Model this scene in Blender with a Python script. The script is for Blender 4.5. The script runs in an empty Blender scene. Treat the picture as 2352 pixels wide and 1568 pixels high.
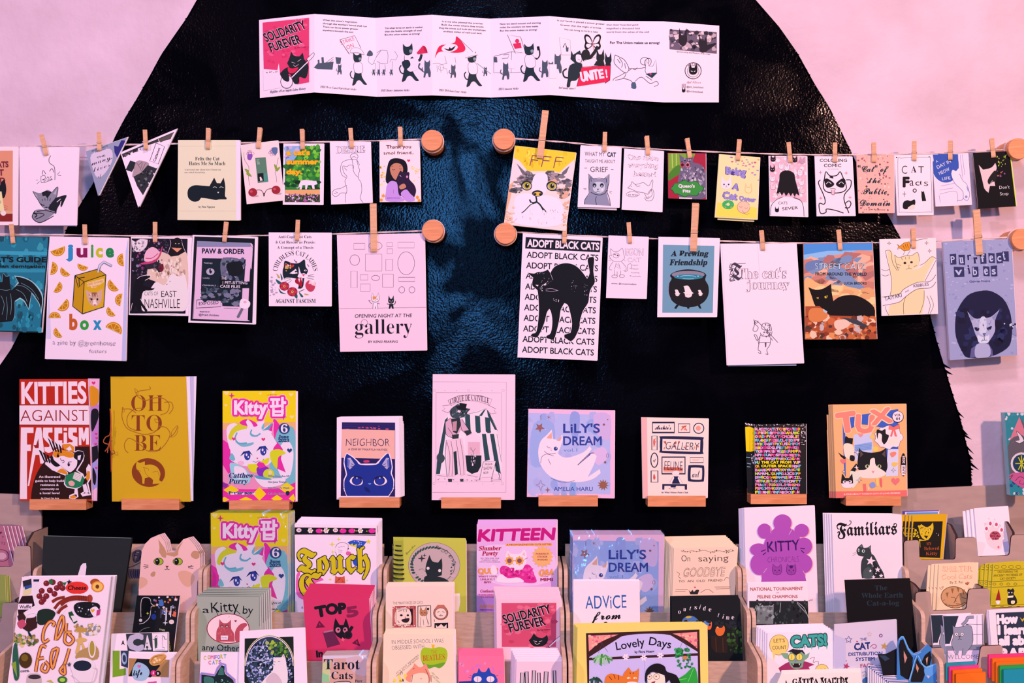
import bpy, math, random
import numpy as np
from mathutils import Vector
R_ = random.Random(7)
SC = bpy.context.scene
COL = SC.collection
# ---------------- camera, world, lights, exposure ----------------
D = 2.2            # camera to wall distance
S = 0.76e-3        # metres on the wall per photograph pixel
CZ = 1.55
cam = bpy.data.cameras.new('camera'); camo = bpy.data.objects.new('camera', cam); COL.objects.link(camo)
camo.location = (0, -D, CZ); camo.rotation_euler = (math.pi/2, 0, 0)
cam.sensor_width = 36; cam.lens = 36*D/(2352*S); cam.clip_start = .05
SC.camera = camo
SC.view_settings.view_transform = 'Standard'; SC.view_settings.look = 'None'
SC.view_settings.exposure = 0.0; SC.view_settings.gamma = 1; SC.view_settings.use_curve_mapping = False
W = bpy.data.worlds.new('world'); SC.world = W; W.use_nodes = True
W.node_tree.nodes['Background'].inputs[0].default_value = (.62, .34, .62, 1)
W.node_tree.nodes['Background'].inputs[1].default_value = .08
def area(n, loc, tgt, size, e, col, sy=None):
    l = bpy.data.lights.new(n, 'AREA'); l.energy = e; l.color = col; l.size = size
    if sy: l.shape = 'RECTANGLE'; l.size_y = sy
    o = bpy.data.objects.new(n, l); COL.objects.link(o); o.location = loc
    o.rotation_euler = (Vector(tgt)-Vector(loc)).to_track_quat('-Z', 'Y').to_euler(); return o
area('track_and_fill_lamp', (-1.95, -2.5, 2.65), (-.7, 0, 1.5), .12, 33, (1, .52, .77))
area('track_and_fill_lamp', (1.6, -2.6, 2.45), (.7, 0, 1.2), .12, 70, (1, .485, .39))
area('track_and_fill_lamp', (.1, -1.9, 3.3), (0, 0, 1.25), .3, 24, (1, .65, .88))  # centre fill light, added beside the two inferred track lamps
area('window_light', (-.18, -3.0, 2.06), (-.1, 0, 1.6), .22, 23, (.08, .38, 1), 1.0)
# ---------------- projection helpers ----------------
CAM = np.array([0, -D, CZ])
def P3(px, py, d=0.):
    k = S*(D-d)/D
    return Vector(((px-1176)*k, -d, CZ-(py-784)*k))
def lin(h):
    if not isinstance(h, str): return h
    if len(h) == 3: h = ''.join(c*2 for c in h)
    return tuple((lambda v: v/12.92 if v <= .04045 else ((v+.055)/1.055)**2.4)(int(h[i:i+2], 16)/255) for i in (0, 2, 4))
TINT = (.98, .64, .84)
def alb(h):
    return tuple(min(.93, v/t*.93) for v, t in zip(lin(h), TINT))
# ---------------- materials ----------------
def mat(name, col, rough=.6, spec=.4, bump=0, bscale=200, grain=None, gs=(1, 1, 1), metal=0, coat=0, trans=0):
    m = bpy.data.materials.new(name); m.use_nodes = True; nt = m.node_tree; b = nt.nodes['Principled BSDF']
    b.inputs['Base Color'].default_value = (*col, 1); b.inputs['Roughness'].default_value = rough
    b.inputs['Specular IOR Level'].default_value = spec; b.inputs['Metallic'].default_value = metal
    b.inputs['Coat Weight'].default_value = coat
    if trans: b.inputs['Transmission Weight'].default_value = trans
    tc = nt.nodes.new('ShaderNodeTexCoord')
    if grain:
        mp = nt.nodes.new('ShaderNodeMapping'); mp.inputs['Scale'].default_value = gs
        n = nt.nodes.new('ShaderNodeTexNoise'); n.inputs['Scale'].default_value = 30; n.inputs['Detail'].default_value = 4
        r = nt.nodes.new('ShaderNodeValToRGB'); r.color_ramp.elements[0].position = .3; r.color_ramp.elements[1].position = .7
        r.color_ramp.elements[0].color = (*grain, 1); r.color_ramp.elements[1].color = (*col, 1)
        nt.links.new(tc.outputs['Object'], mp.inputs[0]); nt.links.new(mp.outputs[0], n.inputs['Vector'])
        nt.links.new(n.outputs[0], r.inputs[0]); nt.links.new(r.outputs[0], b.inputs['Base Color'])
    if bump:
        n = nt.nodes.new('ShaderNodeTexNoise'); n.inputs['Scale'].default_value = bscale; n.inputs['Detail'].default_value = 3
        bp = nt.nodes.new('ShaderNodeBump'); bp.inputs['Strength'].default_value = bump; bp.inputs['Distance'].default_value = .002
        nt.links.new(tc.outputs['Object'], n.inputs['Vector']); nt.links.new(n.outputs[0], bp.inputs['Height']); nt.links.new(bp.outputs[0], b.inputs['Normal'])
    return m
def print_mat(name, rough, spec):
    m = mat(name, (1, 1, 1), rough, spec); nt = m.node_tree
    a = nt.nodes.new('ShaderNodeAttribute'); a.attribute_name = 'Col'
    nt.links.new(a.outputs['Color'], nt.nodes['Principled BSDF'].inputs['Base Color']); return m
M = dict(ink=print_mat('printed_ink', .6, .15), gloss=print_mat('glossy_ink', .25, .4),
    paper=mat('paper', (.93, .93, .93), .8, .1), wood=mat('pale_wood', (.80, .56, .29), .6, .3, grain=(.66, .42, .2), gs=(2, 2, 14)),
    woodh=mat('beech_wood', (.86, .42, .17), .5, .3, grain=(.68, .29, .10), gs=(1.2, 8, 14)),
    ply=mat('birch_plywood', (.74, .60, .42), .65, .25, grain=(.60, .47, .31), gs=(2, 2, 9)),
    burnt=mat('laser_burnt_edge', (.05, .03, .03), .8, .1), steel=mat('spring_steel', (.5, .5, .5), .3, .5, metal=1),
    twine=mat('cotton_twine', (.82, .72, .62), .9, .1, bump=.6, bscale=900),
    black=mat('black_enamel_wire', (.01, .012, .015), .35, .5), board=mat('tan_board', (.50, .42, .33), .7, .2, grain=(.44, .37, .29), gs=(1, 1, 3)),
    floor=mat('floor_concrete', (.25, .24, .23), .6, .3, bump=.2, bscale=20))
def plastic():
    m = bpy.data.materials.new('clear_plastic'); m.use_nodes = True; nt = m.node_tree
    nt.nodes.clear(); o = nt.nodes.new('ShaderNodeOutputMaterial'); mx = nt.nodes.new('ShaderNodeMixShader')
    t = nt.nodes.new('ShaderNodeBsdfTransparent'); g = nt.nodes.new('ShaderNodeBsdfGlossy'); g.inputs['Roughness'].default_value = .12
    g.inputs['Color'].default_value = (.8, .9, 1, 1); t.inputs[0].default_value = (.93, .97, .98, 1)
    tc = nt.nodes.new('ShaderNodeTexCoord'); n = nt.nodes.new('ShaderNodeTexNoise'); n.inputs['Scale'].default_value = 60
    b = nt.nodes.new('ShaderNodeBump'); b.inputs['Strength'].default_value = .5; b.inputs['Distance'].default_value = .004
    nt.links.new(tc.outputs['Object'], n.inputs['Vector']); nt.links.new(n.outputs[0], b.inputs['Height']); nt.links.new(b.outputs[0], g.inputs['Normal'])
    mx.inputs[0].default_value = .10; nt.links.new(t.outputs[0], mx.inputs[1]); nt.links.new(g.outputs[0], mx.inputs[2]); nt.links.new(mx.outputs[0], o.inputs[0]); return m
M['plastic'] = plastic()
CM = {}
def cmat(h, name='coloured_card'):
    if h not in CM: CM[h] = mat(name, alb(h), .7, .15)
    return CM[h]
# ---------------- object helpers ----------------
def mesh(name, v, f, m, parent=None, loc=None, smooth=False):
    me = bpy.data.meshes.new(name); me.from_pydata([tuple(a) for a in v], [], f)
    me.materials.append(m)
    if smooth: me.polygons.foreach_set('use_smooth', [True]*len(f))
    me.update(); o = bpy.data.objects.new(name, me); COL.objects.link(o)
    if parent: o.parent = parent
    if loc: o.location = loc
    return o
def thing(name, label, cat, loc=(0, 0, 0), group=None):
    o = bpy.data.objects.new(name, None); o.empty_display_size = .02; COL.objects.link(o); o.location = loc
    o['label'] = label; o['category'] = cat
    if group: o['group'] = group
    return o
def tag(o, label, cat, group=None):
    o['label'] = label; o['category'] = cat
    if group: o['group'] = group
    return o
def struct(o): o['kind'] = 'structure'; return o
BF = [(0, 3, 2, 1), (4, 5, 6, 7), (0, 1, 5, 4), (1, 2, 6, 5), (2, 3, 7, 6), (3, 0, 4, 7)]
def boxv(x0, y0, z0, x1, y1, z1):
    return [(x0, y0, z0), (x1, y0, z0), (x1, y1, z0), (x0, y1, z0), (x0, y0, z1), (x1, y0, z1), (x1, y1, z1), (x0, y1, z1)]
def prism(pts, off):   # pts: loop of Vectors, off: Vector; closed solid
    n = len(pts); v = list(pts)+[p+off for p in pts]
    f = [tuple(range(n)), tuple(range(2*n-1, n-1, -1))]+[(i, n+i, n+(i+1) % n, (i+1) % n) for i in range(n)]
    return v, f
def tube(pts, r, seg=8, closed=False):
    v = []; f = []; n = len(pts); pts = [Vector(p) for p in pts]
    for i, p in enumerate(pts):
        a = pts[i-1] if (i or closed) else p; b = pts[(i+1) % n] if (i < n-1 or closed) else p
        t = (b-a).normalized(); u = t.cross(Vector((0, 0, 1)) if abs(t.z) < .9 else Vector((0, 1, 0))).normalized(); w = t.cross(u)
        for k in range(seg):
            an = 2*math.pi*k/seg; v.append(p+(u*math.cos(an)+w*math.sin(an))*r)
    for i in range(n if closed else n-1):
        for k in range(seg):
            j = (i+1) % n; f.append((i*seg+k, i*seg+(k+1) % seg, j*seg+(k+1) % seg, j*seg+k))
    if not closed: f += [tuple(range(seg-1, -1, -1)), tuple((n-1)*seg+k for k in range(seg))]
    return v, f
# ---------------- printed matter ----------------
CR = dict(a=(560, 0, 4.126), b=(1110, 0, 4.126), c=(0, 270, 4.126), d=(540, 270, 4.126), e=(1100, 240, 4.126), f=(1620, 290, 3.213),
    g=(0, 480, 4.126), h=(420, 480, 3.794), i=(1120, 490, 4.2), j=(1640, 470, 3.303), k=(0, 850, 4.479), l=(480, 850, 4.479),
    m=(960, 840, 4.356), n=(1440, 900, 5.113), o=(1860, 880, 4.238), p=(0, 1150, 3.752), q=(440, 1150, 3.752), r=(860, 1150, 3.752),
    s=(1260, 1150, 3.752), t=(1660, 1150, 3.752), u=(1940, 1150, 3.75), w=(0, 0, 1))
def pts(s):
    if isinstance(s, str): return [tuple(float(a) for a in t.split(',')) for t in s.split()]
    return list(s)
def smooth(p, closed=True, n=4):
    out = []; N = len(p)
    for i in range(N if closed else N-1):
        if closed: a, b, c, d = p[i-1], p[i], p[(i+1) % N], p[(i+2) % N]
        else: a, b, c, d = p[max(i-1, 0)], p[i], p[i+1], p[min(i+2, N-1)]
        for k in range(n):
            t = k/n; t2 = t*t; t3 = t2*t
            out.append(tuple(.5*((2*b[j])+(-a[j]+c[j])*t+(2*a[j]-5*b[j]+4*c[j]-d[j])*t2+(-a[j]+3*b[j]-3*c[j]+d[j])*t3) for j in (0, 1)))
    if not closed: out.append(p[-1])
    return out
class Surf: pass
SURFS = []; CUR = None; TEXTS = []
LAY = 1.2e-5
def surf(crop, quad, d, parent, loc, gloss=False):
    """A printed face: the four corners (TL TR BR BL) as seen, at distances d from the wall."""
    global CUR
    s = Surf(); x0, y0, k = CR[crop]; s.c = (x0, y0, k); s.raw = pts(quad)
    s.q = [(x0+x/k, y0+y/k) for x, y in s.raw]
    if not isinstance(d, tuple): d = (d, d)
    if len(d) == 2: d = (d[0], d[0], d[1])
    a, b, c = P3(*s.q[0], d[0]), P3(*s.q[1], d[1]), P3(*s.q[-1], d[2])
    n = (b-a).cross(c-a).normalized()
    if n.y > 0: n = -n
    s.n = n; s.p0 = a; s.parent = parent; s.loc = Vector(loc); s.sh = []; s.lay = 1; s.gloss = gloss
    s.w3 = [s.at(*p) for p in s.q]; SURFS.append(s); CUR = s; return s
def _at(s, px, py):
    o = Vector(CAM); r = P3(px, py, 0)-o
    return o+r*((s.p0-o).dot(s.n)/r.dot(s.n))
Surf.at = _at
def clipq(p, q):   # cut a polygon at the edges of a convex quad
    A = sum(q[i][0]*q[(i+1) % len(q)][1]-q[(i+1) % len(q)][0]*q[i][1] for i in range(len(q))); sg = 1 if A > 0 else -1
    for i in range(len(q)):
        (ax, ay), (bx, by) = q[i], q[(i+1) % len(q)]
        if (ax, ay) == (bx, by): continue
        f = lambda t: sg*((bx-ax)*(t[1]-ay)-(by-ay)*(t[0]-ax)); o = []
        for j in range(len(p)):
            a, b = p[j-1], p[j]; fa, fb = f(a), f(b)
            if (fa >= 0) != (fb >= 0): t = fa/(fa-fb); o.append((a[0]+(b[0]-a[0])*t, a[1]+(b[1]-a[1])*t))
            if fb >= 0: o.append(b)
        p = o
        if len(p) < 3: return None
    return p
def emit(col, P, kind='i', faces=None):
    global CUR
    x0, y0, k = CUR.c; ring = getattr(CUR, 'ring', None) or [CUR]; me = CUR
    for s in ring:
        q = [((x-x0)*k, (y-y0)*k) for x, y in s.q]
        if len(ring) == 1:
            A = 1
            if all(inside(a, b, q) for a, b in P): emit0(s, col, P, faces); continue
        for f in (faces or [tuple(range(len(P)))]):
            c = clipq([P[i] for i in f], q)
            if c: emit0(s, col, c, None, (x0, y0, k), me.lay)
def emit0(CUR, col, P, faces, cr=None, lay=None):
    kind = 'i'
    if isinstance(col, str): c = [alb(col)]*len(P)
    else: c = [alb(q) for q in col]
    if faces is None:
        A = sum(P[i][0]*P[(i+1) % len(P)][1]-P[(i+1) % len(P)][0]*P[i][1] for i in range(len(P)))
        faces = [tuple(range(len(P)))] if A < 0 else [tuple(range(len(P)-1, -1, -1))]
    CUR.sh.append((kind, lay or CUR.lay, P, faces, c, cr or CUR.c))
def nx(): CUR.lay += 1
def semi(p, n=3):   # round off the gentle bends of an outline, keep its sharp corners
    N = len(p); cr = []
    for i in range(N):
        a, b, c = p[i-1], p[i], p[(i+1) % N]; t = abs((math.atan2(c[1]-b[1], c[0]-b[0])-math.atan2(b[1]-a[1], b[0]-a[0])+math.pi) % (2*math.pi)-math.pi)
        cr.append(t > .95)
    out = []
    for i in range(N):
        j = (i+1) % N; b, c = p[i], p[j]
        if cr[i] and cr[j]: out.append(b); continue
        a = b if cr[i] else p[i-1]; d = c if cr[j] else p[(i+2) % N]
        for k in range(n):
            t = k/n; t2 = t*t; t3 = t2*t; out.append(tuple(.5*((2*b[m])+(-a[m]+c[m])*t+(2*a[m]-5*b[m]+4*c[m]-d[m])*t2+(-a[m]+3*b[m]-3*c[m]+d[m])*t3) for m in (0, 1)))
    return out
def P(col, p, sm=0):
    p = pts(p)
    if not sm and 8 <= len(p) <= 60: p = semi(p)
    if sm: p = smooth(p)
    emit(col, p); nx()
def Lr(col, w, p, sm=1, closed=False):
    p = pts(p)
    if sm and len(p) > 2: p = smooth(p, closed, 4)
    n = len(p); V = []
    for i in range(n):
        a = p[i-1] if (i or closed) else p[i]; b = p[(i+1) % n] if (i < n-1 or closed) else p[i]
        dx, dy = b[0]-a[0], b[1]-a[1]; q = math.hypot(dx, dy) or 1; ox, oy = -dy/q*w/2, dx/q*w/2
        V += [(p[i][0]+ox, p[i][1]+oy), (p[i][0]-ox, p[i][1]-oy)]
    F = [(2*i, 2*i+1, (2*i+3) % (2*n), (2*i+2) % (2*n)) for i in range(n if closed else n-1)]
    emit(col, V, faces=F)
def L(col, w, *ps, sm=1, closed=False):
    for p in ps: Lr(col, w, p, sm, closed)
    nx()
def ell(cx, cy, rx, ry, rot=0, n=20, a0=0, a1=360):
    c, s = math.cos(math.radians(rot)), math.sin(math.radians(rot)); o = []
    m = n if a1-a0 >= 360 else n+1
    for i in range(m):
        a = math.radians(a0+(a1-a0)*i/n); x, y = rx*math.cos(a), ry*math.sin(a); o.append((cx+x*c-y*s, cy+x*s+y*c))
    return o
def E(col, cx, cy, rx, ry=None, rot=0, w=0, n=20):
    ry = ry or rx
    if w: Lr(col, w, ell(cx, cy, rx, ry, rot, n), 0, True)
    else: emit(col, ell(cx, cy, rx, ry, rot, n))
    nx()
def Rr(col, x0, y0, x1, y1): P(col, [(x0, y0), (x1, y0), (x1, y1), (x0, y1)])
def RO(col, w, x0, y0, x1, y1): L(col, w, [(x0, y0), (x1, y0), (x1, y1), (x0, y1)], sm=0, closed=True)
def uv(u, v):
    a, b, c, d = CUR.raw; return tuple((a[i]*(1-u)+b[i]*u)*(1-v)+(d[i]*(1-u)+c[i]*u)*v for i in (0, 1))
def Q(col, u0, v0, u1, v1): P(col, [uv(u0, v0), uv(u1, v0), uv(u1, v1), uv(u0, v1)])
def QO(col, w, u0, v0, u1, v1): L(col, w, [uv(u0, v0), uv(u1, v0), uv(u1, v1), uv(u0, v1)], sm=0, closed=True)
def inside(x, y, p):
    r = False; j = len(p)-1
    for i in range(len(p)):
        if (p[i][1] > y) != (p[j][1] > y) and x < (p[j][0]-p[i][0])*(y-p[i][1])/(p[j][1]-p[i][1])+p[i][0]: r = not r
        j = i
    return r
def SP(cols, n, region, s0, s1, seed=1, el=1., k=6, rot=0):   # speckle: small irregular marks inside a region
    r = random.Random(seed); p = pts(region); cols = cols.split() if isinstance(cols, str) else cols
    xs = [a[0] for a in p]; ys = [a[1] for a in p]; c = 0
    for _ in range(n*4):
        x, y = r.uniform(min(xs), max(xs)), r.uniform(min(ys), max(ys))
        if not inside(x, y, p): continue
        s = r.uniform(s0, s1); a0 = r.random()*6
        q = [(x+s*r.uniform(.6, 1.1)*math.cos(a0+2*math.pi*i/k)*el, y+s*r.uniform(.6, 1.1)*math.sin(a0+2*math.pi*i/k)) for i in range(k)]
        if rot:
            cc, ss = math.cos(rot), math.sin(rot); q = [(x+(u-x)*cc-(v-y)*ss, y+(u-x)*ss+(v-y)*cc) for u, v in q]
        emit(r.choice(cols), q); c += 1
        if c % 8 == 0: nx()
        if c >= n: break
    nx()
def ST(col, cx, cy, r, n=5, inner=.45, rot=-90, w=0):
    q = [(cx+(r if i % 2 == 0 else r*inner)*math.cos(math.radians(rot+180*i/n)), cy+(r if i % 2 == 0 else r*inner)*math.sin(math.radians(rot+180*i/n))) for i in range(2*n)]
    L(col, w, q, sm=0, closed=True) if w else P(col, q)
def HE(col, cx, cy, r, rot=0):
    q = [(0, .9), (-.95, -.05), (-.85, -.7), (-.4, -.85), (0, -.45), (.4, -.85), (.85, -.7), (.95, -.05)]
    c, s = math.cos(rot), math.sin(rot); P(col, [(cx+r*(x*c-y*s), cy+r*(x*s+y*c)) for x, y in q])
def SPK(col, cx, cy, r): ST(col, cx, cy, r, 4, .28)
def head(cx, cy, w, h, ear=.55, rot=0):   # outline of a cat head
    q = [(-.5, .05), (-.48, -.35), (-.42, -.5-ear), (-.16, -.42), (.16, -.42), (.42, -.5-ear), (.48, -.35), (.5, .05), (.36, .38), (0, .5), (-.36, .38)]
    c, s = math.cos(rot), math.sin(rot); return [(cx+(x*w)*c-(y*h)*s, cy+(x*w)*s+(y*h)*c) for x, y in q]
def CH(col, cx, cy, w, h, ear=.55, rot=0, ol=None, lw=3, eye='111', ec=None, inner=None, er=.09):
    p = head(cx, cy, w, h, ear, rot); c, s = math.cos(rot), math.sin(rot)
    f = lambda x, y: (cx+x*w*c-y*h*s, cy+x*w*s+y*h*c)
    P(col, p)
    if inner:
        for g in (-1, 1): P(inner, [f(g*.4, -.3), f(g*.38, -.4-ear*.75), f(g*.22, -.38)])
    if ol: L(ol, lw, p, sm=0, closed=True)
    for g in (-1, 1):
        if ec: E(ec, *f(g*.22, -.02), w*er*1.25, h*er*1.1)
        E(eye, *f(g*.22, -.02), w*er*(.6 if ec else .8), h*er)
    P(eye, [f(-.06, .12), f(.06, .12), f(0, .2)])
    L(eye, max(1.2, w*.02), [f(-.12, .25), f(-.06, .29), f(0, .2), f(.06, .29), f(.12, .25)], sm=0)
def WH(col, w, cx, cy, dx, l, n=3, sp=8):   # whiskers on both sides
    for g in (-1, 1):
        for i in range(n): Lr(col, w, [(cx+g*dx, cy+(i-(n-1)/2)*sp*.5), (cx+g*(dx+l), cy+(i-(n-1)/2)*sp)], 0)
    nx()
FM = dict(se=(0x1D400, 0x1D41A), si=(0x1D468, 0x1D482), fr=(0x1D56C, 0x1D586), sc=(0x1D4D0, 0x1D4EA), mo=(0x1D670, 0x1D68A))
def fnt(s, st):
    if st not in FM: return s
    U, l = FM[st]; D0 = 0x1D7CE if st in ('se', 'si') else 0x1D7F6 if st == 'mo' else None
    return ''.join(chr(U+ord(c)-65) if 'A' <= c <= 'Z' else chr(l+ord(c)-97) if 'a' <= c <= 'z' else chr(D0+ord(c)-48) if D0 and c.isdigit() else c for c in s)
TC = {}
def T(col, s, x0, y0, x1, y1, h, st='s', o=0., sl=0., wob=0., ol=None, oo=.05, arc=0., circ=None, hl=None):
    """Lettering: baseline from (x0,y0) to (x1,y1), capital height h, st = letter style, o = weight."""
    if ol:
        T(ol, s, x0, y0, x1, y1, h, st, o+oo, sl, wob, None, 0, arc, circ)
    if st == 'si': st = 'se'; sl = sl or .22
    if st == 'mo': st = 's'
    R = []
    if hl: R += [(hl[1]*math.cos(a), hl[1]*math.sin(a), alb(hl[0])) for a in [i*math.pi/6 for i in range(12)]]
    if o > .008 and (set(s) & set('MWmwN') and st == 's' or o > .055 or st in ('sc', 'fr')):
        r = o*h/.73; k = 10 if o > .05 else 8 if o > .025 else 4; R += [(r*math.cos(a+.4), r*math.sin(a+.4), alb(col)) for a in [i*2*math.pi/k for i in range(k)]]; o = 0
    key = (fnt(s, st), round(o, 3))
    if key not in TC:
        c = bpy.data.curves.new('letters', 'FONT'); c.body = key[0]; c.size = 1; c.offset = o; c.resolution_u = 2 if h < 40 else 4; c.dimensions = '2D'; c.fill_mode = 'FRONT'
        ob = bpy.data.objects.new('letters', c); COL.objects.link(ob); TC[key] = ob
    CUR.sh.append(('t', CUR.lay, key, (x0, y0, x1, y1, h, .73 if st not in FM else .66, sl, wob, arc, circ, R), alb(col))); nx()
def TL(col, lines, x0, y, x1, dy, h, st='s', o=0., jus=None, slope=0, **k):   # several lines; the widest fills x0..x1
    m = max(len(a) for a in lines)
    for i, a in enumerate(lines):
        w = (x1-x0)*len(a)/m; l = x0 if jus is None else (x0+x1)/2-w/2
        T(col, a, l, y+i*dy+slope*(l-x0), l+w, y+i*dy+slope*(l+w-x0), h, st, o, **k)
def finish_surfaces():
    dg = bpy.context.evaluated_depsgraph_get(); G = {}
    for k, ob in TC.items():
        me = ob.evaluated_get(dg).to_mesh(); n = len(me.vertices)
        co = np.empty(n*3, 'f'); me.vertices.foreach_get('co', co); co = co.reshape(-1, 3)[:, :2]
        G[k] = (co.astype('d'), [tuple(p.vertices) for p in me.polygons]); ob.to_mesh_clear()
    for ob in TC.values():
        c = ob.data; bpy.data.objects.remove(ob); bpy.data.curves.remove(c)
    O = CAM
    for s in SURFS:
        x0, y0, k = s.c; n = np.array(s.n); p0 = np.array(s.p0); groups = [('cover_artwork', [q for q in s.sh if q[0] == 'i'])]; small = []
        for q in s.sh:
            if q[0] == 't':
                if q[3][4]/k >= 5: groups.append(('lettering_line', [q]))
                else: small.append(q)
        groups.append(('small_print', small))
        for nm, items in groups:
            V = []; F = []; C = []; b = 0
            for sh in items:
                cr = (x0, y0, k)
                if sh[0] == 'i': _, lay, Pp, fs, c, cr = sh; a = np.array(Pp, 'd'); cc = np.array([q[:3] for q in c])
                else:
                    _, lay, key, (tx0, ty0, tx1, ty1, h, cap, sl, wob, arc, circ, R), c = sh; a, fs = G[key]
                    if len(a) == 0: continue
                    mn, mx = a[:, 0].min(), a[:, 0].max(); u = (a[:, 0]-mn)/(mx-mn); y = a[:, 1]/cap*h
                    if wob: y = y+np.sin(u*37+lay)*h*wob; u = u+np.sin(a[:, 1]*6+u*23+lay)*h*wob*.5/max(1, math.hypot(tx1-tx0, ty1-ty0))
                    if circ:
                        cx, cy, r, a0, a1 = circ; an = np.radians(a0+(a1-a0)*u); rr = r+y*(1 if a1 > a0 else -1)
                        a = np.stack([cx+rr*np.cos(an), cy+rr*np.sin(an)], 1)
                    else:
                        dx, dy = tx1-tx0, ty1-ty0; q = math.hypot(dx, dy); nxx, nyy = dy/q, -dx/q
                        y = y+arc*(1-(2*u-1)**2); X = u*q+sl*y
                        a = np.stack([tx0+dx/q*X+nxx*y, ty0+dy/q*X+nyy*y], 1)
                    cc = np.tile(np.array(c[:3]), (len(a), 1))
                    if R:
                        m = len(a); dz = np.concatenate([np.full(m, -2.-.8*(len(R)-i)/len(R)+1.9) for i in range(len(R))]+[np.zeros(m)])
                        cc = np.concatenate([np.tile(np.array(q[2][:3]), (m, 1)) for q in R]+[cc]); a = np.concatenate([a+np.array(q[:2]) for q in R]+[a])
                        fs = [tuple(v+m*i for v in f) for i in range(len(R)+1) for f in fs]; lay = lay+dz
                px = cr[0]+a[:, 0]/cr[2]; py = cr[1]+a[:, 1]/cr[2]
                r = np.stack([(px-1176)*S, np.full(len(px), D), -(py-784)*S], 1)
                t = ((p0-O)@n)/(r@n); lz = np.broadcast_to(LAY*np.asarray(lay, 'd'), (len(px),)); w = O+r*t[:, None]+n*(lz+getattr(s, 'base', 4e-5))[:, None]-np.array(s.loc)
                V.append(w); C.append(cc); F += [tuple(i+b for i in f) for f in fs]; b += len(w)
            if not V: continue
            V = np.concatenate(V); C = np.concatenate(C)
            me = bpy.data.meshes.new(nm); me.from_pydata(V.tolist(), [], F); me.materials.append(M['gloss' if s.gloss else 'ink'])
            at = me.color_attributes.new('Col', 'FLOAT_COLOR', 'POINT'); at.data.foreach_set('color', np.concatenate([C, np.ones((len(C), 1))], 1).astype('f').ravel())
            o = bpy.data.objects.new(nm, me); COL.objects.link(o); o.parent = s.parent
            if nm == 'cover_artwork':
                for i, (cp, off) in enumerate(getattr(s, 'copies', ())):
                    cp.location -= s.n*(LAY*s.lay*(i+1))*(0 if off else 1)
                    c2 = o.copy(); COL.objects.link(c2); c2.parent = cp
ORD = ' second third fourth fifth sixth seventh eighth ninth tenth eleventh twelfth thirteenth'.split(' ')
def short(l):
    w = l.split(',')[0].split()[:7]
    while w[-1] in 'a an the in of by with and over to about on at'.split() or w[-1][-1] in ',' : w = w[:-1]
    return ' '.join(w)
E1, E2, E3 = 1480, 1592, 1704
def Z(crop, quad, d, label, bg='fdd9ee', th=2.5, n=0, dn=(2, -3), cat='zine', name='zine', pages='ffe0f2', pg=None, gloss=False, back=None, group=None, sleeve=False, lb=None, ext=None, outline=None):
    """One booklet: covers + pages; n more copies stand behind it, each shifted dn photo pixels.
    ext: the lower edge is carried on down to this photo row, behind the rack's lip."""
    x0, y0, k = CR[crop]; qq = pts(quad)
    if ext:
        ey = (ext-y0)*k
        for i, j in ((3, 0), (2, 1)):
            a, b = qq[j], qq[i]; t = (ey-a[1])/(b[1]-a[1]); qq[i] = (a[0]+(b[0]-a[0])*t, ey)
    if ext:
        mx = {E1: .1262, E2: .2062, E3: .2912}.get(ext, .2912); d = (max(d[0]-max(0, d[1]-mx), mx-.021), min(d[1], mx)) if d[1] > mx-.008 else d
    s = surf(crop, qq, d, None, (0, 0, 0), gloss); s.raw = pts(quad)
    loc = (s.w3[2]+s.w3[3])/2; s.loc = loc; t = thing(name, label, cat, loc, group); s.parent = t
    L4 = [p-loc for p in s.w3]; nn = s.n; tm = th/1000
    if outline: L4 = [s.at(x0+x/k, y0+y/k)-loc for x, y in outline]
    cov = cmat(bg)
    v, f = prism([p for p in L4], -nn*.0004); mesh('front_cover', v, f, cov, t)
    c = sum(L4, Vector())/len(L4); inn = [c+(p-c)*.992-nn*.0005 for p in L4]
    ex = Vector((.0012, 0, 0)) if pg is None else Vector((pg*S, 0, 0))
    if not outline: inn[1] = inn[1]+ex; inn[2] = inn[2]+ex
    v, f = prism(inn, -nn*(tm-.001)); mesh('page_block', v, f, cmat(pages, 'page_paper'), t)
    v, f = prism([p-nn*(tm-.0004) for p in L4], -nn*.0004); mesh('back_cover', v, f, cmat(back or bg), t)
    if sleeve:
        o = [c+(p-c)*1.018+nn*.0022 for p in L4]; v, f = prism(o, -nn*(.0028+tm)); mesh('clear_sleeve', v, f, M['plastic'], t)
    s.copies = []; kk = S*(D-.1)/D
    for i in range(1, n+1):
        cp = t.copy(); COL.objects.link(cp); j = R_.uniform(-.7, .7)
        cp.location = loc+Vector(((dn[0]*i+j)*kk, 0, -(dn[1]*i)*kk))-nn*((tm+(.0032 if sleeve else .0008))*i)
        cp['label'] = ORD[i]+' from the front in the stack of the '+short(label); cp['group'] = 'copies of the '+short(label)
        for ch in t.children:
            c2 = ch.copy(); COL.objects.link(c2); c2.parent = cp
        s.copies.append((cp, sleeve))
    return t
def leaf(crop, quad, d, col, parent, name='inner_page', th=.4):
    x0, y0, k = CR[crop]; s0 = CUR; s = surf(crop, quad, d, None, (0, 0, 0)); SURFS.remove(s)
    globals()['CUR'] = s0
    v, f = prism([p-parent.location for p in s.w3], -s.n*th/1000); return mesh(name, v, f, cmat(col), parent)
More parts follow.
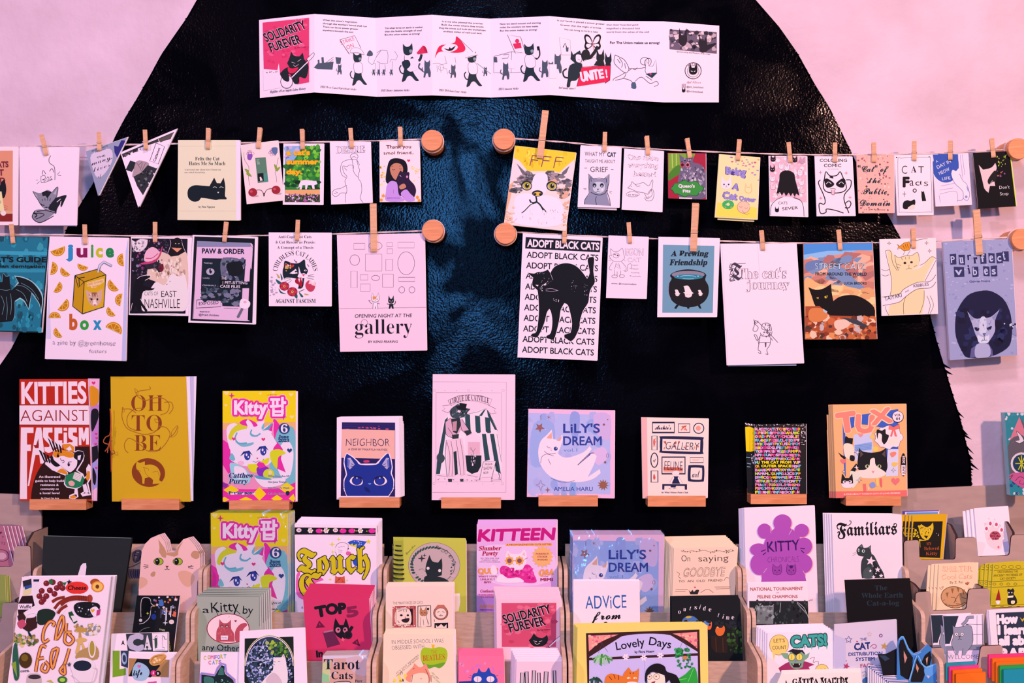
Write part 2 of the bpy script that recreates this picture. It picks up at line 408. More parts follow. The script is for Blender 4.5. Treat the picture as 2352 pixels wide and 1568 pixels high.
# ---------------- the wall and its painted black cat body ----------------
def wall_material():
    m = mat('painted_plaster', (.90, .84, .86), .75, .2, bump=.8, bscale=60); nt = m.node_tree
    tc = nt.nodes.new('ShaderNodeTexCoord'); n = nt.nodes.new('ShaderNodeTexNoise'); n.inputs['Scale'].default_value = 7; n.inputs['Detail'].default_value = 6
    r = nt.nodes.new('ShaderNodeValToRGB'); r.color_ramp.elements[0].color = (.66, .58, .60, 1); r.color_ramp.elements[1].color = (.78, .71, .74, 1)
    r.color_ramp.elements[0].position = .35; r.color_ramp.elements[1].position = .65
    nt.links.new(tc.outputs['Object'], n.inputs['Vector']); nt.links.new(n.outputs[0], r.inputs[0]); nt.links.new(r.outputs[0], nt.nodes['Principled BSDF'].inputs['Base Color']); return m
def mural_material():
    m = mat('black_wall_paint', (.0010, .0013, .0028), .5, .5); nt = m.node_tree; b = nt.nodes['Principled BSDF']
    tc = nt.nodes.new('ShaderNodeTexCoord')
    def noise(sc, det, dist=0):
        n = nt.nodes.new('ShaderNodeTexNoise'); n.inputs['Scale'].default_value = sc; n.inputs['Detail'].default_value = det; n.inputs['Distortion'].default_value = dist
        nt.links.new(tc.outputs['Object'], n.inputs['Vector']); return n
    n1 = noise(7, 4, .6); r = nt.nodes.new('ShaderNodeValToRGB'); r.color_ramp.elements[0].position = .46; r.color_ramp.elements[1].position = .56
    r.color_ramp.elements[0].color = (.02,)*3+(1,); r.color_ramp.elements[1].color = (.20,)*3+(1,)
    nt.links.new(n1.outputs[0], r.inputs[0]); nt.links.new(r.outputs[0], b.inputs['Specular IOR Level'])
    b.inputs['Roughness'].default_value = .14
    n2 = noise(300, 2); n3 = noise(150, 1); ad = nt.nodes.new('ShaderNodeMath'); ad.operation = 'ADD'
    nt.links.new(n2.outputs[0], ad.inputs[0]); nt.links.new(n3.outputs[0], ad.inputs[1])
    bp = nt.nodes.new('ShaderNodeBump'); bp.inputs['Strength'].default_value = .35; bp.inputs['Distance'].default_value = .0007
    nt.links.new(ad.outputs[0], bp.inputs['Height']); nt.links.new(bp.outputs[0], b.inputs['Normal']); return m
wall = struct(mesh('wall_back', boxv(-2.2, 0, 0, 2.2, .12, 3.2), BF, wall_material()))
struct(mesh('floor', boxv(-2.2, -3.6, -.1, 2.2, .12, 0), BF, M['floor']))
LE = [(640, -420), (545, -200), (478, -60), (452, 0), (428, 42), (400, 82), (371, 124), (345, 172), (312, 230), (286, 272), (264, 314), (240, 370), (212, 424), (180, 476), (157, 516), (132, 580), (98, 660), (62, 730), (43, 767), (25, 802), (0, 838), (-30, 880), (-60, 960), (-60, 1250)]
RE = [(1530, -420), (1630, -200), (1700, -60), (1736, 0), (1790, 62), (1832, 122), (1872, 194), (1905, 246), (1930, 296), (1956, 350), (1985, 412), (2042, 498), (2076, 560), (2108, 640), (2132, 706), (2152, 784), (2176, 864), (2206, 962), (2230, 1060), (2234, 1200), (2234, 1250)]
def ex(e, y):
    for (x0, y0), (x1, y1) in zip(e, e[1:]):
        if y0 <= y <= y1: return x0+(x1-x0)*(y-y0)/(y1-y0)
    return e[-1][0]
ys = [-420+i*10 for i in range(167)]+[1252, 1640]; v = []; f = []
for i, y in enumerate(ys):
    l, r_ = (ex(LE, y), ex(RE, y)) if y <= 1250 else (40, 2120)
    for j in range(9): v.append(P3(l+(r_-l)*j/8, y, .0006))
    if i: f += [(i*9-9+j, i*9+j, i*9+j+1, i*9-8+j) for j in range(8)]
fr_ = random.Random(5)
for e, sg in ((LE, -1), (RE, 1)):
    y = -418
    while y < 1235:
        big = sg > 0 and abs(y-970) < 170 and fr_.random() < .2; x = ex(e, y)-sg*4; h = fr_.uniform(9, 15) if big else fr_.uniform(5, 9)
        dx = fr_.uniform(16, 24) if big else fr_.uniform(5, 11); dy = fr_.uniform(16, 26) if big else fr_.uniform(6, 14)
        k = len(v); v += [P3(x, y, .0006), P3(ex(e, y+h)-sg*4, y+h, .0006), P3(x+sg*dx, y+dy, .0006)]; f.append((k, k+1, k+2) if sg < 0 else (k, k+2, k+1)); y += h*.8
o = mesh('painted_cat_silhouette', v, f, mural_material(), wall); o['label'] = 'black painted furry cat body on the pink wall'
# ---------------- pegs, strings ----------------
PEGD = .06
def peg(px, py, lab, r=24.5):
    c = P3(px, py, PEGD); R = r*S*(D-PEGD)/D; t = thing('wooden_peg', lab, 'peg', (c.x, 0, c.z), 'wooden pegs holding the strings')
    n = 40; v = []; f = []
    prof = [(0, R*.96), (PEGD-.003, R), (PEGD-.001, R*.985), (PEGD, R*.95)]
    for d, rr in prof: v += [(rr*math.cos(2*math.pi*i/n), -d, rr*math.sin(2*math.pi*i/n)) for i in range(n)]
    for k in range(3): f += [(k*n+i, k*n+(i+1) % n, (k+1)*n+(i+1) % n, (k+1)*n+i) for i in range(n)]
    f += [tuple(range(n-1, -1, -1)), tuple(3*n+i for i in range(n))]
    mesh('dowel', v, f, M['woodh'], t)
    vv, ff = tube([(math.cos(a)*(R*.985+.001), -.045, math.sin(a)*(R*.985+.001)) for a in [2*math.pi*i/24 for i in range(24)]], .0013, 6, True)
    mesh('twine_loop', vv, ff, M['twine'], t)
for a in [(992, 322, 'round wooden peg at the right end of the upper left string'), (1157, 319, 'round wooden peg at the left end of the upper right string'),
          (994, 529, 'round wooden peg at the right end of the lower left string'), (1161, 536, 'pale round wooden peg at the left end of the lower right string'),
          (2340, 341, 'round wooden peg cut by the right edge, upper string'), (2348, 549, 'round wooden peg cut by the right edge, lower string'),
          (-150, 340, 'round wooden peg beyond the left end of the upper string'), (-150, 545, 'round wooden peg beyond the left end of the lower string')]: peg(*a)
STR = [[(-130, 339), (40, 337), (300, 332), (551, 328), (800, 325), (972, 320)], [(1178, 318), (1290, 326), (1427, 338), (1620, 348), (1819, 354.7), (1947, 355.5), (2149, 352), (2320, 343)],
       [(-130, 535), (30, 538), (145, 539), (420, 543), (615, 540.5), (760, 537.5), (974, 530)], [(1184, 533), (1394, 544), (1680, 554), (1822, 558), (2018, 557), (2155, 553), (2330, 544)]]
SL = ['upper left', 'upper right', 'lower left', 'lower right']
for s, l in zip(STR, SL):
    q = smooth(s, False, 8); P_ = [P3(x, y, .0432) for x, y in q]; c = P_[len(P_)//2].copy()
    t = thing('hanging_twine', 'pale cotton twine stretched between pegs, %s of the four' % l, 'string', c, 'twines the zines are clipped to')
    for ph, nm in ((0, 'strand'), (math.pi, 'strand')):
        v, f = tube([p-c+Vector((0, math.cos(i*1.1+ph), math.sin(i*1.1+ph)))*.0007 for i, p in enumerate(P_)], .0010, 6); mesh(nm, v, f, M['twine'], t, smooth=True)
# ---------------- clothespins ----------------
def prong_mesh(Ln, w, th, sg):
    # side profile: jaw at the bottom, handle at the top leaning away from the middle
    pr = [(0.0002, 0), (.0002, Ln*.30), (th*.35, Ln*.36), (th*.35, Ln*.40), (.0003, Ln*.44), (th*1.15, Ln), (th*2.1, Ln*.995), (th*1.25, Ln*.45), (th*1.0, Ln*.40), (th*1.12, Ln*.34), (th*.9, Ln*.06), (th*.5, 0)]
    v = [(-w/2, sg*y, z) for y, z in pr]+[(w/2, sg*y, z) for y, z in pr]; n = len(pr)
    f = [tuple(range(n)), tuple(range(2*n-1, n-1, -1))]+[(i, n+i, n+(i+1) % n, (i+1) % n) for i in range(n)]
    return v, f
PB = {}
def pin(x0, y0, x1, y1, what, yaw=None, d=.0525):
    a, b = P3(x0, y0, d), P3(x1, y1, d); Ln = (a-b).length; big = Ln > .06
    w, th = (.0112, .0045) if big else (.0072, .0030); base = .080 if big else .0345
    if big not in PB:
        B = []
        for sg, nm in ((-1, 'front_prong'), (1, 'rear_prong')):
            v, f = prong_mesh(base, w, th, sg); o = mesh(nm, v, f, M['wood']); B.append(o)
        z = base*.40; r = w*.24
        pt = [(-w/2-.0007+(w+.0014)*i/40, r*math.cos(i*math.pi*.32), z+r*math.sin(i*math.pi*.32)) for i in range(41)]
        pt = [(-w/2-.001, 0, z)]+pt+[(w/2+.0006, 0, z)]; v, f = tube(pt, w*.045, 5); B.append(mesh('spring_coil', v, f, M['steel']))
        pt = [(-w/2-.0008, r, z+.001), (-w/2-.0008, -th*1.1, z-base*.02), (-w/2, -th*1.16, z-base*.03), (w/2, -th*1.16, z-base*.03), (w/2+.0008, -th*1.1, z-base*.02), (w/2+.0008, r, z+.001)]
        v, f = tube(pt, w*.045, 5); B.append(mesh('spring_wire', v, f, M['steel'])); PB[big] = B; first = True
    else: first = False
    t = thing('clothespin', ('large' if big else 'small')+' wooden clothespin gripping the '+what, 'clothespin', b, 'wooden clothespins on the twines')
    ax = (a-b).normalized(); roll = math.atan2(ax.x, ax.z)
    if yaw is None: yaw = max(-.35, min(.35, (1176-x0)/1176*.35))+R_.uniform(-.12, .12)
    t.rotation_euler = (R_.uniform(-.06, .02), roll, yaw); t.scale = (1, 1, Ln/base)
    for o in PB[big]:
        c = o if first else o.copy()
        if not first: COL.objects.link(c)
        c.parent = t
# ---------------- wooden ledges ----------------
def ledge(crop, x0, y0, x1, y1, lab, dep=.036):
    cx, cy, k = CR[crop]; a, b = P3(cx+x0/k, cy+y0/k, dep), P3(cx+x1/k, cy+y1/k, dep); c = Vector(((a.x+b.x)/2, 0, b.z)); w = (b.x-a.x)/2; h = a.z-b.z
    t = thing('picture_ledge', lab, 'ledge', c, 'small wooden display ledges on the black wall')
    mesh('front_lip', boxv(-w, -dep, 0, w, -dep+.005, h), BF, M['woodh'], t)
    mesh('base_shelf', boxv(-w, -dep+.005, 0, w, -.004, h*.72), BF, M['woodh'], t)
    mesh('back_plate', boxv(-w, -.004, 0, w, -.0007, h*1.4), BF, M['woodh'], t)
for a in [('k', 303, 1328, 885, 1435, 'red and white cover'), ('k', 1250, 1325, 1843, 1435, 'mustard yellow hand-bound booklet'), ('l', 207, 1340, 825, 1445, 'bright pink and yellow magazine'),
          ('l', 1340, 1310, 1960, 1412, 'blue cat face booklet'), ('m', 232, 1318, 830, 1425, 'tall circus drawing booklet'), ('m', 1207, 1297, 1800, 1405, 'square white cat dream book'),
          ('n', 245, 1222, 925, 1345, 'picture frame gallery booklet'), ('n', 1455, 1200, 2113, 1315, 'thick multicoloured lettering book'), ('o', 352, 1097, 888, 1190, 'orange tuxedo cat magazine')]:
    ledge(*a[:5], 'small wooden ledge under the '+a[5])
# ---------------- tiered plywood racks ----------------
TD = (.135, .215, .300); LIPY = (1407, 1519, 1642); SY = (1305, 1404, 1515)
def rounded(pl, r):
    out = []
    n = len(pl)
    for i, (y, z, rd) in enumerate(pl):
        if not rd: out.append((y, z)); continue
        p = Vector((y, z)); a = Vector(pl[i-1][:2])-p; b = Vector(pl[(i+1) % n][:2])-p; ra = a.normalized()*r; rb = b.normalized()*r
        for j in range(6):
            t = j/5; out.append(tuple(p+ra*(1-t)**2+rb*t*t))
    return out
ZB = .93
def zz(py, d): return CZ-(py-784)*S*(D-d)/D
def xx(px, d): return (px-1176)*S*(D-d)/D
def rack(pl, pr, lab):
    xa, xb = xx(pl, .125), xx(pr, .125); c = Vector(((xa+xb)/2, -.03, ZB)); t = thing('zine_rack', lab, 'rack', c, 'tiered plywood zine racks')
    s = [zz(SY[i], TD[i]-.01)-ZB for i in range(3)]; z4 = 0.01
    prof = [(0, 0, 0), (0, s[0]+.004, 0), (-(TD[0]-.03)+.0, s[0], 1), (-(TD[0]-.03), s[1]+.01, 0), (-(TD[1]-.03), s[1], 1), (-(TD[1]-.03), s[2]+.01, 0), (-(TD[2]-.03), s[2], 1), (-(TD[2]-.03)-.002, z4+.03, 0), (-(TD[2]-.03)-.05, z4+.02, 1), (-(TD[2]-.03)-.05, 0, 0)]
    pr_ = rounded(prof, .013)
    for x in (xa, xb-.006):
        pt = [Vector((x-c.x, y, z)) for y, z in pr_]; v, f = prism(pt, Vector((.006, 0, 0))); mesh('side_panel', v, f, M['ply'], t)
    a, b = xa+.006-c.x, xb-.006-c.x
    mesh('back_panel', boxv(a, -.008, 0, b, -.002, zz(1250, .04)-ZB), BF, M['ply'], t)
    for i in range(3):
        y = -(TD[i]-.03); z = zz(LIPY[i], TD[i])-ZB; zb = 0.0
        mesh('front_lip', boxv(a, y, max(0, z-.12 if i < 2 else 0), b, y+.005, z), BF, M['ply'], t)
        mesh('tier_floor', boxv(a, y+.005, max(.001, z-.061), b, (y+.078 if i else -.008), max(.005, z-.057)), BF, M['ply'], t)
for a, b, l in [(80, 467, 'with the black book and cat-shaped zine, leftmost'), (470, 878, 'with the magazines between leftmost rack and middle'), (882, 1291, 'in the middle, with the spiral notebook'),
                (1295, 1701, 'right of the middle, with the goodbye zines'), (1704, 2084, 'rightmost, with the purple flower cover')]:
    rack(a, b, 'light plywood stepped zine rack '+l)
# ---------------- side racks of tan board with rounded tabs ----------------
def cut_panel(crop, q, d, parent, nm='notched_panel', r=4.5, th=.004):
    cx, cy, k = CR[crop]; p = [(x, y, 1) for x, y in pts(q)]; pp = rounded(p, r*k*1.6)
    pt = [P3(cx+x/k, cy+y/k, d)-parent.location for x, y in pp]; v, f = prism(pt, Vector((0, th, 0)))
    o = mesh(nm, v, f, M['board'], parent); o.data.materials.append(M['burnt'])
    for i, pol in enumerate(o.data.polygons):
        if i > 1: pol.material_index = 1
    return o
def divider(crop, x, ytop, yfr, d, parent):
    cx, cy, k = CR[crop]; X = xx(cx+x/k, d); zt = zz(cy+ytop/k, .05); zf = zz(cy+yfr/k, d); lo = parent.location
    pt = [Vector((X, -.007, ZB))-lo, Vector((X, -.007, zt))-lo, Vector((X, -d+.03, zt))-lo, Vector((X, -d+.004, zf+.004))-lo, Vector((X, -d+.004, ZB))-lo]
    v, f = prism(pt, Vector((.004, 0, 0))); o = mesh('side_divider', v, f, M['board'], parent); o.data.materials.append(M['burnt'])
    for i, pol in enumerate(o.data.polygons):
        if i > 1: pol.material_index = 1
t = thing('tabbed_display_rack', 'tan board rack with rounded tabs and dark cut edges at the right', 'rack', (xx(2210, .1), 0, ZB))
x0, x1 = xx(2050, .006), xx(2440, .006); lo = t.location
v, f = prism([Vector((x0, -.006, ZB))-lo, Vector((x1, -.006, ZB))-lo, Vector((x1, -.006, zz(1108, .006)))-lo, Vector((x0, -.006, zz(1124, .006)))-lo], Vector((0, .005, 0)))
mesh('back_board', v, f, M['board'], t)
cut_panel('u', '515,760 512,345 640,335 645,505 955,505 957,320 1136,312 1142,480 1420,470 1437,295 1700,285 1700,760', .100, t)
cut_panel('u', '600,1300 612,788 742,780 750,945 1050,935 1068,760 1248,752 1255,925 1600,910 1700,910 1700,1300', .155, t)
cut_panel('u', '700,1800 700,1270 850,1262 880,1430 1150,1420 1175,1250 1360,1242 1365,1420 1700,1410 1700,1800', .205, t)
for x, y, g, d in ((518, 240, 345, .10), (960, 190, 320, .10), (1452, 165, 295, .10), (640, 640, 788, .155), (1180, 640, 760, .155), (740, 1110, 1270, .205), (1215, 1110, 1250, .205)): divider('u', x, y, g, d, t)
mesh('base_board', boxv(xx(2084, .1)-lo.x, -.25, 0, x1-lo.x, -.007, .006), BF, M['board'], t)
t = thing('tabbed_display_rack', 'tan board rack with rounded tabs and dark cut edges at the left', 'rack', (xx(0, .1), 0, ZB))
x0, x1 = xx(-140, .006), xx(95, .006); lo = t.location
v, f = prism([Vector((x0, -.006, ZB))-lo, Vector((x1, -.006, ZB))-lo, Vector((x1, -.006, zz(1137, .006)))-lo, Vector((x0, -.006, zz(1128, .006)))-lo], Vector((0, .005, 0)))
mesh('back_board', v, f, M['board'], t)
cut_panel('p', '-300,900 -300,570 112,566 125,388 262,388 272,900', .100, t)
cut_panel('p', '-300,1300 -300,1060 12,1050 22,880 160,872 172,1300', .155, t)
cut_panel('p', '-300,1800 -300,1560 -60,1552 -50,1375 90,1370 100,1800', .205, t)
for x, y, g, d in ((215, 255, 388, .10), (120, 740, 872, .155), (20, 1240, 1370, .205)): divider('p', x, y, g, d, t)
mesh('base_board', boxv(x0-lo.x, -.25, 0, xx(40, .1)-lo.x, -.007, .006), BF, M['board'], t)
# ---------------- the table the racks stand on ----------------
t = thing('display_table', 'wooden display table carrying all the zine racks', 'table', (0, -.25, 0))
mesh('table_top', boxv(-1.1, -.4, ZB-.03, 1.1, .23, ZB-.0005), BF, M['ply'], t)
for sx in (-1, 1):
    for sy in (-.36, .16): mesh('leg', boxv(sx*1.02-.03, sy, 0, sx*1.02+.03, sy+.06, ZB-.03), BF, M['ply'], t)
K = '0c1119'; PW = 'fcdcf2'; HD = (.0512, .045)
# ---- folded banner at the top: eight panels ----
fx = [(595, 46, 597, 225), (722, 32, 722, 212), (862, 41, 866, 222), (992, 34, 993, 219), (1125, 43, 1128, 224), (1262, 37, 1262, 218), (1388, 48, 1390, 227), (1524, 49, 1525, 235), (1652, 59, 1651, 235)]
fd = [.006, .030, .006, .030, .006, .030, .006, .022, .004]
bt = thing('folded_banner_zine', 'long accordion-folded paper zine with cats on strike at the top of the black wall', 'zine', P3(1124, 222, .01))
PN = []
for i in range(8):
    a, b = fx[i], fx[i+1]; s = surf('w', [(a[0], a[1]), (b[0], b[1]), (b[2], b[3]), (a[2], a[3])], (fd[i], fd[i+1], fd[i]), bt, (0, 0, 0))
    s.parent = None; pts4 = [P3(a[0], a[1], fd[i]), P3(b[0], b[1], fd[i+1]), P3(b[2], b[3], fd[i+1]), P3(a[2], a[3], fd[i])]
    v, f = prism([p-bt.location for p in pts4], Vector((0, .0004, 0))); pn = mesh('folded_panel', v, f, cmat('fee4f4'), bt)
    s.parent = pn; s.loc = bt.location; s.base = 6e-4; PN.append(s)
for i in range(8): PN[i].ring = PN[max(0, i-1):i+2]
def use(i, c='a'):
    global CUR
    CUR = PN[i]; CUR.c = CR[c]
def cat_walk(cx, cy, s, body='1c2c38', top=None, face=1, arm=None):   # standing cat seen from the side
    f = lambda q: [(cx+face*x*s, cy+y*s) for x, y in pts(q)]
    L(body, 9*s, f('-35,95 -60,85 -72,50 -58,25'))
    P(body, f('-22,30 28,30 40,80 72,130 88,150 60,152 20,112 -8,120 -25,150 -52,160 -45,120 -38,80'), 1)
    P(body, f('-30,-60 -28,-18 35,-18 38,40 -30,45'), 1)
    if top: P(top, f('-36,-48 0,-62 34,-50 48,0 40,40 -8,46 -34,20'), 1); L(K, 2.5, f('-36,-48 0,-62 34,-50 48,0 40,40 -8,46 -34,20'), closed=True)
    P(body, f('-42,-95 -44,-152 -20,-128 10,-132 30,-158 36,-110 30,-72 0,-58 -30,-66'), 0)
    P('8a8fa0', f('8,-100 28,-104 32,-84 14,-76'), 1); L(K, 2, f('14,-80 24,-82 30,-90'))
    if arm: L(body, 20*s, f(arm))
def cat_tiny(cx, cy, s, c='4a4f66'):
    f = lambda q: [(cx+x*s, cy+y*s) for x, y in pts(q)]
    P(c, f('-18,-20 -16,-48 -6,-34 6,-34 16,-48 18,-18 14,0 22,30 20,60 10,62 4,36 -8,38 -14,64 -24,62 -18,20'), 0); L(c, 5*s, f('-16,30 -34,20 -30,0'))
use(0); P('e8396f', '180,215 620,170 620,780 510,800 345,700 190,660'); SP('f05a88 dd2f66', 40, '200,215 600,180 600,560 200,600', 10, 26, 3, 1.5)
P('fbe3f2', '185,655 320,665 333,600 345,700 360,830 190,860'); SP('b08aa0', 10, '200,665 320,670 320,690 200,690', 4, 8)
T(K, 'SOLIDARITY', 215, 398, 600, 268, 88, 's', .03, ol='fde2f2', oo=.02, sl=-.12); T(K, 'FUREVER', 262, 492, 556, 404, 88, 's', .03, ol='fde2f2', oo=.02, sl=-.12)
T(K, 'By Kit Oliver', 485, 462, 592, 450, 14)
P('1a2228', '410,640 350,700 400,720 440,700 480,790 525,785 530,730 590,740 615,640 595,590 565,560 540,620', 1)
P('1a2228', '412,600 430,560 452,490 480,530 530,535 560,500 572,560 560,620 500,650 440,640', 0); L('f4c6dd', 3, '455,590 490,600', '510,585 545,560', '470,615 490,630 520,610')
P('e02050', '420,640 460,650 520,640 480,690 430,690', 1); L(K, 12, '400,790 640,545', sm=0); L('fbe3f2', 9, '405,785 655,540', sm=0)
E('fbe3f2', 408, 775, 55, 60); E(K, 408, 775, 57, 62, w=5); P('1a2228', '345,690 420,700 430,770 380,760', 1); P('fbe3f2', '600,560 660,500 665,530 615,580'); L(K, 3, '600,560 660,500 665,530 615,580', closed=True)
T(K, 'Highlites of Los Angeles Labor History', 250, 882, 588, 850, 22, 'si', -.01)
use(1); TL('2a2230', ['When the union\'s inspiration', 'through the workers\' blood shall run', 'There can be no power greater', 'anywhere beneath the sun;'], 748, 196, 1165, 32, 16, slope=.07, o=.01)
P(PW, '910,378 1050,338 1110,458 1005,515'); L(K, 4, '910,378 1050,338 1110,458', '910,378 1000,515', sm=0)
T('d02a5a', 'STRIKE', 922, 425, 1050, 380, 36, 's', -.005, wob=.04); T('d02a5a', 'ON', 980, 470, 1045, 445, 40, 's', -.005)
P('4a4f66', '665,640 700,600 850,585 840,660 700,655'); P('4a4f66', '735,545 755,540 760,600 740,600'); P('4a4f66', '700,570 715,565 718,610 703,610'); L('4a4f66', 3, '770,600 850,540', '850,560 800,600', sm=0); P('4a4f66', '868,540 922,548 915,605 878,605')
cat_tiny(908, 650, .9); cat_walk(1080, 650, 1.0, top=PW); P(PW, '1010,500 1020,465 1060,452 1110,470 1140,520 1080,500', 1); L(K, 2.5, '1010,500 1020,465 1060,452 1110,470 1140,520 1080,500', closed=True)
T(K, '1934 West Coast Waterfront Strike', 722, 832, 1065, 858, 20, 'si', -.015)
L('6a6a80', 2.5, '1190,520 1180,580 1220,610 1250,550 1300,480', '1225,600 1250,610 1240,720'); P('4a4f66', '1165,525 1190,478 1220,500 1215,530', 1)
use(2); TL('2a2230', ['Yet what force on earth is weaker', 'than the feeble strength of one?', 'But the union makes us strong!'], 1338, 275, 1700, 31, 16, o=.01, slope=-.03)
L('6a6a80', 2.5, '1262,500 1300,475 1360,480 1368,520 1365,600 1310,605 1262,580', '1385,590 1400,560 1440,570 1460,530 1430,485', '1285,600 1290,720', '1340,610 1345,680', '1410,580 1405,650', sm=0)
for x in (1230, 1280, 1328, 1400): cat_tiny(x, 680, .55)
cat_walk(1560, 590, 1.15, arm='25,-40 60,-10 95,-20 110,-65', top=None); P(PW, '1545,575 1640,555 1665,640 1580,680 1540,640', 1); P('1c2c38', '1500,590 1560,570 1580,620 1530,660', 1)
P('dd2a58', '1640,500 1700,430 1745,500 1650,515'); E('b81a44', 1722, 468, 12, 38, -25); cat_tiny(1740, 640, 1.5); L('4a4f66', 14, '1700,670 1660,640 1670,600')
T(K, '1941 Disney Animators Strike', 1300, 868, 1570, 864, 20, 'si', -.015)
use(3); TL('2a2230', ['It is we who plowed the prairies;', 'Built the cities where they trade;', 'Dug the mines and built the workshops,', 'endless miles of railroad laid;'], 1850, 208, 2295, 31, 15, slope=.055, o=.01, jus='c')
P('e0204f', '1810,550 1850,440 1940,420 2000,400 2018,345 2095,440 2080,490 1990,500 1900,485 1840,500', 1); E(PW, 1950, 455, 78, 38, -8); P(K, '1895,458 1940,468 1950,445 1962,462 2010,430 1985,470 1960,482 1930,480')
L('6a6a80', 3, '2030,355 2170,490', sm=0); L('6a6a80', 2, '1790,605 1830,600 1880,610 1930,600', '1830,620 1835,680', '1860,625 1870,690', '1880,640 1920,650 1930,700', '1905,530 1920,600', '2000,540 2010,600', sm=0)
E('8a8aa0', 1870, 640, 26, 26, w=2); cat_tiny(1985, 665, 1.15); cat_walk(2165, 655, 1.05, top=PW); P(PW, '2105,540 2110,505 2160,495 2210,510 2200,525 2120,548', 1); L(K, 3, '2098,550 2160,530 2215,520'); L('9a9ab0', 5, '2210,600 2340,700', sm=0)
T(K, '1965-70 Delano Grape Strike', 1845, 862, 2108, 884, 20, 'si', -.015)
use(4, 'b'); TL('2a2230', ['Now we stand outcast and starving', 'midst the wonders we have made;', 'But the union makes us strong!'], 160, 235, 545, 32, 16, o=.01, slope=-.03); cat_tiny(20, 670, .8)
P(PW, '230,330 355,352 400,500 305,505'); L(K, 4, '305,505 230,330 355,352 400,500', sm=0); P('dd2a58', '280,415 355,405 365,455 300,465'); E('dd2a58', 322, 390, 20, 20)
L('4a4f66', 3, '100,535 270,490 370,500', '270,490 265,690 100,690 100,540', '190,520 245,515 235,550 180,555', sm=0); L('6a6a80', 3, '265,690 400,680', sm=0)
cat_tiny(215, 660, 1.5); P(PW, '235,570 300,570 300,650 240,650'); P('4a4f66', '98,540 130,540 135,590 105,590'); cat_walk(440, 590, 1.15, top=PW); L(K, 24, '500,560 530,520 520,440'); L(PW, 16, '505,550 522,520 518,480'); cat_tiny(585, 640, 1.5)
T(K, '2024 Amazon Strike', 145, 855, 335, 848, 20, 'si', -.015)
use(5, 'b'); TL('6a5a70', ['In our hands is placed a power greater', 'Greater than the might of armies,', 'We can bring to birth a new'], 700, 200, 1150, 40, 16, slope=.08, o=.01, jus='c')
P(PW, '720,355 822,380 830,520 740,520'); L('9a8aa0', 3, '720,355 822,380 830,520 740,520', closed=True, sm=0); L(K, 8, '755,450 775,410 790,450', sm=0); P('4a4f66', '780,450 808,450 805,490 785,490')
for sx in (-1, 1): P(K, [(1035+sx*a, b) for a, b in pts('0,420 20,350 60,325 80,350 70,400 78,440 60,470 20,450')], 1); P(PW, [(1035+sx*a, b) for a, b in pts('8,410 28,360 58,345 64,370 45,405')], 1); P(PW, [(1035+sx*a, b) for a, b in pts('10,425 50,415 62,435 40,455')], 1)
L('e89ab0', 8, '1035,380 1045,470', sm=0); cat_tiny(705, 590, 1.7); cat_tiny(640, 640, 1.2); P(PW, '610,610 695,610 695,740 620,745')
L('1c2c38', 14, '830,740 770,730 755,680 790,650'); P('1c2c38', '820,620 930,600 920,700 880,760 830,770 820,820 790,820 800,750', 1); P('1c2c38', '835,480 850,520 915,478 935,540 930,590 870,600 825,560'); P(PW, '880,520 930,530 920,590 880,580', 1); L('dd2a58', 4, '895,565 915,570')
P('1a2228', '925,530 945,480 985,470 1010,510 1000,570 950,580', 1); L('1a2228', 30, '1000,560 1050,500 1085,440'); P(PW, '945,580 1010,560 1060,540 1050,620 950,640', 1); L(K, 3, '945,580 1010,560 1060,540'); P('1a2228', head(1108, 550, 75, 80)); P('1a2228', '1045,620 1070,580 1140,580 1150,625')
P('e0204f', '885,820 930,640 1150,625 1150,780'); L(K, 4, '885,820 930,635 1150,622', sm=0); T(PW, 'UNIT', 932, 772, 1092, 745, 92, 's', .05); T(PW, 'E', 1098, 744, 1146, 736, 84, 's', .05); T(K, 'And many more!!', 708, 838, 870, 850, 20, 'si', -.015)
use(6, 'b'); P('e0204f', '1153,625 1205,622 1200,760 1153,790'); L(K, 4, '1153,625 1207,622 1200,760 1153,790', sm=0); T(PW, '!', 1164, 733, 1180, 731, 74, 's', .05); P('1a2228', head(1185, 570, 62, 70)); P('1a2228', '1155,620 1165,590 1205,590 1210,622')
TL('8a6a80', ['than their hoarded gold;', 'magnified a thousand fold', 'world from the ashes of the old!'], 1168, 242, 1572, 34, 15, o=.01); T('2a2230', 'For The Union makes us strong!', 1202, 414, 1670, 416, 22, 's', .025)
L(K, 3.5, '1250,520 1240,590 1290,650 1350,690 1380,650 1340,570 1290,540 1250,520', '1270,560 1300,600', '1290,550 1320,600 1310,640', '1340,600 1350,650', '1380,650 1450,650 1530,640 1560,620', '1230,765 1240,745 1290,720 1350,690 1330,740 1250,760', '1320,740 1390,760 1420,790 1440,830 1400,830', '1440,770 1500,730 1580,790 1640,770 1660,800 1620,820', '1540,720 1600,760', '1380,670 1410,650 1440,660 1460,640')
E(K, 1530, 580, 42, 36, w=3.5); E(K, 1560, 590, 30, 40, 30, w=3.5); P(PW, head(1590, 670, 110, 100)); L(K, 3.5, head(1590, 670, 110, 100), sm=0, closed=True); P('1a3a48', '1540,700 1600,740 1650,690 1600,690'); P('dd3a68', '1570,690 1600,700 1585,715'); P('4a5a78', '1405,790 1440,780 1450,835 1410,835', 1)
use(7, 'b'); P('6a5570', '1765,280 2212,305 2212,508 1765,465'); SP('c09ab0 e0b8cc 302838 4a4058', 90, '1775,285 2205,308 2205,500 1775,460', 8, 26, 4, 1.3); P('241e2c', head(1890, 380, 80, 110)); P('241e2c', head(2080, 420, 80, 80)); P('241e2c', '2050,450 2190,410 2195,430 2080,500', 1)
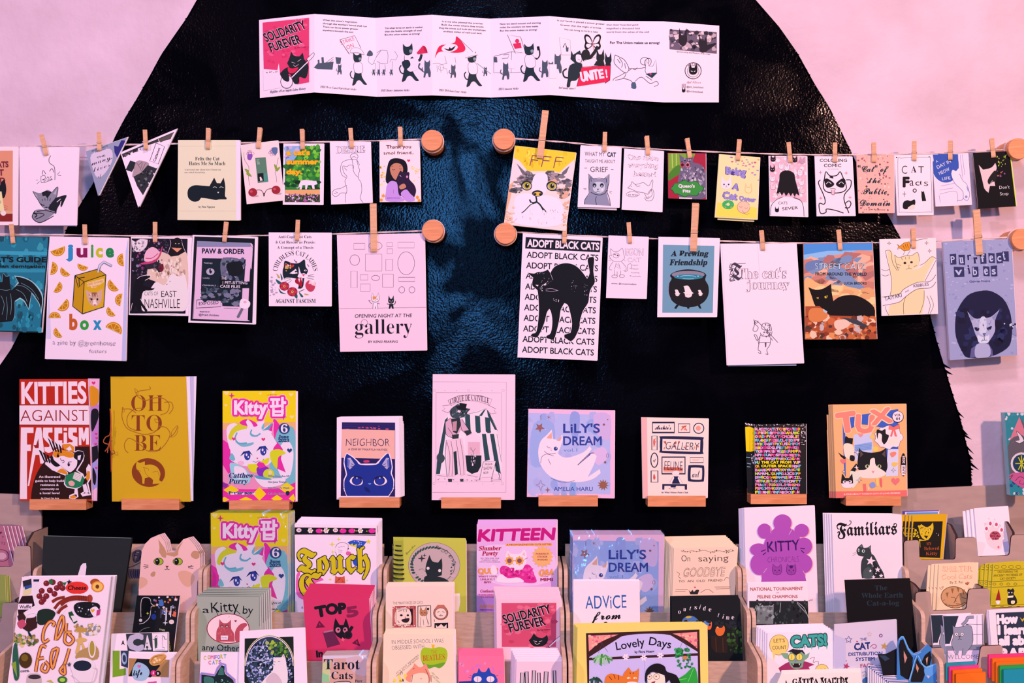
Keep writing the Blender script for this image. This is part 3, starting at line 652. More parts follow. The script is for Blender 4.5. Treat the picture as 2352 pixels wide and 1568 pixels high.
T('3a2838', 'Sponsored by the Museum of Art Cats', 1832, 494, 2148, 520, 13); E(K, 1988, 670, 77, 77, w=5); E(K, 1988, 675, 55, 55, w=2.5); P(K, head(1988, 672, 78, 70)); L(PW, 5, '1965,672 1982,680', '2010,672 1995,680', sm=0); T('3a2838', 'ART KO', 1946, 640, 2030, 640, 14, circ=(1988, 670, 58, -140, -40))
T('b04a6a', 'Kit Oliver', 1925, 790, 2060, 790, 26, 'sc', -.01); RO('6a2a48', 4, 1883, 798, 1914, 830); E('6a2a48', 1898, 814, 7, w=3); T('2a2230', '@art_knockout', 1925, 830, 2085, 836, 18); P(K, head(1898, 860, 32, 30)); T('2a2230', '@art.knockout', 1925, 870, 2080, 880, 18)
for i in range(8): PN[i].c = (PN[i].c)

# ---- upper left string ----
Z('c', '-160,278 170,276 165,1020 -160,1014', HD, 'salmon cat zine with white border cut by the left edge, upper string', 'fdd3e4', 3)
P('e58d73', '-150,315 122,313 120,905 -150,905'); P('8a2520', '-150,905 120,900 120,985 -150,985'); P('dfa07c', '-150,870 120,885 120,910 -150,910')
for s, y, x in (('CATS', 468, 82), ('CAT', 545, 38), ('AND', 622, 48)): T('7a2a38', s, x-150, y+6, x, y, 56, 's', .05)
P('14161c', '0,640 40,590 60,680 40,760 0,740', 1); P('f0dca0', '-20,700 15,700 40,880 -20,890'); E('f6e6d8', 32, 905, 26, 24); L('8a5a50', 2.5, '40,830 75,845', '40,850 72,860', '42,870 70,872', sm=0); E('5a3a8a', -6, 800, 14, w=4)
Z('c', '185,278 748,280 725,1022 185,1022', HD, 'white zine with a sleeping grey tabby kitten and handwritten name', 'fcd5ef', 3)
leaf('c', '190,283 745,285 728,1030 192,1026', (.046, .041), 'c9b3df', CUR.parent)
L(K, 5, '482,360 465,390 470,430 510,460 520,500 520,590', '400,540 408,500 435,535', '470,510 492,482 512,520'); L(K, 4, '385,560 420,545 430,575 400,590 432,590 410,612 390,612 388,560', '440,580 455,560 465,590 440,590', '490,555 475,565 492,580 472,592', '415,618 500,585')
L('3a3048', 3.5, '540,540 570,512', '548,545 580,548', '350,628 375,605', '340,592 360,592', sm=0)
P('8d7f96', '310,695 380,715 450,685 490,705 548,655 540,740 510,790 500,850 440,875 390,830 355,770'); L(K, 5, '310,695 330,735 360,780 390,830 440,875 500,850 515,780 540,740 548,655 500,700'); P('1c1c26', '395,710 440,690 490,705 450,765 430,740 405,745')
for q in ('400,770 405,790', '425,765 428,785', '455,760 450,785', '480,765 470,790'): L(K, 5, q)
L(K, 4, '385,820 420,835', '480,825 510,815', '420,850 450,855 470,845'); P('b8a4b8', '322,712 350,735 360,770'); P('b8a4b8', '540,672 530,730 505,725'); L('1c1c28', 8, '385,815 402,828 422,830', '470,825 492,822 510,808'); L('d8c8d8', 4, '400,850 440,862 480,845'); P('3a2a60', '430,845 455,845 442,858'); P('1c1c28', '460,850 520,770 560,750 630,735 610,790 580,850 570,820 540,870 530,910 480,880', 1); L('fcd5ef', 6, '540,800 575,770', '570,830 580,790')
P('8d7f96', '330,880 400,870 520,890 500,920 400,990 345,985 305,940', 1); L(K, 7, '330,885 305,940 345,985 400,990 510,930', '320,910 380,905 420,920 370,950', '350,890 430,880 520,900', '340,960 370,950'); L(K, 10, '320,900 350,925 330,945')
def TRI(crop, tri, d, lab, bg, th=.004, edge='f3d6ea'):
    a, b, c = pts(tri); s = surf(crop, [a, b, c, c], d, None, (0, 0, 0)); k = s.c[2]
    q = [(s.c[0]+x/k, s.c[1]+y/k) for x, y in (a, b, c)]; A, B = P3(*q[0], d[0]), P3(*q[1], d[0]); Cc = P3(*q[2], d[1]); n = (B-A).cross(Cc-A).normalized(); n = -n if n.y > 0 else n
    s.n = n; s.p0 = A; loc = (A+B+Cc)/3; s.loc = loc; t = thing('pennant_zine', lab, 'zine', loc); s.parent = t
    v, f = prism([A-loc, B-loc, Cc-loc], -n*.0005); mesh('front_cover', v, f, cmat(bg), t)
    sh = Vector((.0022, 0, .0012)); v, f = prism([A-loc+sh-n*.0006, B-loc+sh-n*.0006, Cc-loc+sh-n*.0006], -n*th); mesh('page_block', v, f, cmat(edge), t); return t
TRI('c', '812,320 1205,188 930,745', (.052, .046), 'small triangular grey pennant zine with cursive handwritten title', '9a92b4')
P('e0bddb', '865,350 1040,295 1065,400 1000,520 930,570 885,500', 1); P('302a78', '1080,265 1120,275 1150,215 1180,215 1190,230 1110,380 1085,330', 0)
T(K, 'AND AS NOT', 870, 325, 1025, 272, 14, 's', .02); T(K, 'MENTION', 905, 333, 1000, 303, 14, 's', .02)
T(K, 'THE', 917, 390, 1000, 364, 17, 's', .01); T(K, 'many', 870, 455, 1050, 395, 46, 'sc', -.01); T(K, 'lives', 890, 515, 1045, 460, 42, 'sc', -.01); T(K, 'of', 930, 572, 968, 556, 30, 'sc', -.01); L(K, 4, '868,450 890,430', '1010,420 1062,382')
TRI('c', '1140,330 1670,108 1310,852', (.047, .050), 'larger triangular pennant zine with photo of cat in a top hat', 'fbd8ee')
P('3a3238', '1155,345 1650,135 1615,205 1500,230 1300,295 1165,380'); SP('6a5a60 201c22', 20, '1170,350 1330,280 1330,300 1170,375', 6, 14); P('5a4a48', '1510,205 1650,140 1610,200 1520,235'); L('fbd8ee', 5, '1500,205 1515,240', sm=0)
P('20252c', '1235,405 1300,430 1250,515 1190,495'); P('b08a98', '1300,410 1390,420 1410,450 1350,510 1290,560 1255,560 1265,500', 1); P('2a2a30', '1265,560 1340,520 1400,450 1480,480 1500,470 1355,735 1300,650'); SP('6a626c 1a1a20', 30, '1300,560 1400,480 1440,500 1350,680', 5, 16); L('2a2a30', 3, '1290,420 1330,480', '1310,450 1350,420', '1350,430 1330,500', '1380,430 1340,510')
P('fcdcec', '1480,240 1560,275 1500,440 1420,410'); L(K, 5, '1480,240 1560,275 1500,440 1420,410 1480,240', sm=0); T('3a2828', 'Catlamet', 1472, 418, 1520, 290, 24, 's', .03)
SP('fbd8ee 223', 40, '1640,160 1650,180 1390,700 1370,690', 3, 8)
def cov(*a, **k): return Z(*a, **k)
Z('c', '1687,212 2268,212 2270,975 1682,970', HD, 'cream zine with a lying black cat silhouette and serif title', 'ecd3bd', 5, pg=3)
P('f3d8f2', '2236,214 2268,214 2270,972 2240,972'); T('14202a', 'Felix the Cat', 1850, 405, 2080, 405, 32, 'se'); T('14202a', 'Hates Me So Much', 1790, 450, 2135, 450, 32, 'se'); T('3a3a38', 'A personal zine about how I found my', 1748, 500, 2095, 500, 14, 'se', -.01); T('3a3a38', 'one-sided friendship.', 1748, 526, 1945, 526, 14, 'se', -.01)
P('0e1a22', '1800,660 1850,640 1920,645 1985,650 2030,568 2055,620 2090,622 2120,568 2135,650 2132,740 2148,760 2145,775 2080,775 2040,780 1960,765 1905,760 1880,790 1830,795 1785,760 1778,700', 0); L('b8a89a', 6, '2018,665 2035,655 2055,665', '2080,665 2095,655 2120,665'); P('d8d0c8', '2058,704 2078,704 2068,718'); T('14202a', 'by Pete Nguyen', 1882, 854, 2035, 854, 18, 'se')
L('d8bca6', 2, '1700,270 2240,268', '1700,885 2235,885', sm=0)
Z('d', '50,258 405,215 460,785 110,820', (.052, .046), 'pink tilted zine with drawn flowers, two red cherries and a green window', 'f8cbd6', 3)
P('5d7a6a', '190,382 290,375 315,608 215,620'); P('14181c', '213,530 268,525 272,600 218,604'); P('f3c8d0', '232,565 245,560 262,595 238,600'); P('4a8a80', '270,530 305,525 312,605 275,608'); L('f0d0d8', 3, '205,402 228,400', '205,415 225,413', '208,428 232,426', '208,440 236,438', sm=0)
for x in (145, 350): L('6a4a58', 3, [(x-60, 330), (x-55, 400), (x-15, 470), (x-20, 560), (x-5, 640)] if x < 200 else [(x+60, 380), (x+45, 450), (x+30, 520), (x+40, 560), (x+45, 612)])
for i in range(6): a = i; L('b06a9a', 2.5, ell(140+8*math.cos(i*1.05), 340+12*math.sin(i), 34-3*i, 14, 60*i), closed=True); L('4a4a9a' if i % 2 else 'c06a9a', 3, ell(355+14*math.cos(i*1.05), 325+12*math.sin(i), 36-4*i, 13, 50*i), closed=True)
P('8a4ab0', '120,350 165,350 150,400 120,395', 1); P('5a6a9a', '345,290 400,285 395,340 370,350', 1)
for q in ('90,485 130,500 120,530', '120,510 160,560 110,540', '370,440 400,470 385,500', '385,490 430,465 400,510'): P('8a9a3a', q, 1)
for x, y in ((168, 708), (388, 685)): E('c9a0a8', x+20, y+34, 36, 10); E('a02434', x, y, 42, 40); E('c84a58', x-14, y-8, 14, 12)
L('5a3a38', 5, '205,685 250,690 275,735', '275,735 300,685 350,670'); P('5a3a38', '266,712 284,712 280,745 268,745')
Z('d', '458,245 840,245 832,828 452,825', HD, 'zine with white border, green garden, white cat and yellow title', 'fcd8ea', 3)
P('2f7a34', '475,268 805,268 803,800 470,800'); P('8fa4d8', '475,268 640,268 600,340 560,400 478,440'); SP('c8a8d8 9ab0e0', 12, '480,280 600,280 560,390 480,420', 12, 30, 2)
SP('4c9a30 1c5a2c 6ab82c 2a6a2a 88c040', 110, '640,272 800,270 800,640 475,640 478,450 600,400', 10, 30, 5); SP('124020', 16, '476,600 800,600 800,680 476,680', 14, 26, 3, 2)
P('eaa070', '472,685 804,680 804,735 472,735'); P('3a3a28', '472,735 804,728 803,800 470,800'); SP('b04a9a d8a0d8 4a6a2a 8a3a88 f0c8e0 20301a', 120, '474,725 802,725 802,796 474,796', 4, 11, 6)
P('fbe6f0', '578,665 600,660 620,605 650,592 690,592 740,600 770,600 782,630 750,640 755,675 735,675 725,640 690,640 680,678 665,678 665,640 640,640 630,680 612,680 615,655 590,672', 0)
for s, y, a, b in (('a cat\'s', 352, 492, 706), ('summer', 440, 492, 786), ('day.', 535, 490, 632)): T('f6a818', s, a, y, b, y, 48, 's', .07, ol='b86010', oo=.02)
Z('d', '898,228 1282,228 1300,808 910,823', HD, 'white zine with a line-drawn cat reaching up to its outlined title', 'fbd6f3', 3)
T('fbd6f3', 'DESIRE', 955, 338, 1235, 330, 60, 'se', .0, ol='4a3a58', oo=.03)
L('3a2c48', 3.5, '1045,805 1045,740 1060,690 1050,640 1040,600 1060,560 1030,520 1020,460 1060,465 1080,450 1120,455 1120,500 1140,540 1165,565', '1120,500 1110,400 1090,370 1110,345 1150,345 1165,370 1155,400 1170,470 1180,500 1165,565 1195,620 1200,700 1185,760 1215,808', '1060,640 1000,670 950,680 920,710 940,745 975,740 1000,715 1060,715', '1105,390 1020,420 1000,480 1010,540 1050,570', '1095,400 1150,400 1180,450', '1105,375 1130,370 1150,380', '1035,475 1060,500', '935,715 960,720', '950,700 975,715')
Z('d', '1368,225 1745,220 1758,798 1370,800', HD, 'cream zine with a dark-haired girl in lilac hugging a purple cat', 'fce0e4', 4)
T('6a2a30', 'Thank you', 1432, 294, 1668, 290, 34, 's', .02, wob=.05); T('6a2a30', 'smol friend..', 1408, 350, 1695, 346, 30, 's', .02, wob=.05); HE('e03a68', 1645, 408, 15)
SP('f0c060 f4d080 f0a050', 16, '1375,460 1420,460 1420,640 1375,640', 5, 14, 4); SP('f0c060 f4d080', 14, '1650,460 1745,460 1745,620 1700,620', 5, 14, 4)
P('100c18', '1440,480 1470,400 1540,385 1610,410 1635,480 1620,560 1580,600 1530,600 1530,690 1500,640 1430,610', 1); P('c87a68', '1470,470 1520,430 1580,450 1590,510 1545,545 1520,590 1480,540', 1); L('3a1a28', 4, '1487,490 1500,496 1515,490', '1555,482 1568,488 1580,482'); L('3a1a28', 3, '1480,465 1500,458', '1555,460 1578,456')
P('c98be0', '1440,640 1480,600 1540,620 1560,690 1570,745 1600,790 1435,790 1430,700', 1); P('2a1636', '1530,600 1560,510 1590,520 1650,520 1650,580 1700,640 1715,700 1690,760 1650,720 1560,740 1540,640', 1); P('2a1636', '1555,530 1570,500 1590,525 1630,525 1648,512 1650,570 1540,575'); E('e07ab0', 1630, 560, 10, 12); L('f8d0e0', 3, '1560,545 1575,560')
P('c87a68', '1555,650 1600,625 1620,660 1570,680', 1); P('c98be0', '1570,720 1620,680 1660,720 1700,760 1695,790 1620,790', 1); L('7a3a9a', 2, '1500,680 1500,720', '1440,760 1600,750')
for x, y in ((1405, 740), (1728, 755), (1385, 780), (1745, 785)): ST('f09030', x, y, 22, 6, .5)
T('7a3a9a', 'thank you card zine', 1440, 768, 1560, 768, 9)
# ---- upper right string ----
Z('e', '340,388 922,455 820,1198 235,1135', (.050, .0575), 'tilted zine with large painted cat face on yellow and three letters F', 'f0c9d2', 5)
P('edbf32', '342,390 920,456 900,570 850,600 790,650 700,630 480,630 440,600 380,530 330,510'); SP('e0a820 f5d050 e8b428', 30, '345,400 900,465 880,560 480,600', 12, 36, 4, .5)
P('f4c8d8', '330,515 380,540 450,640 440,700 320,740 300,700 320,560'); P('6a6070', '355,555 390,590 440,640 430,690 400,640'); P('f4c8d8', '905,520 820,590 760,650 780,720 880,760'); P('6a6070', '860,580 790,640 770,690 830,650')
P('e6a088', '290,760 330,730 300,880 240,1100 250,940'); SP('7a6a78 a88898 524a5a', 50, '450,640 520,650 560,700 500,740 400,760 320,780 300,760', 8, 24, 7, 1.8); SP('7a6a78 a88898 524a5a', 50, '640,640 700,640 800,690 880,720 860,800 760,760 660,730', 8, 24, 8, 1.8)
P('f6d4ea', '540,660 640,660 650,760 620,850 520,850 500,760', 1); P('f6d6ec', '345,880 440,840 540,860 640,860 760,900 800,1000 780,1130 600,1160 340,1120 330,1000', 1); P('d99a90', '650,730 720,700 760,740 680,750'); SP('7a6a78 4a4652 e0a090', 30, '700,790 850,790 860,880 760,880', 8, 26, 9, 1.6); SP('7a6a78 4a4652', 22, '310,800 420,770 400,830 300,840', 8, 20, 9, 1.6)
for x, y, e in ((452, 768, 0), (690, 772, 0)): E('1c2228', x, y, 52, 46, 15); E('d9b8c8', x+2, y+4, 42, 34); E('b09a30', x+2, y, 35, 34); E('14161c', x+4, y, 18, 22); E('f8e8f0', x+10, y-10, 6)
E('262430', 555, 842, 52, 30); E('d8a850', 555, 848, 38, 20); E('1c2228', 532, 850, 12); E('1c2228', 582, 852, 12)
L('16262c', 14, '540,870 545,920 500,930 480,900', '545,920 580,950 610,1000'); L('16262c', 8, '545,930 490,950 440,1000 405,1028', '580,950 640,1020'); L('d0805a', 3, '290,1100 240,1080', '300,1040 250,1000', '780,1100 840,1050', '330,1110 360,1080'); L('f6d6ec', 5, '495,930 505,945')
SP('e8a898 f0b8a8', 26, '245,1000 330,960 330,1120 245,1120', 6, 20, 2); SP('e8a898', 20, '790,900 860,920 830,1100 780,1130', 6, 20, 2); SP('c8a4b4 e8c0d0', 24, '400,1000 760,1000 700,1140 400,1100', 5, 16, 3, .4)
for i, x in enumerate((483, 592, 708)): L('8a3a6a', 7, [(x+24, 482+i*8), (x, 580+i*10)], [(x+24, 482+i*8), (x+95, 490+i*8)], [(x+14, 520+i*8), (x+78, 530+i*4)], sm=0)
Z('e', '965,385 1348,405 1330,978 935,972', HD, 'white zine about grief with a crying grey cat drawing', 'fad9f2', 3)
leaf('e', '960,400 1325,410 1306,1002 940,985', (.046, .041), 'eec8e6', CUR.parent)
T('3a3444', 'WHAT MY', 1002, 486, 1192, 492, 42); T('16324a', 'CAT', 1215, 492, 1298, 496, 42, 's', .04); T('3a3444', 'TAUGHT ME ABOUT', 1005, 548, 1290, 556, 32); T('1c1c28', 'GRIEF', 1055, 638, 1222, 640, 52, 's', -.005); L('1c1c28', 4, '1000,602 1025,602', '1252,616 1276,618', sm=0)
P('8f85a8', '1040,655 1085,700 1190,700 1235,658 1222,780 1210,830 1245,960 998,945 1005,900 1050,840 1040,770'); L('1c2430', 6, '998,945 1005,900 1045,840 1042,780 1045,720 1038,655 1085,705 1140,695 1185,705 1235,658 1232,740 1222,780 1215,830 1240,900 1245,960', '1060,830 1100,850 1145,858 1190,845 1215,810', sm=0)
P('c9bcd8', '1095,740 1180,740 1190,810 1140,840 1085,810', 1)
for x in (1095, 1165): E('1c2430', x, 765, 18, 20); E('d8d0e8', x, 772, 8, 6)
P('1c2430', '1118,798 1140,798 1128,812'); L('1c2430', 4, '1128,812 1128,825 1105,830', '1128,825 1150,830'); P('e8e0f4', '1168,790 1178,812 1162,815', 1); L('1c2430', 5, '1115,870 1105,900 1115,950', '1060,690 1065,730', '1205,700 1210,740'); L('1c2430', 3, '990,795 1020,795', '995,808 1018,802', '1235,820 1262,825', '1238,832 1258,842', sm=0)
Z('e', '1378,418 1750,440 1735,1020 1353,995', HD, 'white zine with bubble letters and a line-drawn playful cat', 'fad9f4', 3)
for s, y, a, b in (('Cats make', 520, 1410, 1702), ('everything', 592, 1412, 1698), ('better!', 676, 1462, 1680)): T('fad9f4', s, a, y, b, y+10, 48, 's', .01, ol='332c40', oo=.022, wob=.05)
L('332c40', 3.5, '1410,790 1440,760 1450,730 1480,755 1520,750 1560,740 1610,770 1640,715 1650,730 1640,790 1620,830 1600,850 1560,835 1500,825 1440,800 1410,790', '1480,755 1500,775 1530,770', '1600,840 1640,800 1660,850 1640,905 1590,910 1570,880', '1580,880 1600,890 1640,860 1635,810', '1570,840 1590,880 1615,870'); E('332c40', 1458, 850, 62, 24, w=3); T('332c40', 'so true', 1415, 860, 1505, 862, 16, 's', .01); L('332c40', 3, '1440,775 1450,780', '1425,820 1430,828')
Z('e', '1790,458 2150,462 2153,900 1795,888', HD, 'colourful zine with a cat in round sunglasses and green bubble', 'b02448', 3)
P('a8203c', '1795,462 2150,466 2150,895 1797,884'); P('7c9a3a', '1795,462 2050,464 2000,600 1900,640 1797,690'); L('b8c868', 8, '1830,465 1835,600', '1870,465 1872,600', sm=0); P('4a7a2a', '1797,660 1890,570 1920,640 1850,690 1797,720', 1)
P('6c5a7a', '1960,560 2080,560 2148,640 2148,880 1900,880 1900,650', 1); SP('a890b0 4a3a5a c8b0c8 8a7898', 110, '1920,580 2130,600 2145,860 1910,760', 5, 20, 9, .7); P('6c5a7a', '1910,560 1900,470 1945,505 2000,505 2030,490 2025,570 1990,620 1935,615'); SP('a890b0 3a3048', 22, '1920,510 2010,510 2000,610 1930,600', 5, 12, 3)
E('c83a58', 1928, 572, 22, 22); E('e86a80', 1978, 572, 22, 22); E('3a1020', 1928, 572, 14); E('3a1020', 1978, 572, 14); P('fad0e0', '1898,880 2020,884 2020,898 1898,894')
gb = [(1970+145*math.cos(a)+9*math.cos(7*a), 795+68*math.sin(a)+9*math.sin(8*a)) for a in [i*.2 for i in range(32)]]
P('1c5a2c', [(1970+(x-1970)*1.05, 795+(y-795)*1.08) for x, y in gb]); P('3a8a3e', gb); T('fbe6ee', 'Queso\'s', 1890, 786, 2045, 786, 32, 's', .035); T('fbe6ee', 'Fits', 1932, 832, 2005, 832, 28, 's', .035)
Z('f', '103,205 403,228 383,690 70,672', HD, 'yellow zine with lilac bubble letters and little doodled cats', 'f7dba4', 4)
leaf('f', '110,220 400,240 360,705 90,690', (.046, .04), 'f3dfa8', CUR.parent)
for s, y, a, b, h in (('Being', 352, 150, 296, 54), ('A', 462, 198, 240, 48), ('Cat', 530, 128, 232, 50), ('Owner', 546, 250, 370, 34)): T('9a84d0', s, a, y, b, y+12, h, 's', .05, ol='4a3a88', oo=.02, wob=.05)
SP('c87ab0 d8a060 a090d0 d05a90', 26, '110,215 395,235 390,420 300,300 120,290', 4, 9, 3, 1.6); CH('fce6e8', 155, 430, 78, 66); L('d8a070', 3, head(318, 470, 50, 46), sm=0, closed=True); P('f3cf5a', '90,560 380,600 380,680 78,665'); E('3aa85c', 168, 578, 44, 34); E('f7dba4', 168, 576, 13, 10); SP('f08a9a e8e060 4a8ad0', 12, '135,555 200,555 200,600 135,600', 2, 4); E('f0b8a8', 282, 597, 46, 44); L('a87068', 3, ell(282, 597, 46, 44), '250,590 262,598 275,590', '290,600 302,606 312,600', '270,620 300,650 325,640', closed=False)
Z('f', '468,218 750,220 757,670 477,662', HD, 'white zine with a long-haired figure from behind among pink cats', 'f3d3e6', 3)
P('e9a9c4', '474,224 745,226 748,560 478,560'); SP('f8d8e8 f3b8d0 d890b0 fbe6f0', 90, '478,228 742,228 745,520 480,520', 8, 18, 4)
for x, y, c in ((495, 320, '14161c'), (660, 250, '14161c'), (500, 245, '14161c'), (560, 300, 'f9dcea'), (620, 270, 'f9dcea'), (700, 350, 'f9dcea'), (715, 260, 'c890b0'), (495, 390, 'f9dcea'), (710, 420, 'f9dcea'), (500, 450, 'f3c0d4'), (600, 310, 'f9dcea'), (715, 480, 'f3c0d4')): P(c, head(x, y, 38, 34)); L('8a5070', 1.5, head(x, y, 38, 34), sm=0, closed=True); E('5a3048' if c != '14161c' else 'fff', x-7, y-2, 2); E('5a3048' if c != '14161c' else 'fff', x+7, y-2, 2)
P('faddf0', '480,662 485,580 520,540 600,520 680,540 720,570 730,668', 1); L(K, 4, '482,655 485,590 520,545 570,522', '650,525 700,545 722,590 728,665'); P('0d1016', '525,500 545,400 550,350 580,328 620,328 655,350 665,400 695,512 670,495 660,520 645,490 630,515 615,488 595,515 580,485 565,510 550,485'); 
T(K, 'CATS', 537, 575, 605, 575, 20, 's', .0); T(K, '5EVER', 567, 620, 685, 610, 22, 's', .01); P(K, head(528, 620, 30, 28))
Z('f', '807,220 1083,222 1107,662 823,664', HD, 'white colouring comic zine with a masked grinning cartoon cat', 'fadcf0', 3)
T(K, 'COLORING', 845, 262, 1045, 262, 24, 's', .02); T(K, 'COMIC', 875, 300, 1003, 300, 24, 's', .02); T('334', 'by somebody', 905, 318, 985, 318, 7)
L(K, 7, '880,380 890,335 920,365 970,362 995,335 1015,375 1035,420 1040,460 1010,485 950,492 890,480 870,440 880,380', '850,395 835,420 870,500 885,550 875,575 840,570 850,640 890,635 895,610 960,620 1020,640', '1040,395 1075,400 1070,450 1030,500 1025,550 1060,640', '1030,570 1060,550 1075,570 1060,600 1030,600')
P(K, '878,400 900,385 950,420 935,445 895,450', 1); P(K, '1035,400 1010,385 965,420 980,445 1020,450', 1); L('fadcf0', 4, '892,425 910,410 930,425', '985,425 1003,410 1022,425'); P(K, '915,375 935,365 945,385', 1); P('f8b0c8', '930,470 955,470 950,505 935,505', 1); L(K, 3, '920,462 945,458 965,465', '930,470 932,500 952,502 955,468')
for x, y in ((850, 340), (1040, 345), (852, 530), (1068, 525)): SPK('d87a90', x, y, 16)
Z('f', '1115,215 1393,212 1393,640 1133,642', HD, 'salmon patterned zine with dark script lettering about the public domain', 'efa7a8', 3)
SP('c87a88 f8c8c8 a85a70 f0b890 6a3a50', 120, '1120,220 1388,218 1388,634 1136,636', 3, 9, 4)
for s, y, a, b, h in (('"Cat" of', 335, 1128, 1352, 44), ('the', 418, 1205, 1292, 42), ('Public', 500, 1165, 1340, 44), ('Domain', 585, 1142, 1365, 44)): T('102c3c', s, a, y, b, y, h, 'sc', .015)
T('5a2030', 'zine by yarrow', 1205, 616, 1328, 620, 13, 'sc')
Z('f', '1395,212 1672,208 1682,655 1417,658', HD, 'white zine of cat facts with mixed letters and small cat silhouettes', 'fbdcec', 3)
L('4a4048', 2.5, '1440,235 1640,228 1660,260 1672,600 1650,630 1450,632 1430,600 1420,260 1440,235')
for s, x, y, h, st, o in (('C', 1450, 350, 64, 's', -.01), ('A', 1518, 340, 46, 'se', .0), ('T', 1572, 345, 54, 's', .0), ('F', 1462, 445, 72, 's', .06), ('a', 1508, 438, 62, 's', -.005), ('c', 1550, 436, 46, 'mo', 0), ('t', 1583, 430, 30, 'se', 0), ('s', 1614, 440, 52, 's', -.01)): T(K, s, x, y, x+(40 if s in 'CATF' else 30 if s != 't' else 16), y, h, st, o)
E(K, 1545, 474, 12, w=6); L(K, 3, '1468,480 1468,520', '1455,500 1480,500', sm=0); P(K, '1595,475 1605,485 1612,475 1618,500 1630,550 1600,552 1595,520'); P(K, '1458,600 1462,560 1490,545 1515,550 1545,540 1548,575 1520,600 1480,612', 1); P('f0c8c8', '1495,600 1530,578 1545,585 1540,610 1500,612', 1); E(K, 1412, 230, 5); E(K, 1652, 225, 4)
Z('f', '1675,205 1937,200 1965,580 1700,592', HD, 'white zine with a blue moon disc and a climbing spotted cat', 'f3cdee', 3)
P('3550b0', ell(1775, 300, 100, 115, 0, 24, 20, 340)); P('3550b0', '1678,208 1865,206 1870,330 1700,340'); TL('e8d0f8', ['DAY IN'], 1715, 315, 1815, 0, 26, o=0, slope=-.5); T('e8d0f8', 'A', 1706, 270, 1720, 262, 18); T('e8d0f8', 'MEOW', 1730, 360, 1805, 325, 26); T('e8d0f8', 'LIFE', 1748, 398, 1810, 390, 22)
P('f6d4ee', '1815,345 1825,320 1850,330 1870,310 1875,350 1900,400 1930,430 1950,500 1930,550 1905,530 1900,480 1850,430 1830,400', 1); L('6a5ab0', 3, '1815,345 1825,320 1850,330', '1875,350 1900,400 1930,430 1950,500 1935,545 1905,530 1900,480 1850,430 1830,400 1815,360', '1905,530 1890,545 1860,545'); P('8a8ad0', '1925,440 1945,460 1940,490'); E('8a8ad0', 1925, 520, 10)
L('7a5ab8', 2, '1730,500 1850,480 1860,560', '1725,510 1735,560', '1880,210 1900,380', '1895,205 1915,360', '1740,440 1840,420', '1730,470 1830,455')
Z('f', '1975,195 2250,182 2298,590 2015,608', HD, 'nearly black zine with a white cat face and yellow-green marks', '0f0f14', 3)
P('e3b8c8', '2018,285 2050,320 2110,305 2140,270 2150,310 2130,370 2140,440 2100,440 2090,490 2060,460 2045,400'); P('14161c', '2085,395 2130,330 2150,340 2145,400 2120,410 2095,430', 1); L('f0d0e0', 2, '2080,450 2120,400'); SP('b8c04a 6a8a2a d8d060', 22, '2150,220 2230,210 2225,300 2165,310', 3, 10, 3, .4); SP('c06a30 8a4a9a', 8, '2150,330 2220,330 2200,370 2150,370', 4, 9)
T('e8d0e0', 'Don\'t', 2170, 462, 2245, 458, 24, 's', -.008); T('e8d0e0', 'Stop', 2175, 510, 2238, 505, 24, 's', -.008); P('c8d020', '2246,200 2250,182 2298,588 2292,590')
# ---- lower left string ----
Z('g', '-40,255 470,262 392,1172 -80,1160', HD, 'dark teal zine with a winged cat, cut by the left edge, lower string', '10222c', 6)
P('1f6f8c', '-30,262 458,268 380,1160 -70,1150'); SP('2a8aa8 185a74 1a4a5c 3a92a8', 60, '-20,270 450,275 380,1150 -40,1140', 14, 50, 3, .8); P('3a98b8', '-30,395 448,405 445,440 -30,430'); P('2f8aa8', '-30,565 430,570 428,600 -30,600')
T('0e1a20', 'CAT\'S GUIDE', -120, 500, 436, 502, 48, 's', .06); T('0e1a20', 'to human domination', -190, 552, 424, 556, 28, 's', .06)
P('9fc0cc', '135,630 210,640 300,680 380,760 410,850 390,1000 370,900 300,800 275,960 230,880 190,850 140,880 130,760 170,690'); P('10161c', '145,640 210,650 300,690 370,770 400,850 388,970 372,890 300,790 270,945 235,870 190,838 140,870 110,770 180,700')
P('10161c', '-40,1080 -40,700 20,690 30,610 60,640 90,630 100,740 140,860 140,1000 120,1060'); L('8ab0c0', 2.5, '20,690 30,610 60,640 90,630', '0,760 60,770 100,760', '10,820 40,900 20,1000', '60,830 70,950 60,1050', '100,800 110,900 100,1000', '150,720 240,740 340,830', '150,760 220,800 260,880', '200,700 300,760 370,860', '120,1060 140,1000 140,880')
SP('2a8aa8 144050', 20, '200,1000 380,1000 370,1150 160,1150', 10, 30, 9, .5)
Z('g', '470,258 1217,272 1192,1438 425,1418', HD, 'white juice box zine with orange slices and multicoloured lowercase title', 'fcd3ee', 5)
leaf('g', '480,262 1222,275 1200,1442 440,1424', (.045, .040), 'b8b4e0', CUR.parent); P('c4b6e4', '1192,400 1215,272 1192,1436 1152,1436'); P('dcc2e8', '465,780 485,1230 432,1230')  # back page and right strip carry their blue shade in the lilac
for c, s, x, a in (('2f86c0', 'j', 622, 694), ('8a1450', 'u', 725, 828), ('3a9a3a', 'i', 862, 886), ('c8b820', 'c', 908, 976), ('1c8048', 'e', 1002, 1080)): T(c, s, x, 451, a, 451, 122, 's', .045)
for c, s, x, a in (('c85a20', 'b', 657, 735), ('2f9a3a', 'o', 758, 842), ('2488b8', 'x', 882, 964)): T(c, s, x, 1137, a, 1137, 146 if s == 'b' else 122, 's', .045)
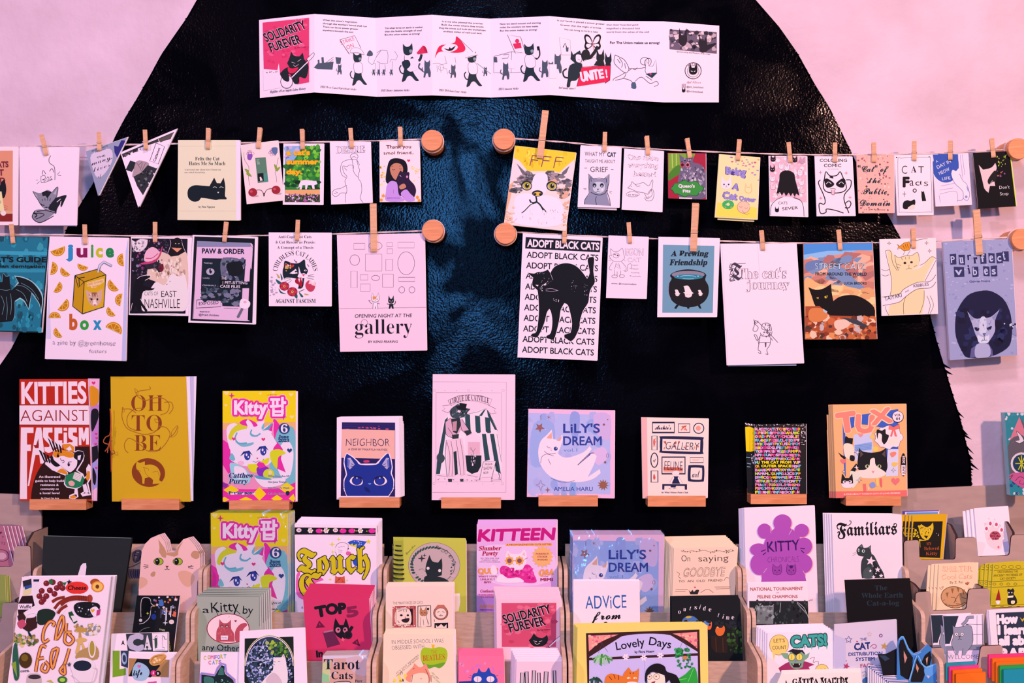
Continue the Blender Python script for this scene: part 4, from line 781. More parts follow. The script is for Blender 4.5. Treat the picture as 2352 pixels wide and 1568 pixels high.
for cx, cy, r, an in ((545, 375, 72, -20), (485, 560, 62, -80), (625, 585, 54, 40), (788, 532, 52, 20), (1170, 480, 60, 85), (535, 735, 56, -60), (1085, 715, 64, 50), (590, 900, 66, -50), (1150, 860, 58, 100), (1062, 965, 52, 50), (520, 1030, 56, 180), (562, 1165, 52, 55), (1075, 1150, 80, -155)):
    a = an; lo = 425 if cx < 600 else 0; cl = lambda p: [(min(max(x, 440+(1438-y)*.02), 1200-(y-272)*.02), y) for x, y in p]
    P('d8820c', cl(ell(cx, cy, r, r, a, 14, 0, 180))); P('f2c060', cl(ell(cx, cy, r*.86, r*.86, a, 14, 0, 180))); P('c87408', cl(ell(cx, cy, r*.78, r*.78, a, 12, 4, 176)))
    for q in (45, 90, 135): L('f2c060', 4, cl([(cx, cy), (cx+r*.8*math.cos(math.radians(q+a)), cy+r*.8*math.sin(math.radians(q+a)))]), sm=0)
P('c98a10', '712,630 930,568 1005,622 985,925 783,992 692,920'); P('dca018', '800,690 1005,625 985,925 783,992'); L(K, 7, '712,630 930,568 1005,622 985,925 783,992 692,920 712,630', '712,630 800,690 1005,622', '800,690 783,992', '712,630 745,745 800,690', '750,655 755,735', '745,655 805,645', sm=0)
P('f0c090', '825,700 985,658 988,690 905,745 870,750 860,730 828,735'); T('d8702a', '100% Orange', 830, 728, 978, 686, 22, 's', .01); T('d8702a', 'Juice', 878, 745, 938, 728, 20, 's', .01)
P('d8a090', '815,765 870,790 920,790 975,750 970,840 945,900 905,925 860,905 830,850'); P('8a5048', '870,790 920,790 905,840 895,820 880,840'); SP('b87868 f0c8c0 8a5a50', 30, '840,800 950,800 930,890 860,890', 4, 12, 3, .5); E('2a2024', 870, 855, 9, 11); E('2a2024', 925, 855, 9, 11); P('f8d8d8', '890,860 905,860 925,905 880,905'); E('c03a48', 902, 908, 9, 6)
L('40405a', 22, '930,600 950,530 985,500 1060,538', sm=0); L('e0c8e8', 15, '930,600 950,530 985,500 1058,537', sm=0); L('8a8aa8', 3, '935,590 958,535 990,508 1055,540', sm=0)
T(K, 'a zine by @greenhouse', 502, 1285, 1095, 1292, 50, 's', -.022, wob=.07); T(K, 'fosters', 850, 1362, 1010, 1362, 38, 's', -.022, wob=.07)
Z('g', '1240,262 1815,268 1785,1012 1220,1002', HD, 'photo collage zine of Nashville cats, one in a pink cowboy hat', 'fad5ea', 4)
leaf('g', '1250,268 1822,275 1795,1016 1232,1006', (.046, .041), 'a8b4d8', CUR.parent)
P('181420', '1248,278 1778,282 1758,990 1230,985'); SP('3a3048 6a4a70 0c0a10 8a7a9a 9a3a80', 120, '1250,285 1600,285 1560,600 1240,640', 5, 18, 5)
P('e8c8d8', '1250,290 1280,310 1330,285 1400,290 1390,350 1340,400 1290,405 1255,360'); SP('a890a0 f8e0ec 6a5a68', 24, '1260,300 1390,300 1330,390 1270,380', 5, 14, 4); L(K, 5, '1310,330 1330,325', '1340,360 1350,350')
P('e8b8b0', '1400,560 1420,480 1500,400 1640,440 1770,420 1765,900 1600,760 1480,690 1400,650', 1); SP('c09088 f0d0c8 a87868 f8e0dc', 90, '1420,560 1700,450 1760,640 1500,660', 8, 28, 4, .6); P('2a2230', '1380,520 1500,500 1550,560 1510,600 1470,560 1400,570', 1); P('701830', '1505,540 1545,520 1550,575 1520,595', 1); SP('2a2230 5a4a50', 26, '1400,500 1540,470 1520,560 1400,560', 4, 12, 3)
P('c83a70', '1340,510 1440,490 1500,450 1535,355 1540,380 1510,460 1450,510 1350,525', 1); P('f0a8c4', '1365,480 1385,400 1440,360 1490,380 1510,420 1470,475 1400,500', 1); L('c83a70', 7, '1380,465 1440,465 1500,420'); P('181018', '1590,420 1620,330 1625,282 1720,285 1760,400 1690,440 1620,450'); P('e88a70', '1625,365 1725,370 1680,410'); L('fad5ea', 3, '1590,420 1620,330 1610,290', '1765,420 1735,350 1720,290'); E('181018', 1680, 320, 46, 50); L('e0e0a0', 4, '1660,325 1672,330', '1690,330 1702,325')
P('f3d2de', '1420,760 1480,690 1560,720 1620,620 1700,640 1760,640 1755,960 1380,990 1350,800', 1); L('5a4a58', 5, '1575,715 1590,712', '1608,690 1615,680'); P('0c0c14', '1340,640 1420,630 1425,645 1370,670 1350,720 1440,750 1470,745 1440,770 1350,770 1330,850 1400,960 1385,980 1330,900 1335,980 1310,960 1290,900 1260,960 1245,955 1255,890 1235,880 1260,820 1270,720 1300,660'); L('fad5ea', 4, '1300,660 1340,635 1420,625 1430,645 1375,675', '1330,850 1410,965 1385,988', '1240,960 1255,890')
T(K, 'CATS OF', 1370, 818, 1500, 818, 38, 's', -.01, wob=.03); T(K, 'EAST', 1530, 832, 1675, 832, 62, 's', -.005, wob=.02); T(K, 'NASHVILLE', 1372, 938, 1705, 938, 92, 's', -.008, wob=.02); Rr(K, 1232, 968, 1755, 988)
Z('h', '85,225 650,243 632,1005 47,988', HD, 'pink case-file zine with black border and cat photo strips', 'f7d3ee', 4)
P('0e141c', '100,238 628,256 606,992 66,972'); P('e8b0d8', '125,278 590,295 612,330 600,520 585,540 565,968 545,975 85,955'); P('8a80a8', '125,278 590,295 590,330 125,330'); L('0e141c', 3, '585,310 612,340 600,520', '120,300 90,950', sm=0)
T('0e141c', 'PAW & ORDER', 168, 385, 535, 390, 44, 's', .02, ol='7a6a98', oo=.02); P('14202c', '168,428 350,430 350,422 548,438 535,640 580,635 580,690 520,690 512,850 345,845 340,800 170,795 158,710')
P('6a6480', '340,432 500,436 430,480 390,520 400,600 340,600', 1); SP('5a5a78 2a3a48 8a80a0', 36, '345,435 545,440 530,640 345,600', 8, 26, 3, 1.); P('10161c', '380,480 500,460 520,560 420,580', 1); E('b8a0c0', 240, 545, 36, 30); E('10161c', 242, 540, 12, 22); E('e8d0e8', 248, 530, 5); SP('4a5468 7a7090 1c2630', 50, '170,700 510,700 505,840 180,790', 8, 30, 6, 1.4)
for s, x, y, a in (('THIEVES', 182, 476, 258), ('LIARS', 175, 606, 232), ('CRIMINALS ...', 170, 670, 310)): T('c8b8d8', s, x, y, a, y+3, 13)
P('0c1016', '330,580 380,585 380,625 580,630 580,662 500,690 320,690 320,620'); T('f0d8f0', 'THE', 335, 612, 380, 614, 26, 's', .01); T('f0d8f0', '| PET-SITTING', 348, 652, 562, 656, 26, 's', .01); T('f0d8f0', 'CASE FILES', 325, 684, 500, 688, 25, 's', .01)
L('0e141c', 4, '122,792 330,768 332,850 115,862 122,792', sm=0); T('0e141c', 'EXPOSED', 142, 838, 312, 826, 30, 's', -.005); P('f7e0f4', '505,790 540,782 585,810 580,850 545,870 495,850', 1); E('e8a0b8', 542, 810, 14, 10); P('6a6478', '510,860 530,868 492,945 475,950 470,935'); T('0e141c', 'PRESENTED BY', 148, 898, 235, 900, 9, 's', .02); T('0e141c', '@fried.chicken', 138, 928, 315, 934, 20, 's', .0, wob=.04); T('334', '#CONFIDENTIAL UPDATE', 358, 866, 480, 870, 8)
Z('h', '748,203 1293,205 1293,848 750,845', HD, 'white square zine with a snarling tattoo-style cat and red roses', 'fad8f4', 4)
T('1a1626', 'Anti-Capitalist Cats', 832, 252, 1120, 252, 22, 'se', .0); T('1a1626', '& Cat Rescue as Praxis:', 808, 299, 1153, 299, 22, 'se', .0); T('1a1626', 'A Concept of a Thesis', 822, 346, 1138, 346, 22, 'se', .0)
T('1a1626', 'CHILDLESS CAT LADIES', 0, 0, 1, 0, 40, 'se', -.01, circ=(980, 560, 158, -173, -7)); T('1a1626', 'AGAINST FASCISM', 806, 818, 1157, 818, 34, 'se', .0)
SP('b898b8', 16, '760,590 800,590 820,760 760,760', 4, 12, 3, 1.5)
for q in ('810,610 860,640 880,660 830,650', '835,690 860,720 900,740 850,730', '960,740 990,780 1000,760 990,735', '1010,720 1050,760 1030,765', '850,560 870,600 860,620', '820,560 840,590 850,600'): P('1a5a5a', q, 1)
P('14202c', '880,500 890,450 950,470 1010,470 1060,440 1070,500 1090,540 1060,600 1045,680 1000,690 940,640 880,600 870,540', 1); P('fad8f4', '895,470 930,490 900,510'); P('fad8f4', '1010,500 1030,560 1060,560 1100,590 1060,600 1030,600 1000,590 1010,560', 1); P('f8d8ec', '930,560 985,520 1000,560 960,565'); P('fad8f4', '960,600 1000,620 1000,690 900,640 890,600', 1); E('14202c', 985, 545, 10, 6); E('fad8f4', 1068, 535, 12, 7); E('14202c', 1070, 535, 5)
P('d84a68', '1035,568 1068,566 1052,586'); P('a81430', '985,610 1040,600 1035,680 1010,660 980,640', 1); P('fad8f4', '1005,605 1015,640 1022,605'); P('fad8f4', '1030,604 1040,636 1042,602'); L('14202c', 3, '940,600 880,610', '940,610 885,635', '950,620 900,660', '1090,580 1140,570', '1090,590 1145,590', '1085,600 1140,612', '1010,470 1035,490 1030,560', '960,480 1000,510')
for x, y, r in ((885, 672, 42), (955, 720, 44)):
    P('8a1430', ell(x, y, r, r*.9)); [E('c83048', x+r*.6*math.cos(i*1.26), y+r*.55*math.sin(i*1.26), r*.36, r*.3) for i in range(5)]; E('e8c060', x, y, r*.24); E('3a1020', x, y, r*.12)
P('c83a58', '1070,650 1100,620 1120,650 1155,640 1145,700 1110,720 1075,690', 1); P('f8c0d0', '1095,650 1110,610 1130,655'); P('f8c0d0', '1120,660 1150,625 1155,670'); SP('c83048 e8a050', 16, '880,480 1000,450 960,500 900,540', 6, 12, 5)
L('14202c', 4, '970,440 990,465', '1085,480 1100,500', '1010,720 1060,700'); P('c8a060', '815,560 835,575 850,600 830,598'); P('c8a060', '1060,735 1100,745 1070,748', 1)
Z('h', '1342,225 2107,210 2127,1232 1370,1243', HD, 'large pale pink zine of drawn picture frames above two tiny cats', 'f9c3e2', 3)
def bx4(c, w, *a):
    for x0, y0, x1, y1 in a: RO(c, w, x0, y0, x1, y1)
bx4('3a2c40', 3, (1490, 298, 1586, 350), (1778, 292, 1826, 328), (1780, 346, 1828, 388), (1874, 288, 2016, 338), (1592, 392, 1734, 540), (1768, 438, 1830, 534), (1464, 542, 1520, 684), (1546, 572, 1612, 618), (1740, 566, 1834, 680), (1880, 594, 2022, 630), (1548, 652, 1632, 716))
for e in ((1678, 320, 58, 36), (1498, 444, 42, 46), (1946, 472, 73, 100), (1680, 600, 34, 23), (1908, 703, 26, 27), (1996, 703, 26, 27)): E('3a2c40', *e, w=3, n=28)
L('5a4458', 2, '1365,868 2120,855', sm=0); CH('f9d8ea', 1678, 785, 66, 52, ol=K, lw=3, ear=.6); P('e08a3a', '1655,760 1690,762 1680,785 1655,785'); P('f9d8ea', '1660,815 1695,815 1700,870 1685,870 1678,845 1670,870 1655,870'); L(K, 3, '1660,815 1655,870', '1695,815 1700,870', '1678,845 1678,868', '1650,825 1635,815 1620,795 1635,800', '1695,820 1715,825')
CH('1c222c', 1815, 800, 50, 46, eye='e8c8e0'); P('1c222c', '1800,825 1832,825 1838,868 1826,868 1816,845 1806,868 1795,868'); L('1c222c', 5, '1800,830 1780,825', '1832,835 1850,820 1855,800')
T('1c1420', 'OPENING NIGHT AT THE', 1497, 946, 1994, 940, 32, 's', .0, sl=.15); T('1c1420', 'gallery', 1500, 1088, 1998, 1084, 125, 'se', -.012); E('1c1420', 1582, 990, 28, w=2); T('1c1420', 'BY KENSI FEARING', 1615, 1166, 1872, 1164, 22, 's', .0, sl=.15)
# ---- lower right string ----
Z('i', '340,190 1107,232 1057,1420 288,1388', HD, 'white poster zine repeating adopt black cats behind an arched black cat', 'f9d6f2', 4)
P('101722', '368,228 1090,265 1083,375 362,338'); T('f9d6f2', 'ADOPT BLACK CATS', 380, 318, 1075, 352, 72, 's', .035)
for i in range(10):
    y = 425+i*101.5; x = 376-i*5; T('101722', 'ADOPT BLACK CATS', x, y, x+692, y+31, 60, 's', .015)
W_ = 'f9d6f2'; body = '385,572 450,580 480,565 540,560 580,540 605,575 640,520 700,488 770,480 840,500 900,550 960,630 985,570 965,460 975,425 1010,418 1028,440 1020,560 1035,660 1000,720 980,780 970,860 920,940 890,1040 885,1100 840,1200 800,1235 740,1195 740,1170 800,1150 815,1060 790,930 770,880 740,865 705,930 690,1030 650,1190 620,1220 565,1200 570,1180 610,1150 625,1040 612,950 595,920 570,960 545,1060 490,1180 450,1195 415,1180 430,1160 470,1140 490,1020 495,900 485,760 470,730 430,690 440,620'
L(W_, 12, body, sm=0, closed=True); P('0c1119', body)
SP('f9d6f2 8a8aa0', 20, '520,560 620,600 620,680 520,700', 2, 6, 2, .5); SP('f9d6f2 9a9ab0', 12, '930,670 970,700 960,800 930,780', 2, 7, 4, .5); SP('f9d6f2', 10, '620,820 690,830 690,850 640,850', 2, 6, 4); SP('b8a8c8', 10, '800,620 880,640 880,820 800,800', 2, 5, 7); L('c8a8c8', 3, '560,730 620,725 680,745', '560,745 620,752 680,742'); P(W_, '462,688 492,690 480,705'); P(W_, '535,690 565,668 558,695'); SP(W_, 9, '500,700 530,690 530,745 505,745', 2, 7, 3); L(W_, 2, '485,572 478,585', '510,565 500,580', '605,575 630,640')
Z('i', '1167,212 1550,225 1530,825 1143,815', HD, 'small pale zine with a pencil drawing of a standing cat in a jacket', 'f8cdec', 3)
T('f8cdec', 'EGON', 1330, 405, 1502, 403, 70, 's', .0, ol='9a88a8', oo=.03, wob=.03); T('f8cdec', 'CAT', 1345, 468, 1480, 468, 44, 's', .0, ol='9a88a8', oo=.03)
TL('8a7898', ['meets', 'Mister', 'Amazing', 'Tranimals'], 1370, 505, 1475, 36, 16, jus='c', wob=.06)
L('4a3c58', 3, '1195,410 1185,340 1215,365 1265,362 1300,335 1310,380 1320,430 1290,460 1240,465 1200,450 1175,410 1195,400', '1210,465 1180,510 1175,540 1200,545', '1290,465 1330,510 1335,545 1310,550', '1240,480 1225,540', '1265,480 1280,540', '1225,545 1225,600', '1250,560 1250,600', '1285,550 1280,600', '1320,560 1350,550 1350,500 1380,485 1390,520 1370,530'); E('4a3c58', 1240, 405, 30, 24, w=3); E('4a3c58', 1255, 405, 8); L('4a3c58', 5, '1215,392 1240,400'); E('4a3c58', 1225, 607, 28, 14, w=3); E('4a3c58', 1295, 604, 26, 14, w=3)
L('8a7898', 2, '1170,430 1190,440', '1165,450 1190,452', '1310,440 1330,460', '1240,485 1265,510', '1240,510 1265,530'); T('2a2038', 'emma. @unequivocallyso', 1195, 680, 1435, 690, 15, 's', .01)
Z('i', '1650,225 2238,237 2210,1000 1638,1000', HD, 'slate blue zine with a white border and a black cauldron', 'fbdaf0', 4)
P('6f92b4', '1692,302 2188,312 2172,960 1685,958'); T('101a24', 'A Brewing', 1765, 412, 2125, 412, 50, 'si', .025); T('101a24', 'Friendship', 1752, 498, 2115, 498, 52, 'si', .025)
P('17181e', '1760,600 1790,570 1870,545 1960,540 2060,560 2108,590 2100,640 2130,700 2130,780 2090,850 2010,895 1920,905 1830,880 1770,830 1745,750 1750,680 1775,630', 1); E('8a7a94', 1935, 590, 160, 36); E('2f7a98', 1938, 612, 140, 26); L('a8d0e8', 4, '1860,612 1890,600 1980,602 2010,615', '1880,625 1940,632 1990,628'); E('c8e0f0', 1835, 605, 6); E('c8e0f0', 2030, 605, 6); L('a87a9a', 3, '1760,600 1745,750 1770,830')
for x, s_ in ((1830, .55), (1935, 1), (2052, .5)): P('f6cfe0', [(x+a*s_, 780+b*s_) for a, b in pts('-48,-18 -30,-22 -38,-60 -45,-78 -10,-85 10,-70 35,-25 55,-12 40,-5 30,20 0,32 -28,22 -35,-8')]); L('3a2a38', 2, [(x-18*s_, 780), (x-6*s_, 782)], [(x+8*s_, 782), (x+18*s_, 780)])
for x, d_ in ((1835, -1), (1938, 0), (2035, 1)): P('17181e', [(x-14, 880), (x+14, 880), (x+d_*22+6, 920), (x+d_*22-14, 915)])
Z('j', '48,295 625,292 682,1203 97,1218', HD, 'large white zine with decorated lettering and a cat carrying a bindle', 'fbd2ee', 3)
leaf('j', '60,300 620,297 625,1220 105,1225', (.045, .039), 'c8b8e8', CUR.parent); L('e8b8dc', 3, '60,300 105,1215', '330,294 350,600', sm=0)
T('fbd2ee', 'The cat\'s', 170, 562, 555, 555, 72, 'se', .0, ol='4a4058', oo=.025); T('fbd2ee', 'journey', 238, 640, 575, 638, 66, 'se', .0, ol='4a4058', oo=.025); T('3a3448', 'T', 130, 572, 215, 570, 118, 'fr', .0); L('4a4058', 4, '120,450 240,445', '118,460 130,500 120,540 150,560 120,580 160,575', '130,480 160,490 140,520 165,540'); SP('3a3448 6a6078', 24, '118,455 160,455 160,580 118,580', 3, 8)
L('4a4058', 4, '305,905 330,885 485,1045', '300,870 310,900 295,950 320,960 335,930 310,905', '300,870 320,900 335,880', '360,920 375,900 415,900 435,935 430,955 370,945 360,920', '350,970 370,995 430,990 440,960', '350,1005 340,1060 335,1100 350,1110 355,1130 335,1120', '430,1000 425,1060 400,1100 410,1135 390,1130', '345,1045 425,1045', '355,985 330,1030 310,1000 305,985 325,995 340,1060', '430,1010 445,1030'); SP('5a5068', 14, '370,905 430,905 430,945 370,945', 3, 9, 3, .6); SP('5a5068', 14, '355,965 430,965 420,1000 360,1000', 3, 8, 3); P('4a4058', '385,1045 398,1045 395,1080 388,1080'); E('4a4058', 385, 958, 3); E('4a4058', 408, 958, 3)
Z('j', '678,292 1202,288 1237,1020 692,1022', HD, 'full-colour street cat zine, black cat lying before orange hills and rocks', 'c06848', 4)
P('4a86d8', '680,295 1200,290 1202,360 1100,345 980,380 860,400 682,420'); P('8ab0e8', '680,380 860,350 1200,345 1202,365 1000,385 682,430'); P('d98a80', '682,425 860,390 1000,370 1100,345 1202,350 1225,760 688,770'); SP('c87870 e8a898 7a88b8 b06a70', 60, '690,430 1200,370 1210,620 690,600', 14, 55, 3, 1.8, rot=-.3); P('7a88b8', '860,500 960,470 1060,560 1150,640 1050,650 960,580', 1); P('6a78b0', '700,440 800,420 780,480 700,500', 1); P('f0a878', '690,560 800,600 950,610 1100,640 1215,680 1220,860 690,860', 1); SP('f8c090 e09870', 30, '700,600 1200,660 1210,820 900,700', 10, 40, 3, 2)
T('c8dcf0', 'STREET CATZ', 768, 488, 1152, 490, 46, 's', -.01, ol='20406a', oo=.03, wob=.05); T('182438', 'FROM AROUND THE WORLD', 770, 535, 1158, 538, 24, 's', .03); T('182438', 'LUCIA BROOKS', 985, 605, 1158, 605, 20, 's', .03)
P('0b0b10', '715,625 770,645 830,635 888,600 892,660 905,730 960,695 1060,685 1150,720 1215,780 1220,850 1080,860 900,850 830,790 770,770 740,690', 0); P('e8a030', '775,705 795,702 790,715'); P('e8b838', '838,695 862,688 855,708 840,708'); E(K, 852, 698, 3, 7)
P('a84a30', '692,770 800,768 880,840 1220,850 1235,1018 694,1020'); SP('c86038 e08858 8a3420 a84a30 d87048 4a3030 c8a8b0 e8b8a8 6a2a20', 150, '695,780 860,850 1215,860 1230,1010 698,1012', 10, 34, 8, 1.2); P('d87848', '730,790 830,790 860,850 790,890 720,870', 1); P('e8b8b0', '920,880 1000,870 1030,910 960,950 915,930', 1); P('3a3a48', '970,855 1080,870 1170,920 1150,930 1050,900'); P('b0b8c8', '830,790 860,810 850,825 825,805')
Z('j', '1257,262 1680,250 1697,828 1273,843', HD, 'white zine with a big cream cat reaching up under a gold fish', 'fbd8e4', 3)
P('f3c8a8', '1315,345 1345,350 1370,400 1390,480 1420,500 1560,480 1640,400 1680,400 1640,470 1590,590 1600,700 1580,826 1320,838 1340,700 1345,560 1320,420', 0); P('f3c8a8', '1370,380 1400,400 1460,385 1500,385 1545,362 1560,420 1550,470 1480,500 1400,500 1375,440'); L('2a2028', 3, '1300,350 1330,345 1345,370 1355,440 1390,500', '1300,350 1310,400 1345,560 1338,680 1300,770 1325,838', '1560,460 1600,440 1650,395 1685,410 1680,430 1600,580', '1595,650 1590,740 1560,825', '1480,640 1440,740 1440,832', '1370,380 1400,400 1460,385 1500,385 1545,362 1560,430', '1370,380 1380,440 1400,500', '1640,690 1665,760 1640,825', '1615,690 1640,760 1625,826', '1270,490 1300,500 1330,490', '1270,530 1300,540 1330,530')
P('e0882a', '1410,315 1440,290 1480,280 1495,310 1480,345 1440,350 1415,330 1390,335 1400,315 1388,300'); L('3a2010', 3, '1410,315 1440,290 1480,280 1495,310 1480,345 1440,350 1415,330 1390,340 1400,315 1388,300 1410,315', '1450,300 1460,330', '1465,295 1475,330', '1435,310 1445,335', sm=0); L('2a6a78', 3, '1490,345 1465,385', '1450,350 1435,380'); E('2a2028', 1448, 442, 11, 9); E('2a2028', 1498, 436, 10, 8); P('d89a98', '1468,458 1488,456 1478,468'); L('2a2028', 2.5, '1478,468 1478,482 1455,490', '1478,482 1500,486', '1420,400 1430,420', '1450,395 1455,415', '1480,392 1480,412', '1380,470 1410,480', '1390,450 1420,462', '1540,460 1515,470')
P('fbe0ea', '1275,700 1400,680 1440,640 1540,590 1640,580 1685,530 1682,585 1640,630 1540,640 1450,700 1400,740 1280,770', 1); L('2a2028', 3.5, '1275,700 1400,680 1440,640 1540,590 1640,580 1683,530', '1280,765 1400,740 1450,700 1540,640 1640,630 1684,585'); T('1c3a50', 'TAIYAKI', 1295, 730, 1425, 698, 32, 's', .01, sl=.1); T('1c3a50', 'AND', 1452, 668, 1482, 652, 12, 's', .01); T('1c3a50', 'KIBBLES', 1515, 628, 1630, 612, 24, 's', .01)
for x, y in ((1328, 292), (1612, 290), (1636, 350)): SPK('2a2028', x, y, 17); SPK('fbd8e4', x, y, 9)
L('2a2028', 3, '1530,275 1570,262 1620,258')
Z('j', '1737,280 2257,258 2303,1140 1790,1180', (.050, .046), 'grey-blue textured zine with ransom-note title and a cat in a round bed', '9a94c8', 8)
SP('b0a8d8 8a88c0 a49ed0', 200, '1745,285 2250,265 2295,1130 1795,1170', 5, 12, 4, 1.4, 4)
for i, (ch, x, y, c) in enumerate((('P', 1790, 446, 1), ('u', 1856, 450, 1), ('r', 1916, 425, 0), ('r', 1962, 450, 0), ('f', 2018, 440, 1), ('e', 2082, 436, 1), ('c', 2142, 436, 1), ('t', 2188, 424, 1), ('v', 1820, 540, 1), ('i', 1922, 528, 0), ('b', 1958, 540, 1), ('e', 2042, 536, 1), ('s', 2100, 535, 1))):
    if c: w = 46 if i != 8 else 76; P('2c3060', [(x-2, y-70), (x+w, y-75+i % 3*4), (x+w+3, y+6), (x+3, y+9-i % 2*6)])
    T('b8b0e0' if c else '1c2048', ch, x+8, y-6, x+(38 if ch not in 'v' else 64) - (14 if ch in 'it' else 0), y-9, 60 if ch != 'P' else 50, 'se' if i % 2 else 's', .02)
T('2c3468', 'Gabriel Freire', 1938, 590, 2093, 585, 17, 's', .0)
P('14183c', '1830,880 1850,790 1920,690 2010,655 2100,655 2190,710 2240,800 2258,900 2255,1020 2220,1090 2100,1150 1930,1160 1880,1110 1835,1000'); SP('1c2250 0e1230 242a5c', 40, '1850,800 2230,800 2230,1080 1880,1100', 14, 40, 4); P('8a84b8', '2258,900 2300,940 2300,1000 2262,980'); SP('c8c0e8 14183c', 14, '2200,900 2290,900 2290,960 2210,950', 4, 12)
P('a8a0d0', '1920,808 1975,862 2040,858 2100,850 2165,795 2130,880 2130,960 2080,1045 2020,1050 1985,990 1955,900'); P('8a80b8', '1932,825 1972,868 1950,880'); P('8a80b8', '2155,812 2105,855 2125,880'); P('c8c0e4', '2020,860 2060,858 2065,960 2030,985 2010,960', 1); P('14183c', '1975,930 2010,935 2005,955 1985,955', 1); P('14183c', '2070,935 2105,920 2098,945 2078,952', 1); P('5a5490', '2035,975 2062,972 2050,1000'); P('d0c8ea', '2000,990 2045,1005 2085,985 2080,1040 2045,1060 2005,1040', 1); L('2c3060', 4, '2048,1000 2048,1025 2025,1035', '2048,1025 2072,1032'); P('5a5490', '1940,1160 1950,1090 2010,1050 2080,1050 2110,1100 2115,1145')
SP('7a74a8 c0b8e0 9088c0', 40, '1990,870 2110,870 2070,1030 2010,1030', 3, 10, 9, .5); P('a8a0d0', '1990,1060 2080,1060 2090,1148 1985,1158', 1)
# ---- clothespins ----
for a in [(95.7, 310, 106.6, 356, 'sleeping kitten zine'), (227, 304, 228, 346, 'small triangular grey zine'), (333, 299, 335, 343, 'larger triangular photo zine'), (479, 295, 477.5, 342, 'cream black cat zine'),
    (597.7, 293.5, 593.3, 341, 'tilted pink cherry zine'), (694, 297, 695.6, 343, 'green garden zine'), (805, 295, 808, 340, 'reaching cat line drawing zine'), (919, 292, 920.5, 335, 'girl and purple cat zine'),
    (1252.7, 255, 1240, 363.6, 'tilted yellow cat face zine'), (1389.6, 304, 1388.4, 348, 'crying grey cat zine'), (1485.4, 312.7, 1488.3, 356, 'bubble letter zine'), (1578, 318, 1584.7, 363, 'green bubble cat zine'),
    (1698.4, 321, 1694.7, 368, 'yellow doodle zine'), (1811.4, 327, 1816, 373.4, 'long-haired figure zine'), (1917.8, 328, 1918, 372.5, 'masked cartoon cat zine'), (2006.9, 328, 2007.5, 372.5, 'salmon script zine'),
    (2100, 325, 2100, 368.7, 'mixed letter cat facts zine'), (2183, 323.6, 2182.7, 367, 'blue moon zine'), (2278, 318, 2282, 361.6, 'nearly black zine'), (26.2, 515, 30.3, 558.8, 'dark teal winged cat zine'),
    (194.6, 516, 195.8, 561, 'juice box zine'), (356, 510, 356, 556, 'photo collage zine'), (520, 509.5, 515.4, 555, 'pink case-file zine'), (684.4, 505, 682.3, 552.5, 'snarling tattoo cat zine'),
    (857, 468, 858.8, 578, 'drawn picture frames zine'), (1297, 516, 1295.7, 559, 'arched black cat poster zine'), (1443.8, 511, 1447.4, 558, 'pencil cat in a jacket zine'), (1598, 467, 1592.6, 577, 'black cauldron zine'),
    (1749, 529, 1753, 574.5, 'cat with bindle zine'), (1926, 527.5, 1930, 574, 'black street cat zine'), (2097, 524.5, 2098.7, 570, 'gold fish zine'), (2242.5, 481.5, 2249.4, 585, 'grey-blue ransom-note zine')]: pin(*a)
LD = (.013, .029)
# ---- booklets standing on the ledges ----
t = Z('k', '200,92 905,90 945,1345 200,1340', LD, 'tall red and white zine about kitties against fascism, standing on a ledge', 'c02818', 4)
leaf('k', '905,84 1025,86 1000,1345 945,1345', (.010, .024), 'd8a0d8', t, 'second_copy_page')
s0 = CUR; s = surf('k', '905,84 1025,86 1000,1345 945,1345', (.0107, .0247), t, t.location); s.sh = []
P('f4a8d0', '915,88 1022,88 1018,200 920,170'); HE('d83070', 963, 132, 20); P('e08818', '925,170 1000,190 1018,250 1010,330 960,380 935,380', 1); P('c878c8', '935,380 1015,350 1005,800 950,760'); P('14121c', '940,420 1000,400 1015,480 960,620 940,600', 1); P('14121c', '945,790 1005,770 1012,900 950,960'); P('a890d8', '945,960 1000,920 1010,1200 950,1240'); P('14121c', '955,1000 990,1080 980,1180 955,1140', 1); [HE('d83070', x, y, 14) for x, y in ((990, 655), (995, 700), (985, 760), (990, 1005))]; P('f4a8d0', '948,1240 1000,1200 998,1340 948,1345')
CUR = s0
P('fbd6e4', '200,362 912,362 918,560 200,558'); L('2a0a10', 4, '200,358 912,356', '200,564 918,562', sm=0)
T('fbd6e4', 'KITTIES', 220, 338, 892, 332, 222, 's', .035); T('9a2a30', 'AGAINST', 212, 525, 902, 522, 125, 's', -.012)
# tall stepped letters
for q in ('215,588 345,588 345,645 278,645 278,765 318,765 318,830 278,830 278,1325 205,1325', '375,590 425,590 470,960 415,960 405,870 365,870 300,1190 285,1190 345,760', '445,590 540,590 540,640 500,640 500,680 550,740 550,830 500,850 460,830 455,790 505,790 505,760 445,690', '560,590 640,590 640,650 600,650 600,720 640,720 640,800 560,790', '655,640 690,640 690,760 655,760', '655,592 690,592 690,622 655,622', '705,590 790,590 790,640 750,640 750,670 798,690 798,780 705,780 705,740 745,740 745,720 705,690', '810,590 850,590 862,660 880,590 912,590 915,765 885,765 885,690 862,740 838,690 838,770 812,770'): P('fbd6e4', q)
P('9a1c14', '345,770 372,770 395,700 400,770 398,800 362,800')
P('2c120e', '320,1325 330,1220 370,1080 450,950 600,830 760,790 920,785 945,1325')
ol = '470,960 500,905 560,920 548,880 560,830 620,800 600,790 640,760 720,755 765,790 765,840 800,830 850,840 862,880 850,930 790,1030 850,1070 870,1110 900,1080 895,1010 915,970 935,1000 925,1120 900,1160 930,1280 850,1290 835,1270 870,1250 855,1180 790,1215 800,1300 760,1320 715,1310 720,1290 770,1270 775,1215 690,1200 665,1170 680,1080 540,1020 470,960'
